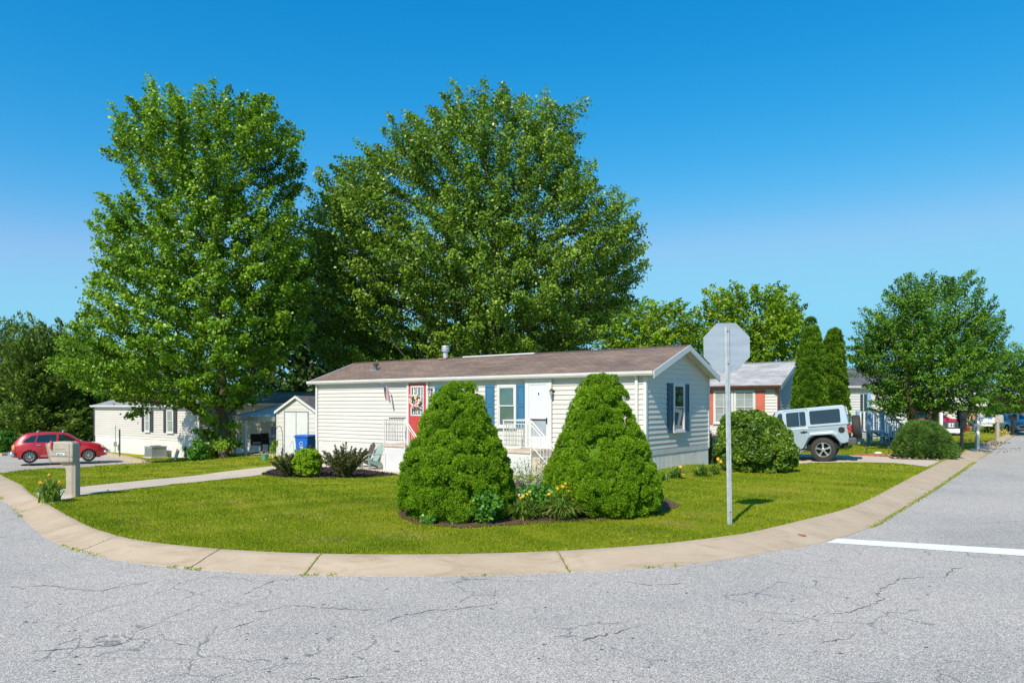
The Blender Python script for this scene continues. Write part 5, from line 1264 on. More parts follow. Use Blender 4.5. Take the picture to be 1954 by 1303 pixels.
# garden chair (adirondack), green back and tan seat
def adirondack(x, y, rz, cmat, smat, label):
    r = empty("garden_chair", (x, y, h(x, y) + .02), rz, label, "chair"); r.scale = (.88, .88, .92)
    m = MB()
    for i in range(5): xx = -.23 + i * .095; top_ = .98 - abs(i - 2) * .05; m.prism([(xx, .30), (xx + .086, .30), (xx + .086, top_ - .02), (xx + .043, top_ + .01), (xx, top_ - .02)], 0, .02, 'y')
    m.v = [(p[0] * (1 + .15 * (p[2] - .3)), p[1] + .18 + (p[2] - .3) * .42, p[2]) for p in m.v]; m.build("backrest", cmat, r)
    m = MB()
    for i in range(6): yy = -.32 + i * .095; m.box(-.26, .26, yy, yy + .085, .36 - i * .022, .38 - i * .022)
    m.build("seat", smat, r)
    for sx in (-.29, .29):
        MB().box(sx - .06, sx + .06, -.38, .34, .56, .585).build("armrest", cmat, r)
        MB().box(sx - .015, sx + .015, -.34, -.25, 0, .56).build("leg", cmat, r)
        MB().prism([(-.28, .34), (-.28, .26), (.42, 0), (.50, 0), (.2, .30)], sx - .012, sx + .012, 'x').build("leg", cmat, r)
    return r
GRN = M("faded_green_wood", (.30, .42, .38), .7, var=.15, vscale=8); TANW = M("honey_wood", (.5, .30, .13), .7, var=.2, vscale=8)
adirondack(X(710, 26.2), 26.2, math.radians(-48), GRN, TANW, "green backed adirondack chair with honey wood seat beside the white landing")
adirondack(X(692, 27.0), 27.2, math.radians(-55), M("dark_wood", (.10, .07, .06), .7), M("dark_wood"), "dark adirondack chair half hidden behind the purple shrub")

# air conditioning unit, left house
def local_on_left(px, py, out): t, z_ = hl_left.P(px, py, out); return hl_left.world(t, -out)
x, y = local_on_left(297, 860, .75); gz = h(x, y)
ac = empty("ac_unit", (x, y, gz), ANG, "grey louvred air conditioning unit beside the tan mobile home", "ac unit")
acm = M("ac_grey", (.32, .36, .37), .5)
m = MB(); m.box(-.42, .42, -.42, .42, .05, .62)
for i in range(22): xx = -.40 + i * .038; m.box(xx, xx + .014, -.437, -.42, .1, .58)
for i in range(22): xx = -.40 + i * .038; m.box(-.437, -.42, xx, xx + .014, .1, .58)
m.build("cabinet", acm, ac); MB().box(-.45, .45, -.45, .45, .62, .67).build("lid", acm, ac, bevel=.02); MB().lathe([(.30, .67), (.28, .70), (.05, .71)], n=18).build("fan_grille", BLACK, ac); MB().box(-.5, .5, -.5, .5, 0, .05).build("pad", WALK, ac)
# utility stake and its neighbour, garden board, hook, pot
x, y = local_on_left(228.5, 868, 1.6); gz = h(x, y)
MBp = MB().tube([(0, 0, 0), (0, 0, Z(819, y) - gz)], .04, 8); tag(MBp.build("utility_post", M("dark_green_post", (.03, .05, .04), .6), loc=(x, y, gz)), "thin dark post standing in the grass before the tan mobile home", "post")
x, y = local_on_left(221, 850, .2)
mt_ = empty("utility_meter", (x, y, -.75), ANG, "small grey utility box on the wall of the tan mobile home", "utility box"); MB().box(-.13, .13, -.08, .02, 0, .3).build("cabinet", ALUM, mt_, bevel=.01); MB().tube([(0, -.04, -.35), (0, -.04, 0)], .03, 8).build("pipe", ALUM, mt_); MB().tube([(.05, -.04, .3), (.05, -.04, 1.35)], .025, 8).build("conduit", ALUM, mt_)
x, y = local_on_left(333, 862, 1.5); gz = h(x, y)
pb = empty("garden_board", (x, y, gz), ANG, "leaning pale pink board among the plants by the tan mobile home", "board"); pb.rotation_euler = (math.radians(-8), math.radians(18), ANG); MB().box(-.13, .13, 0, .04, 0, .62).build("panel", M("faded_pink", (.62, .45, .42), .7), pb); MB().box(-.09, .09, -.012, -.0, .08, .54).build("inset", M("pale_cream", (.72, .68, .6), .7), pb)
x, y = X(546, 32.0), 31.6; gz = h(x, y)
zt_ = Z(812, y) - gz
MBh = MB().tube([(0, 0, 0), (-.03, 0, zt_ - .35), (-.08, 0, zt_ - .12), (-.17, 0, zt_), (-.26, 0, zt_ - .04), (-.31, 0, zt_ - .18)], .012, 6); tag(MBh.build("garden_hook", BLACK, loc=(x, y, gz)), "thin black shepherd's hook in front of the shed", "hook")

# person on the far lawn
def human(x, y, rz, label):
    z0 = h(x, y); r = empty("person", (x, y, z0), rz, label, "person")
    def skin(name, verts, edges, radii, mat, parent, sub=2):
        me = bpy.data.meshes.new(name); me.from_pydata(verts, edges, []); me.materials.append(mat); o = bpy.data.objects.new(name, me); col.objects.link(o); o.parent = parent
        md = o.modifiers.new('skin', 'SKIN'); md.use_smooth_shade = True
        for i, rd in enumerate(radii): o.data.skin_vertices[0].data[i].radius = rd if hasattr(rd, '__len__') else (rd, rd)
        o.data.skin_vertices[0].data[0].use_root = True
        s2 = o.modifiers.new('sub', 'SUBSURF'); s2.levels = sub; s2.render_levels = sub; return o
    SK = M("tanned_skin", (.46, .25, .16), .6); JN = M("blue_jeans", (.05, .09, .2), .85); HR = M("dark_hair", (.03, .02, .015), .8)
    v = [(0, 0, .96), (0, .0, 1.15), (0, .02, 1.38), (0, .0, 1.50), (0, -.02, 1.60), (0, -.02, 1.72), (.19, .01, 1.42), (.25, -.02, 1.16), (.18, -.26, 1.08), (.14, -.34, 1.07), (-.19, .01, 1.42), (-.27, 0, 1.15), (-.30, -.10, .92), (-.30, -.14, .83), (.10, 0, .90), (.12, -.04, .50), (.12, .02, .09), (.13, -.13, .04), (-.10, 0, .90), (-.13, .04, .50), (-.16, .10, .09), (-.17, -.05, .04)]
    e = [(0, 1), (1, 2), (2, 3), (3, 4), (4, 5), (2, 6), (6, 7), (7, 8), (8, 9), (2, 10), (10, 11), (11, 12), (12, 13), (0, 14), (14, 15), (15, 16), (16, 17), (0, 18), (18, 19), (19, 20), (20, 21)]
    rd = [(.15, .11), (.145, .10), (.165, .11), .06, (.075, .09), (.07, .085), .055, .042, .033, .03, .055, .042, .033, .03, .09, .06, .045, .035, .09, .06, .045, .035]
    skin("body", v, e, rd, SK, r)
    jv = [(0, 0, 1.0), (.10, 0, .90), (.12, -.04, .50), (.12, .02, .12), (-.10, 0, .90), (-.13, .04, .50), (-.16, .10, .12)]
    skin("jeans", jv, [(0, 1), (1, 2), (2, 3), (0, 4), (4, 5), (5, 6)], [(.16, .13), .105, .082, .07, .105, .082, .07], JN, r)
    MB().sphere((0, 0, 1.75), .10, 12, 8, (.9, 1.05, .75)).build("hair", HR, r, smooth=True)
    MB().sphere((0, -.115, 1.655), .018, 6, 4).build("nose", SK, r, smooth=True)
    for sx in (-.03, .03): MB().sphere((sx, -.10, 1.69), .011, 6, 4).build("eye", BLACK, r)
    for sx in (-.082, .082): MB().sphere((sx, -.01, 1.67), .025, 6, 4, (.4, .8, 1.2)).build("ear", SK, r)
    return r
Yq = 47.0
human(X(1861, Yq), Yq, math.radians(-50), "bare-chested man in blue jeans standing on the lawn behind the white mailbox")

# ------------------------------------------------------------------ trees
def mat_bark(name, a, b):
    m, n, l, p = nt(name)
    l.new(rampn(n, l, noise(n, l, 9, 6, rough=.7, stretch=(3, 3, .6)), [(.35, a), (.7, b)]), p.inputs['Base Color']); p.inputs['Roughness'].default_value = .95
    bump(n, l, noise(n, l, 14, 5, rough=.7, stretch=(3, 3, .5)), .9, .03, p); return m
BARK = mat_bark("grey_brown_bark", (.06, .045, .035), (.17, .135, .105)); BARK2 = mat_bark("warm_bark", (.08, .055, .04), (.26, .2, .15))
LF_MAPLE = leafmat("maple_leaf", (.035, .115, .006), (.27, .46, .024), .28, .40, .55, .38, tip=(.42, .57, .10))
LF_OAK = leafmat("oak_leaf", (.036, .10, .010), (.24, .385, .03), .25, .38, .4, .38, tip=(.38, .49, .10))
LF_BRIGHT = leafmat("bright_leaf", (.09, .19, .01), (.30, .46, .022), .40, .5, .4, .3, tip=(.5, .55, .06))
LF_DARK = leafmat("dark_leaf", (.022, .062, .012), (.075, .16, .025), .25, .5, .5, .3)
LF_CEDAR = leafmat("cedar_spray", (.03, .085, .014), (.16, .25, .035), .2, .65, .6, .15, tip=(.34, .40, .10))
LF_CRAB = leafmat("crabapple_leaf", (.022, .085, .008), (.14, .30, .022), .28, .5, .6, .2, tip=(.28, .42, .06))

def tree(name, label, Y, profs, base_px, leafm, depthf=.85, spacing=.8, leaf=.15, per=60, aspect=.75, crad=.45, seed=1, inner=.45, trunk_r=.28, bark=BARK, group=None, stems=None, shoot=.9, wave=.055, droop=0.0, leader=.8, cat="tree", base_y=None, needle=False, nmax=2600, fold=.15, twig=.012):
    rg = np.random.default_rng(seed); bx = X(base_px, Y if base_y is None else base_y); by = Y if base_y is None else base_y; bz = h(bx, by)
    root = empty(name, (bx, by, bz), 0, label, cat, group); org = np.array([bx, by, bz])
    vols = []
    for pf in profs:
        z = np.array([Z(p[0], Y) for p in pf]); xl = np.array([X(p[1], Y) for p in pf]); xr = np.array([X(p[2], Y) for p in pf]); o = np.argsort(z)
        vols.append((z[o], xl[o], xr[o], np.max(xr - xl)))
    pts = np.zeros((0, 3)); rad = []
    tot = sum(v[3] ** 2 * (v[0][-1] - v[0][0]) for v in vols)
    for (z, xl, xr, wm) in vols:
        N = int(60000 * max(.1, wm ** 2 * (z[-1] - z[0]) / tot)); zz = rg.uniform(z[0], max(z[0] + .1, z[-1] - crad * 1.35), N); zc_ = z; L_ = np.interp(zz, z, xl); R_ = np.interp(zz, z, xr); a = (R_ - L_) / 2; c = (L_ + R_) / 2
        k = rg.random(N) < np.clip(a / (wm / 2), .12, 1); zz, a, c = zz[k], a[k], c[k]; N = len(zz)
        r = rg.random(N) ** inner; th = rg.uniform(0, 2 * np.pi, N)
        e = np.maximum(a - crad * .4, a * .35) * r
        wv = np.sin(th * 3 + zz * 1.3 / spacing * .6 + seed) + np.sin(th * 7 - zz * 2.1 / spacing * .6 + seed * 2) * .7; lob = 1 - .07 * (1.7 + wv) * r; e = e * (1 - wave * (1.7 + wv) * r)
        hole = (np.sin(3.1 * np.cos(th) * e / spacing * .32 + seed) + np.sin(2.7 * np.sin(th) * e / spacing * .32 + 1.3 * seed) + np.sin(3.3 * zz / spacing * .3 + .7 * seed)) / 3
        cand = np.stack([c + e * np.cos(th), Y + e * depthf * np.sin(th) * lob, zz], 1)
        kk = hole < .42; cand, r = cand[kk], r[kk]
        pts_l = list(pts)
        arr = np.zeros((nmax, 3)); n0 = len(pts_l); arr[:n0] = pts_l if n0 else arr[:0]
        for q, rr in zip(cand, r):
            if n0 >= nmax: break
            sp = spacing * (.8 + .5 * (1 - rr))
            if n0 == 0 or ((arr[:n0] - q) ** 2).sum(1).min() > sp * sp: arr[n0] = q; n0 += 1
        pts = arr[:n0].copy()
    ctr = np.array([np.mean([(v[1] + v[2]).mean() / 2 for v in vols]), Y, 0])
    top = max(v[0][-1] for v in vols); low = min(v[0][0] for v in vols)
    # skeleton
    nodes = []; par = []; plen = []
    def addn(p, pr, pl): nodes.append(np.array(p, float)); par.append(pr); plen.append(pl); return len(nodes) - 1
    if stems:
        addn((bx, by, bz - .1), -1, 0); 
        for (dx, dy, dz) in stems:
            j = 0; k = 6
            for i in range(1, k + 1):
                f = i / k; p = (bx + dx * f ** .8 + rg.normal(0, .05), by + dy * f ** .8, bz + dz * f ** 1.1); j = addn(p, j, plen[j] + dz / k)
    else:
        hh = (top - bz) * leader; k = max(8, int(hh / .7)); j = addn((bx, by, bz - .1), -1, 0); cx = ctr[0] * .5 + bx * .5
        for i in range(1, k + 1):
            f = i / k; j = addn((bx + (cx - bx) * f + rg.normal(0, .05), by + (Y - by) * f + rg.normal(0, .05), bz + hh * f), j, plen[j] + hh / k * .35)
    ntr = len(nodes)
    allow_min = low - (top - low) * .08
    d0 = np.linalg.norm((pts - np.array([ctr[0], Y, low + (top - low) * .15])) * [1, 1, .55], axis=1)
    arrn = np.zeros((ntr + 3 * len(pts) + 5, 3)); arrn[:ntr] = nodes; apl = np.zeros(len(arrn)); apl[:ntr] = plen
    ok = np.zeros(len(arrn), bool); ok[:ntr] = arrn[:ntr, 2] > min(allow_min, bz + (top - bz) * .5)
    if not ok.any(): ok[:ntr] = True
    nn = ntr; tipnode = []; dirs = np.zeros_like(pts)
    for idx in np.argsort(d0):
        p = pts[idx]; d = np.linalg.norm(arrn[:nn] - p, axis=1); up = np.maximum(0, arrn[:nn, 2] - p[2] + .25 * np.hypot(arrn[:nn, 0] - p[0], arrn[:nn, 1] - p[1]))
        cost = d + .28 * apl[:nn] + up * .9 + (~ok[:nn]) * 1e3; j = int(np.argmin(cost)); q = arrn[j]
        last = j
        for f in ((.33, .67) if d[j] > 1.2 else (.5,)):
            m_ = q + (p - q) * f + rg.normal(0, .06, 3) + np.array([0, 0, -.10 * d[j] * math.sin(f * math.pi)]) * (1 if d[j] > 1 else 0)
            nodes.append(m_); par.append(last); arrn[nn] = m_; apl[nn] = apl[last] + d[j] * f * .5 + .01; ok[nn] = True; last = nn; nn += 1
        nodes.append(p); par.append(last); arrn[nn] = p; apl[nn] = apl[j] + d[j]; ok[nn] = True; dirs[idx] = p - arrn[last]; tipnode.append(nn); nn += 1
    cnt = np.zeros(nn); 
    for t in tipnode:
        j = t
        while j >= 0: cnt[j] += 1; j = par[j]
    rr = twig * np.maximum(cnt, 1) ** .5; mx_ = rr[1]; sc = trunk_r / mx_; rr = np.where(rr > .03, .03 + (rr - .03) * sc, rr) if mx_ > trunk_r or True else rr
    rr = np.maximum(rr, .008)
    m = MB(); ch = {}
    for i in range(1, nn): ch.setdefault(par[i], []).append(i)
    st_ = [(0, None)]
    while st_:                                           # follow chains of the skeleton as continuous tapered tubes
        i, pr = st_.pop(); chain = [pr] if pr is not None else []; j = i
        while True:
            chain.append(j); c_ = ch.get(j, [])
            if not c_: break
            c_ = sorted(c_, key=lambda q: -cnt[q])
            for o_ in c_[1:]: st_.append((o_, j))
            j = c_[0]
        rs = [rr[q] for q in chain]
        if pr is not None: rs[0] = min(rs[0], rs[1] * 1.15)
        if len(chain) > 1 and rs[min(1, len(rs) - 1)] > .0085:
            ps = [arrn[q] - org for q in chain]
            if i == 0: ps[0][2] -= .2; rs[0] *= 1.5; rs[1] *= 1.1
            m.tube(ps, rs, 9 if rs[0] > .12 else (5 if rs[0] > .03 else 3), caps=False)
    m.build("trunk", bark, root, smooth=True, recalc=False)
    # leaves
    out = pts - np.array([ctr[0], Y, (low + top) / 2]); out[:, 2] *= .5; out = nrm(out)
    dd = nrm(nrm(dirs) * .6 + out * .6 + np.array([0, 0, .35 - droop]))
    n = len(pts); ci = np.repeat(np.arange(n), (per * rg.uniform(.55, 1.45, n)).astype(int)); k = len(ci)
    t = rg.uniform(-1, 1, k); cr = crad * rg.uniform(.75, 1.25, n)[ci]
    edge = np.clip((np.abs(out[:, 0]) + out[:, 2]) - .55, 0, 1) * (rg.random(n) < .3); sh_ = shoot * (1 + .8 * edge)[ci]; tt = np.where(t > 0, t * sh_, t * shoot)
    P = pts[ci] + dd[ci] * (tt * cr)[:, None] + rg.normal(size=(k, 3)) * (cr * .35 * (1 - .62 * np.maximum(t, 0)))[:, None] * [1, 1, .62]
    nor = nrm(out[ci] * .35 + np.array([0, 0, .75]) + rg.normal(size=(k, 3)) * .55)
    if needle: T = nrm(dd[ci] + rg.normal(size=(k, 3)) * .5)
    else: T = nrm(out[ci] * .5 + rg.normal(size=(k, 3)) + np.array([0, 0, -.35]))
    Ls = leaf * rg.uniform(.7, 1.25, k)
    Q = leafquads(rg, P - org, T, nor, Ls, Ls * aspect, fold)
    tone = np.clip(.5 + .16 * rg.normal(size=n)[ci] + .27 * rg.normal(size=k) + .14 * t, 0, 1)  # tone spread puts sunlit highlights into leaf colour, lighter toward shoot ends
    quads_object("crown", Q, leafm, root, tone)
    return root

left_prof = [(166, 352, 382), (182, 332, 392), (215, 272, 520), (240, 235, 556), (280, 203, 590), (320, 208, 590), (374, 216, 572), (424, 204, 580), (470, 188, 588), (520, 200, 592), (576, 170, 590), (632, 148, 585), (682, 118, 560), (721, 128, 525), (745, 185, 505), (768, 240, 480)]
tree("maple_tree", "tall bright green maple standing left of the shed, its trunk seen to the ground", 35.0,
     [left_prof, [(172, 420, 478), (200, 400, 520), (230, 390, 540)], [(742, 235, 350), (790, 245, 300)], [(760, 360, 480), (800, 375, 460), (866, 352, 462)]], 430, LF_MAPLE, spacing=.98, leaf=.15, per=250, crad=.64, wave=.02, seed=11, trunk_r=.26, nmax=2300, inner=.5, droop=.0)
mid_prof = [(160, 896, 928), (180, 858, 950), (205, 822, 1010), (237, 788, 1104), (277, 720, 1120), (310, 680, 1128), (340, 625, 1154), (370, 598, 1150), (404, 586, 1192), (452, 566, 1238), (517, 562, 1245), (560, 562, 1228), (620, 575, 1200), (690, 600, 1150), (735, 640, 1100)]
tree("oak_tree", "broad spreading oak rising behind the brown roofed home, the widest tree", 42.0,
     [mid_prof, [(180, 1062, 1100), (215, 1035, 1112), (260, 1000, 1112)], [(640, 700, 1180), (720, 700, 1140)]], 936, LF_OAK, spacing=1.16, leaf=.165, per=240, crad=.78, wave=.03, seed=23, trunk_r=.36, nmax=2700, inner=.5, depthf=.8, leader=.72, droop=.0)
crab = [(520, 1775, 1840), (545, 1722, 1860), (575, 1668, 1866), (613, 1632, 1896), (653, 1630, 1905), (690, 1622, 1902), (752, 1630, 1890), (784, 1668, 1876)]
tree("crabapple_tree", "many stemmed crabapple with dark open crown above the mounded conifer at right", 30.0, [crab], 1764, LF_CRAB, spacing=.56, leaf=.105, per=230, aspect=.58, crad=.40, seed=5, trunk_r=.13, bark=BARK2,
     stems=[(-1.9, -.3, 2.2), (-.6, .3, 2.9), (.2, -.3, 3.1), (1.0, .3, 2.7), (2.0, -.2, 2.0), (-1.1, -.8, 2.4), (1.3, .9, 3.0)], shoot=1.5, nmax=1700, inner=.62, twig=.007)
BG = "trees behind the homes"
tree("crabapple_tree", "second open crowned tree reaching out of the frame at far right", 47.0, [[(645, 1925, 1985), (680, 1885, 2060), (730, 1868, 2080), (784, 1874, 2060)]], 1975, LF_CRAB, spacing=.72, leaf=.16, per=130, aspect=.55, crad=.6, seed=6, trunk_r=.2, nmax=500, group=BG)
tree("leafy_tree", "bright green rounded tree behind the near gable of the brown roof", 62.0, [[(556, 1190, 1290), (580, 1150, 1305), (620, 1128, 1340), (670, 1120, 1350), (730, 1120, 1350)]], 1235, LF_BRIGHT, spacing=1.1, leaf=.26, per=110, crad=.9, seed=31, trunk_r=.3, nmax=700, group=BG)
tree("pine_tree", "dark narrow pine between the two bright green trees behind the white home", 72.0, [[(588, 1300, 1335), (620, 1285, 1360), (680, 1275, 1375), (740, 1270, 1380)]], 1322, LF_CEDAR, spacing=1.2, leaf=.42, per=46, crad=.9, seed=32, trunk_r=.25, nmax=300, needle=True, aspect=.3, group=BG)
tree("leafy_tree", "yellow green broad tree behind the stop sign and the pale grey roof", 56.0, [[(536, 1400, 1480), (555, 1345, 1500), (590, 1340, 1532), (640, 1345, 1535), (700, 1350, 1530), (740, 1360, 1520)]], 1440, LF_BRIGHT, spacing=.95, leaf=.24, per=115, crad=.8, seed=33, trunk_r=.3, nmax=800, group=BG)
tree("dark_tree", "dark deciduous tree peeping out behind the yellow green one", 66.0, [[(545, 1365, 1400), (565, 1335, 1410), (620, 1335, 1420), (700, 1340, 1420)], [(568, 1470, 1500), (590, 1450, 1535), (640, 1460, 1545)]], 1420, LF_DARK, spacing=1.1, leaf=.28, per=100, crad=.9, seed=34, trunk_r=.3, nmax=420, group=BG)
for i, (px, top, w, Yt_, mt_, lb) in enumerate(((592, 440, 170, 50, LF_DARK, "tall dark tree filling the gap between the maple and the oak"), (520, 520, 150, 52, LF_DARK, "dark tree filling the gap low between the two big trees"), (640, 560, 170, 60, LF_DARK, "dark tree low behind the left end of the brown roof"), (800, 600, 210, 64, LF_OAK, "mid green tree low behind the brown roof, left of its steel flue"), (1010, 600, 230, 66, LF_DARK, "dark tree low behind the middle of the brown roof"),  # gap trees beside the maple: shaded foliage put into the dark leaf colour
        (1585, 690, 120, 80, LF_DARK, "small far tree behind the pair of tall cone evergreens"), (1690, 700, 150, 84, LF_OAK, "far tree behind the blue stair"), (1800, 705, 150, 88, LF_DARK, "far tree behind the red hatchback"), (1905, 715, 140, 92, LF_OAK, "far tree behind the man in jeans"), (2010, 690, 190, 105, LF_DARK, "far tree at the end of the street beyond the red home"), (-230, 600, 260, 66, LF_DARK, "dark tree beyond the left frame edge"), (-520, 560, 330, 60, LF_OAK, "mid green tree well beyond the left frame edge"))):
    tree("leafy_tree", lb, Yt_, [[(top, px - w * .15, px + w * .15), (top + 25, px - w * .42, px + w * .42), (top + 80, px - w * .55, px + w * .55), (790, px - w * .5, px + w * .5)]], px, mt_, spacing=1.4, leaf=.36, per=95, crad=1.15, seed=50 + i, trunk_r=.28, nmax=420, group=BG)
# left evergreens
tree("cedar_tree", "tall dark cedar with a bent tip behind the red car", 53.0, [[(600, 50, 58), (622, 40, 75), (660, 22, 120), (720, 5, 150), (790, -5, 165), (858, 0, 170)]], 78, LF_CEDAR, spacing=.72, leaf=.30, per=120, aspect=.34, crad=.62, seed=61, trunk_r=.22, needle=True, nmax=1400, shoot=1.5, leader=.97, group=BG)
tree("pine_tree", "dark blue green pine at the left frame edge", 60.0, [[(606, -40, 20), (640, -90, 45), (700, -120, 60), (790, -120, 60), (850, -120, 60)]], -30, LF_CEDAR, spacing=.95, leaf=.36, per=110, aspect=.34, crad=.8, seed=62, trunk_r=.25, needle=True, nmax=420, shoot=1.4, group=BG)
tree("pine_tree", "dark pine with flat tiers right of the bent cedar", 62.0, [[(612, 110, 145), (640, 85, 175), (700, 70, 230), (780, 80, 240), (850, 90, 200)]], 140, LF_CEDAR, spacing=.95, leaf=.36, per=110, aspect=.34, crad=.8, seed=63, trunk_r=.25, needle=True, nmax=600, shoot=1.4, group=BG)
tree("leafy_tree", "dark leafy tree between the cedar and the tan home's end wall", 58.0, [[(700, 130, 190), (760, 110, 215), (860, 120, 200)]], 165, LF_DARK, spacing=.9, leaf=.24, per=110, crad=.7, seed=64, trunk_r=.15, nmax=320, group=BG)
tree("leafy_tree", "mid green tree behind the grey roof of the tan home", 58.0, [[(660, 215, 300), (700, 190, 380), (770, 185, 400)]], 300, LF_OAK, spacing=1.1, leaf=.28, per=100, crad=.9, seed=65, trunk_r=.2, nmax=380, group=BG)

# ------------------------------------------------------------------ clipped and mounded bushes
def bush(name, label, Y, prof, base_px, mat, lump=(.1, .2), space=.2, kind='needle', sub=True, tufts=26, tl=.04, tw=.012, depthf=1.0, seed=1, zb=None, cat="bush", group=None, core=True, subr=(.28, .4), spread=.6, upb=.25, tone=.0, ragged=0.0):
    rg = np.random.default_rng(seed); bx = X(base_px, Y); bz = h(bx, Y) if zb is None else zb
    root = empty(name, (bx, Y, bz), 0, label, cat, group); org = np.array([bx, Y, bz])
    z = np.array([Z(p[0], Y) for p in prof]); xl = np.array([X(p[1], Y) for p in prof]); xr = np.array([X(p[2], Y) for p in prof]); o = np.argsort(z); z, xl, xr = z[o], xl[o], xr[o]
    am = (xr - xl).max() / 2; arr = []; rad = []
    for _ in range(24000):
        zz = rg.uniform(z[0], z[-1]); a = (np.interp(zz, z, xr) - np.interp(zz, z, xl)) / 2
        if rg.random() > max(.2, a / am): continue
        c = (np.interp(zz, z, xr) + np.interp(zz, z, xl)) / 2; th = rg.uniform(0, 2 * np.pi); r = rg.uniform(*lump) * (.75 + .35 * a / am)
        ext = (.88 + .7 * sum(subr) / 2) if sub else 1.0; e = max(.01, a - r * ext - tl * .4 - abs(rg.normal(0, ragged))); p = np.array([c + e * math.cos(th), Y + e * depthf * math.sin(th), min(zz, z[-1] - r * (1.15 if sub else .8))])
        if arr and (np.linalg.norm(np.array(arr) - p, axis=1) < space * (.7 + .5 * r / lump[1])).any(): continue
        arr.append(p); rad.append(r)
        if len(arr) > 900: break
    C_ = np.array(arr); R_ = np.array(rad)
    if core:                                             # solid inside; its dark tone puts shade between lumps into the colour
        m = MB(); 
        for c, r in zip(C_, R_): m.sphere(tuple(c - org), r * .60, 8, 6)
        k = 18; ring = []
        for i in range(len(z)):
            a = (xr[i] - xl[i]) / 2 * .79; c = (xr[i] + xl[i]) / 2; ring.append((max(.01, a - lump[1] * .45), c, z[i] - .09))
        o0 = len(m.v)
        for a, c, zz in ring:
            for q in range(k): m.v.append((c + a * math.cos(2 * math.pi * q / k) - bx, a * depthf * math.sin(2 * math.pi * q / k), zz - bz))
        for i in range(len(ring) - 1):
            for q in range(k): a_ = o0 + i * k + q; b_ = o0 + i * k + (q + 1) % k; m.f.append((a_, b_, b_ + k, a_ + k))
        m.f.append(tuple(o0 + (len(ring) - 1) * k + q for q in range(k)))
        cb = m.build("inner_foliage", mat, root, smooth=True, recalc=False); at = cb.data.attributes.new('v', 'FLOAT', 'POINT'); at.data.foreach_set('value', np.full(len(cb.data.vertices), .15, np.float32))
    axis = np.array([(xl[0] + xr[0]) / 2, Y, 0])
    outn = C_ - axis; outn[:, 2] = am * .6; outn = nrm(outn)
    if sub:
        ns = 22; D = nrm(rsph(rg, len(C_) * ns).reshape(len(C_), ns, 3) + outn[:, None] * .9)
        SC = (C_[:, None] + D * (R_ * .88)[:, None, None]).reshape(-1, 3); SR = (np.repeat(R_, ns)) * rg.uniform(*subr, len(SC)); SN = D.reshape(-1, 3); par_ = np.repeat(np.arange(len(C_)), ns)
    else: SC, SR, SN, par_ = C_, R_, outn, np.arange(len(C_))
    n = len(SC); ci = np.repeat(np.arange(n), np.maximum(3, (tufts * rg.uniform(.8, 1.2, n) * (SR / SR.mean()) ** 2)).astype(int)); k = len(ci)
    d = nrm(rsph(rg, k) + SN[ci] * .7); P = SC[ci] + d * SR[ci][:, None] * rg.uniform(.85, 1.08, k)[:, None]
    keep = P[:, 2] > bz + .01
    for c, r in zip(C_, R_): keep &= ((P - c) ** 2).sum(1) > (r * .86) ** 2
    P, d, ci = P[keep], d[keep], ci[keep]; k = len(P)
    ton = np.clip(.45 + tone + .12 * rg.normal(size=len(C_))[par_[ci]] + .12 * rg.normal(size=n)[ci] + .22 * rg.normal(size=k), 0, 1)
    if kind == 'needle':
        Q = []; V_ = []
        for rep in range(2):
            T = nrm(d + rg.normal(size=(k, 3)) * spread + [0, 0, upb]); Q.append(leafquads(rg, P - org, T, nrm(np.cross(T, rsph(rg, k))), tl * rg.uniform(.6, 1.4, k), tw, .05, True)); V_.append(ton)
        Q = np.concatenate(Q); ton = np.concatenate(V_)
    else:
        T = nrm(rsph(rg, k) + d * .4 + [0, 0, upb]); Q = leafquads(rg, P - org, T, nrm(d * .7 + [0, 0, .5] + rg.normal(size=(k, 3)) * .5), tl * rg.uniform(.6, 1.3, k), tw * rg.uniform(.7, 1.2, k), .12)
    quads_object("foliage", Q, mat, root, ton)
    return root
LF_SPR = leafmat("spruce_needles", (.06, .17, .008), (.27, .46, .018), .25, .6, 1.6, .12, tip=(.38, .54, .05))
LF_ARB = leafmat("arborvitae_spray", (.035, .11, .01), (.18, .34, .02), .2, .6, 1.2, .2, tip=(.32, .46, .05))
LF_HEDGE = leafmat("glossy_leaf", (.035, .10, .010), (.19, .32, .025), .25, .42, 1.1, .35, tip=(.40, .50, .06))
LF_MUGO = leafmat("mugo_needles", (.03, .09, .016), (.14, .26, .045), .15, .6, 2, .2, tip=(.28, .38, .09))
LF_LIME = leafmat("lime_leaf", (.16, .30, .01), (.38, .56, .02), .35, .45, 2, .3)
LF_BARB = leafmat("barberry_leaf", (.055, .04, .022), (.13, .17, .035), .25, .45, 3.5, .4, tip=(.26, .12, .10))
LF_GREEN = leafmat("fresh_leaf", (.04, .15, .015), (.14, .36, .03), .3, .35, 2, .6, tip=(.3, .5, .08))
LF_VARI = leafmat("variegated_leaf", (.22, .30, .14), (.75, .77, .66), .3, .5, 3, .3)
STRAP = leafmat("strap_leaf", (.055, .15, .02), (.22, .35, .05), .3, .4, 3, .4, tip=(.55, .45, .15))
Y1 = 12.35
bush("dwarf_spruce", "conical clipped dwarf spruce left of the flower bed, in front of the red door", Y1,
     [(731, 846, 899), (742, 831, 914), (765, 818, 926), (800, 803, 939), (840, 789, 955), (875, 769, 972), (905, 759, 982), (945, 756, 987), (970, 764, 984), (990, 790, 972)], 872, LF_SPR, (.10, .28), .235, tufts=40, tl=.036, tw=.013, seed=7, spread=.9, ragged=.03)
Y2 = 12.75
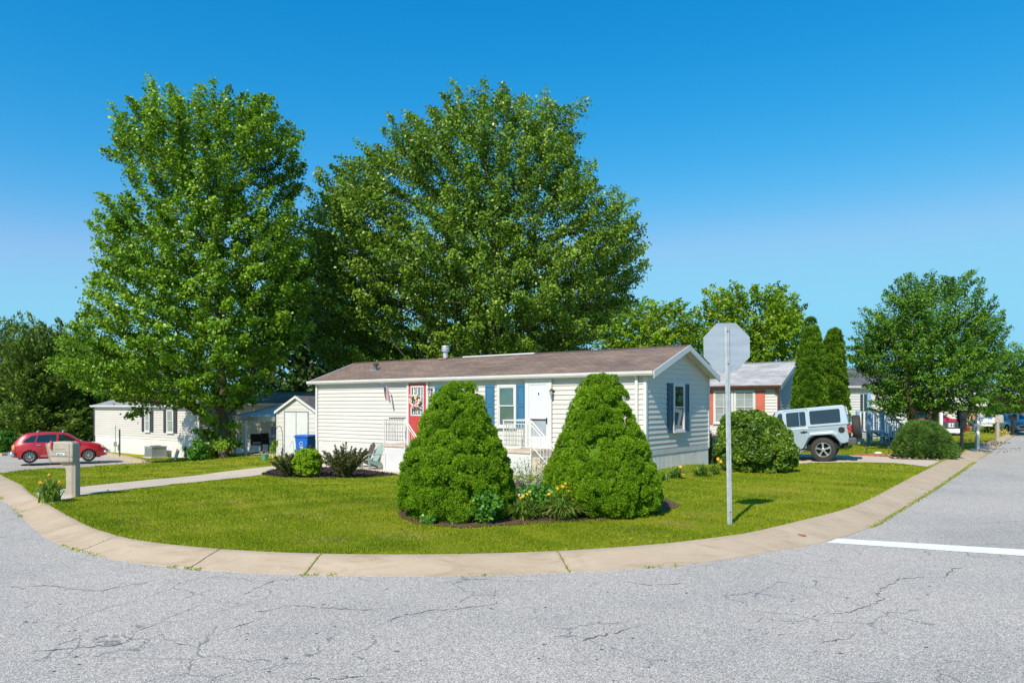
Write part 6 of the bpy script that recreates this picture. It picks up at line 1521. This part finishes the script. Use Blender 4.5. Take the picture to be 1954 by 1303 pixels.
bush("dwarf_spruce", "conical clipped dwarf spruce right of the flower bed, before the cream home's gable end", Y2,
     [(716, 1116, 1168), (728, 1106, 1187), (750, 1096, 1199), (790, 1082, 1207), (830, 1068, 1226), (865, 1052, 1243), (900, 1038, 1256), (930, 1032, 1265), (955, 1040, 1266), (980, 1075, 1238)], 1148, LF_SPR, (.10, .25), .215, tufts=40, tl=.036, tw=.013, seed=17, spread=.9, ragged=.02)
# arborvitae pair
bush("arborvitae", "tall dense cone evergreen nearer the white home, the taller of the pair", 30.0, [(605, 1544, 1550), (625, 1533, 1561), (660, 1525, 1568), (710, 1518, 1573), (760, 1512, 1577), (800, 1510, 1578), (858, 1514, 1574)], 1543, LF_ARB, (.12, .22), .22, tufts=30, tl=.10, tw=.035, seed=71, spread=.35, upb=.7, cat="evergreen")
bush("arborvitae", "twin-tipped cone evergreen behind the jeep's tail, the shorter of the pair", 31.0, [(629, 1580, 1602), (650, 1574, 1609), (700, 1570, 1613), (750, 1568, 1618), (800, 1566, 1620), (858, 1570, 1616)], 1592, LF_ARB, (.12, .22), .22, tufts=30, tl=.10, tw=.035, seed=72, spread=.35, upb=.7, cat="evergreen")
# hedge-like bush before the jeep
bush("rounded_shrub", "large rounded glossy leaved shrub hiding the front of the pale blue jeep", 20.8, [(787, 1392, 1432), (798, 1378, 1464), (815, 1370, 1494), (838, 1366, 1514), (865, 1365, 1524), (898, 1383, 1510)], 1440, LF_HEDGE, (.18, .32), .28, kind='leaf', tufts=40, tl=.085, tw=.05, seed=73, subr=(.35, .6), ragged=.13)
bush("mounded_conifer", "dark green mounded conifer under the crabapple at the driveway corner", 25.8, [(808, 1738, 1774), (819, 1722, 1794), (837, 1714, 1811), (858, 1709, 1820), (875, 1716, 1814)], 1764, LF_MUGO, (.10, .22), .20, tufts=22, tl=.15, tw=.024, seed=74, spread=.7, upb=.8, ragged=.16)
bush("lime_shrub", "bright lime green shrub between the two purple barberries", 22.9, [(857, 575, 600), (866, 563, 612), (882, 556, 618), (900, 560, 614)], 587, LF_LIME, (.08, .17), .15, kind='leaf', tufts=13, tl=.065, tw=.04, seed=75, ragged=.07)
bush("garden_cone", "small conical evergreen against the tan home, right of the ac unit", 43.0, [(823, 334, 337), (840, 329, 341), (866, 326, 344)], 335, LF_CEDAR, (.12, .2), .2, tufts=16, tl=.09, tw=.04, seed=76, cat="evergreen")
bush("leafy_shrub", "dark green shrub at the foot of the big maple", 33.5, [(838, 366, 385), (852, 358, 398), (874, 352, 400)], 378, LF_GREEN, (.14, .24), .3, kind='leaf', tufts=22, tl=.15, tw=.09, seed=77, ragged=.15, core=False, subr=(.35, .6))
bush("low_shrub", "leafy green shrub at the far left behind the red car", 46.5, [(822, -20, 20), (840, -30, 34), (868, -34, 38)], 2, LF_GREEN, (.25, .4), .35, kind='leaf', tufts=20, tl=.16, tw=.1, seed=78, ragged=.12)
bush("golden_shrub", "golden yellow shrub behind the crabapple stems", 33.5, [(786, 1775, 1786), (797, 1768, 1794), (818, 1766, 1796), (832, 1768, 1794)], 1781, leafmat("golden_leaf", (.42, .36, .02), (.72, .62, .04), .3, .5, 2, .3), (.12, .2), .18, kind='leaf', tufts=20, tl=.07, tw=.05, seed=79)
bush("low_shrub", "bright green shrub on the lawn beyond the white mailbox post", 52, [(768, 1885, 1905), (785, 1876, 1922), (800, 1880, 1926)], 1900, LF_BRIGHT, (.25, .45), .4, kind='leaf', tufts=20, tl=.17, tw=.1, seed=80, ragged=.15)
bush("low_shrub", "round green shrub behind the man's back", 55, [(783, 1845, 1856), (795, 1840, 1862), (812, 1842, 1862)], 1851, LF_OAK, (.2, .35), .3, kind='leaf', tufts=18, tl=.15, tw=.1, seed=81)
bush("low_shrub", "small yellow leaved shrub under the maple beside the tan home", 41, [(852, 352, 360), (862, 349, 364), (870, 350, 364)], 357, LF_LIME, (.1, .15), .14, kind='leaf', tufts=14, tl=.1, tw=.06, seed=82)

# ------------------------------------------------------------------ small plants
def vase_shrub(name, label, px, Y, wpx, hpx, mat, seed, group=None, nst=46):
    """stiff arching stems carrying small leaves, as on a barberry"""
    rg = np.random.default_rng(seed); bx = X(px, Y); bz = h(bx, Y); root = empty(name, (bx, Y, bz), 0, label, "bush", group); w = wpx / F * Y / 2; H_ = hpx / F * Y; m = MB(); PP = []; TT = []
    for i in range(nst):
        a = rg.uniform(0, 2 * np.pi); e = rg.random() ** .6; L_ = H_ * (1.0 - .25 * e) * rg.uniform(.72, 1.08); ux = w * e * math.cos(a); uy = w * e * math.sin(a)
        pts_ = [np.array([ux * .12, uy * .12, 0])]
        for t in (.25, .5, .75, 1.0): pts_.append(np.array([ux * (.12 + .88 * t ** 1.25), uy * (.12 + .88 * t ** 1.25), L_ * t * (1 - .12 * e * t)]) + rg.normal(0, .012, 3))
        m.tube(pts_, [.010, .008, .006, .004, .002], 4, caps=False)
        for t in np.linspace(.14, 1, 30):
            f = t * 4; j = min(3, int(f)); p = pts_[j] + (pts_[j + 1] - pts_[j]) * (f - j); d = nrm(pts_[j + 1] - pts_[j])
            for _ in range(8): PP.append(p + rg.normal(0, .018, 3)); TT.append(nrm(d * .5 + rg.normal(size=3)))
    m.build("stems", M("barberry_stem", (.12, .06, .04), .8), root, recalc=False); PP = np.array(PP); TT = np.array(TT); k = len(PP)
    quads_object("foliage", leafquads(rg, PP, TT, nrm(rg.normal(size=(k, 3)) + [0, 0, .8]), .052 * rg.uniform(.6, 1.3, k), .030, .1), mat, root); return root
vase_shrub("barberry_shrub", "purple and green barberry right of the lime shrub, in the mulch bed", 662, 22.7, 112, 68, LF_BARB, 1, nst=64)
vase_shrub("barberry_shrub", "purple and green barberry at the left end of the mulch bed", 556, 23.0, 84, 50, LF_BARB, 2, nst=50)
vase_shrub("barberry_shrub", "taller reddish barberry spikes behind the lime shrub, before the blue bin", 584, 23.8, 44, 66, LF_BARB, 3, nst=26)

def mkflower(m, p, r, rg, tilt):
    """six pointed open lily flower"""
    ax = nrm(np.array([tilt[0], tilt[1], .6 + rg.random() * .6])); a = nrm(np.cross(ax, [0, 0, 1.01])); b = np.cross(ax, a)
    for i in range(6):
        t = i * math.pi / 3 + .2; d = a * math.cos(t) + b * math.sin(t); e = nrm(np.cross(ax, d)); w = r * (.30 if i % 2 else .22)
        m.add([p - ax * r * .3, p + d * r * .6 + e * w + ax * r * .15, p + d * r * 1.05 + ax * r * .12, p + d * r * .6 - e * w + ax * r * .15], [(0, 1, 2, 3)])
YEL = M("yellow_petal", (.85, .50, .02), .6, var=.1); ORA = M("orange_petal", (.85, .38, .03), .6)
def daylily(name, label, px, py, wm, hm_, n, flowers, seed, petal=YEL, group="daylily clumps", dry=.15, fr=.032, cat="flowers", zz=0):
    g = G(px, py, 0); rg = np.random.default_rng(seed); root = empty(name, g, 0, label, cat, group); Qs = []; vv_ = []
    for i in range(n):
        a = rg.uniform(0, 2 * np.pi); e = rg.uniform(.25, 1); r = wm * e * rg.uniform(.7, 1.1); top_ = hm_ * rg.uniform(.65, 1.05) * (1.1 - .45 * e); b0 = np.array([rg.normal(0, wm * .13), rg.normal(0, wm * .13), -.01]); prev = b0; w = rg.uniform(.012, .02) * max(1, g[1] / 12)
        side_ = np.array([-math.sin(a), math.cos(a), 0]); tn = rg.normal(.45, .17) if rg.random() > dry else 1.0; pts_ = []
        for t in np.linspace(0, 1, 6): pts_.append(b0 + np.array([math.cos(a) * r * t ** 1.15, math.sin(a) * r * t ** 1.15, top_ * (2.3 * t - 1.75 * t * t * (.55 + e * .5))]))
        for j in range(5):
            w0, w1 = w * (1 - (j / 5) ** 2), w * (1 - ((j + 1) / 5) ** 2) + .001; Qs.append([pts_[j] - side_ * w0, pts_[j] + side_ * w0, pts_[j + 1] + side_ * w1, pts_[j + 1] - side_ * w1]); vv_.append(tn)
    quads_object("leaves", np.array(Qs), STRAP, root, np.clip(np.array(vv_), 0, 1))
    if flowers:
        s = MB(); f = MB()
        for (fx, fy) in flowers:
            k = F / g[1]; p = np.array([(fx - px) / k, -rg.uniform(0, .12), (g[2] * 0 + (CAMZ - (fy - HY) / k) - g[2])]); s.tube([(p[0] * .3, 0, 0), (p[0] * .8, p[1] * .6, p[2] * .6), tuple(p)], .004 * max(1, g[1] / 12), 4); mkflower(f, p, fr * rg.uniform(.85, 1.15), rg, (rg.normal(0, .4), -.9))
        s.build("flower_stalks", M("stalk_green", (.12, .2, .05), .7), root, recalc=False); f.build("flowers", petal, root, recalc=False)
    return root
daylily("daylily", "daylily clump with open yellow flowers between the spruces, left of the pair", 1000, 991, .42, .40, 260, [(1002, 961), (1014, 953), (1005, 942), (1010, 938), (998, 946), (993, 950)], 1)
daylily("daylily", "daylily clump with a row of yellow flowers beside the right-hand spruce", 1072, 990, .56, .46, 380, [(1073, 927), (1081, 928), (1092, 931), (1095, 929), (1103, 938), (1086, 936), (1062, 930), (1047, 942), (1092, 950), (1078, 922)], 2, dry=.35)
daylily("daylily", "daylily clump with orange flowers at the foot of the tan mailbox", 96, 958, .42, .5, 150, [(97, 905), (99, 912), (80, 920), (84, 922), (118, 918), (98, 926), (118, 922)], 3, petal=ORA, dry=.12, fr=.034)
daylily("daylily", "low daylily clump by the ribbed skirting, nearer the right-hand spruce", 1291, 913, .38, .36, 90, [(1302, 905), (1297, 890)], 4, fr=.05)
daylily("daylily", "low daylily clump by the ribbed skirting, nearer the rounded shrub", 1338, 909, .42, .36, 100, [], 5)
daylily("daylily", "low daylily clump between the skirting and the rounded shrub", 1364, 905, .36, .3, 80, [(1369, 875), (1373, 880)], 6, fr=.06)
daylily("daylily", "arching grassy clump at the right edge of the mounded conifer", 1823, 872, .5, .42, 110, [], 7)
daylily("daylily", "daylily clump under the weathered tan mailbox", 1888, 826, .8, .75, 120, [(1894, 806), (1890, 809), (1898, 810), (1893, 812)], 8, fr=.14)
daylily("daylily", "daylily clump just right of the right-hand spruce's shadow", 1268, 918, .25, .25, 50, [], 9)

def leafy(name, label, px, py, wm, hm_, n, mat, ll, lw, seed, cat="plant", stems=18, Yo=0, dens_top=1.0, depth=.6):
    g = G(px, py, 0); rg = np.random.default_rng(seed); gy = g[1] + Yo; gx = X(px, gy); gz = h(gx, gy); root = empty(name, (gx, gy, gz), 0, label, cat)
    tips = []; m = MB()
    for i in range(stems):
        a = rg.uniform(0, 2 * np.pi); e = rg.random() ** .5; tp = np.array([wm * e * math.cos(a), wm * depth * e * math.sin(a), hm_ * rg.uniform(.55, 1.0) * (1 - .35 * e)]); tips.append(tp); m.tube([(tp[0] * .2, tp[1] * .2, 0), tuple(tp * [.7, .7, .55]), tuple(tp)], [.007, .005, .003], 4, caps=False)
    m.build("stems", M("green_stem", (.12, .14, .05), .8), root, recalc=False); tips = np.array(tips)
    ci = rg.integers(0, stems, n); t = rg.random(n) ** .55; P = tips[ci] * np.stack([.2 + .8 * t, .2 + .8 * t, t], 1) + rg.normal(0, wm * .13, (n, 3)) * [1, 1, .8]; P[:, 2] = np.maximum(P[:, 2], .02)
    quads_object("foliage", leafquads(rg, P, nrm(rg.normal(size=(n, 3)) + [0, -.3, -.1]), nrm(rg.normal(size=(n, 3)) * .55 + [0, -.5, .8]), ll * rg.uniform(.6, 1.25, n), lw * rg.uniform(.7, 1.2, n), .14), mat, root); return root
leafy("broadleaf_shrub", "dark glossy leafy shrub hugging the left-hand spruce's lower right side", 925, 1000, .26, .62, 900, LF_GREEN, .075, .055, 1, "bush", stems=26)
leafy("broadleaf_shrub", "small leafy sprout under the left-hand spruce", 822, 1000, .16, .2, 160, LF_GREEN, .06, .045, 2)
leafy("broadleaf_shrub", "tiny leafy sprout under the middle of the left-hand spruce", 866, 1001, .1, .12, 60, LF_GREEN, .05, .035, 12)
leafy("broadleaf_shrub", "fresh green broad leaved shrub behind the yellow daylilies", 1022, 993, .42, .66, 1500, LF_GREEN, .08, .06, 3, "bush", stems=34, Yo=.45)
leafy("broadleaf_shrub", "fresh green shrub between the left-hand spruce and the daylilies", 965, 992, .26, .55, 700, LF_GREEN, .07, .045, 33, "bush", stems=22, Yo=.5)
leafy("variegated_shrub", "sparse white edged shrub standing between the two spruces before the white steps", 1018, 960, .42, 1.05, 1100, LF_VARI, .055, .028, 4, "bush", stems=30, Yo=.6)
leafy("climbing_plant", "slender climber on the far corner of the cream home", 1357, 886, .18, 1.6, 260, LF_DARK, .1, .06, 5, stems=8)
leafy("leafy_sprig", "light green sprigs rising from the top of the rounded shrub", 1400, 892, .5, 2.05, 420, LF_BRIGHT, .08, .045, 6, stems=14, Yo=.3)
leafy("pot_plant", "pinkish flowering plant in a green pot left of the shed", 506, 873, .22, .42, 130, leafmat("pinkish_leaf", (.2, .2, .08), (.5, .3, .22), .3, .5, 4, .3), .09, .05, 7, "plant", stems=10)
g = G(507, 877, 0); tag(MB().lathe([(.10, 0), (.15, .22), (.165, .22), (.165, .26), (.14, .26), (.13, .2)], n=16).build("flower_pot", M("green_glaze", (.12, .35, .25), .4), loc=(g[0], g[1] - .1, g[2])), "green glazed flower pot on the lawn's edge left of the shed", "pot")
leafy("low_flowers", "small pale yellow flowers beside the green pot", 517, 875, .3, .25, 160, leafmat("pale_yellow_petal", (.45, .45, .12), (.8, .7, .35), .3, .5, 4, .3), .09, .06, 8, "flowers", stems=12)
leafy("leafy_sprig", "light green sapling standing before the shaded porch", 521, 872, .22, 1.15, 120, LF_BRIGHT, .12, .08, 9, stems=5)
leafy("flower_ring", "orange flowers ringing the far black mailbox", 1931, 819, .8, .22, 200, leafmat("orange_flower", (.5, .2, .03), (.75, .35, .08), .2, .6, 4, .3), .12, .08, 10, "flowers", stems=20, depth=1)
leafy("low_flowers", "yellow flowering plants along the kerb below the tan mailbox", 1912, 828, .7, .25, 180, leafmat("golden_flower", (.3, .3, .04), (.75, .55, .1), .2, .6, 4, .3), .12, .08, 11, "flowers", stems=20)

# mulch chips and leaf litter
rg = np.random.default_rng(40)
def scatter(poly, n, L, W, mat, name, label, zoff=.02, cat="mulch"):
    xs = [p[0] for p in poly]; ys = [p[1] for p in poly]; x = rg.uniform(min(xs), max(xs), n); y = rg.uniform(min(ys), max(ys), n); k = pip(poly, x, y); x, y = x[k], y[k]; k = len(x)
    P = np.stack([x, y, H(x, y) + zoff + rg.random(k) * .03], 1); o = quads_object(name, leafquads(rg, P, rg.normal(size=(k, 3)) * [1, 1, .4], rg.normal(size=(k, 3)) * .5 + [0, 0, 1], L * rg.uniform(.5, 1.4, k), W * rg.uniform(.6, 1.3, k), .1), mat); tag(o, label, cat, kind='stuff')
scatter(bed, 5000, .09, .04, MULCH, "mulch_chips", "dark bark chips covering the bed of barberries")
scatter(bed2, 5000, .04, .02, SOIL, "bark_litter", "brown needles and bark litter under the two spruces")
scatter(bed3, 1500, .09, .05, M("dry_litter", (.5, .36, .26), .9, var=.4, vscale=10), "leaf_litter", "dry pinkish leaf litter below the mounded conifer")
scatter([G(1800, 845, 0)[:2], G(1900, 852, 0)[:2], G(1930, 846, 0)[:2], G(1850, 838, 0)[:2]], 1200, .09, .05, M("dark_litter", (.09, .05, .035), .9), "leaf_litter", "dark fallen leaves around the foot of the white mailbox post")
scatter([G(1840, 862, -.1)[:2], G(1900, 868, -.1)[:2], G(1954, 858, -.1)[:2], G(1954, 852, -.1)[:2], G(1890, 856, -.1)[:2]], 160, .09, .05, M("dark_litter"), "fallen_leaves", "scattered brown leaves lying on the street at right", zoff=-.11)
# curled dry leaf on the kerb
i_ = min(range(len(cross)), key=lambda i: abs(pxs[i] - 1476)); p = kpt(i_, .62, -.055); m = MB()
for k in range(7): a = k * .9; m.add([(0, 0, .02), (.05 * math.cos(a), .05 * math.sin(a), .005), (.075 * math.cos(a + .3), .075 * math.sin(a + .3), .035), (.045 * math.cos(a + .6), .045 * math.sin(a + .6), .01)], [(0, 1, 2, 3)])
tag(m.build("dry_leaf", M("dry_leaf_brown", (.5, .24, .1), .8), loc=p, recalc=False), "curled dry brown leaf lying on the kerb near the stop line", "leaf")

# small things lying on the lawn: bare worn spots with dead grass, fallen leaves, clover heads
m = MB(); rl = random.Random(9)
def dead_tuft(px, py, r, n):
    g = G(px, py, 0); out_ = []
    for _ in range(n):
        a = rl.uniform(0, 6.28); q = r * rl.random() ** .6; out_.append((g[0] + q * math.cos(a) * 1.6, g[1] + q * math.sin(a)))
    return out_
pts_ = []
for px, py, r, n in ((236, 995, .14, 260), (268, 1003, .10, 120), (610, 1030, .3, 300), (790, 1022, .35, 300), (1330, 985, .25, 220), (1480, 940, .5, 300), (420, 960, .5, 300), (560, 985, .4, 260), (1200, 1015, .3, 220), (900, 1020, .3, 220), (700, 960, .6, 300), (330, 1010, .3, 220), (1290, 1000, .22, 200)): pts_ += dead_tuft(px, py, r, n)
P = np.array([(x, y, h(x, y) - .004) for x, y in pts_]); k = len(P)
tag(quads_object("dead_grass", leafquads(rg, P, nrm(rg.normal(size=(k, 3)) * [1, 1, .3] + [0, 0, .55]), rsph(rg, k), rg.uniform(.03, .065, k), .009, .1, True), leafmat("dead_grass_blade", (.20, .15, .05), (.46, .37, .14), .2, .7, 2, .1)), "brown dead grass in small patches on the lawn", "dead grass", kind='stuff')
n = 420; x = rg.uniform(-16, 18, n); y = rg.uniform(9.2, 26, n); kk = pip(lawn_poly, x, y); x, y = x[kk], y[kk]; k = len(x)
tag(quads_object("fallen_leaves", leafquads(rg, np.stack([x, y, H(x, y) + .045], 1), rg.normal(size=(k, 3)) * [1, 1, .3], rg.normal(size=(k, 3)) * .4 + [0, 0, 1], rg.uniform(.03, .07, k), .035, .2), leafmat("fallen_leaf", (.18, .12, .03), (.52, .40, .12), .2, .6, 3, .3)), "small yellow and brown leaves fallen on the lawn", "leaves", kind='stuff')
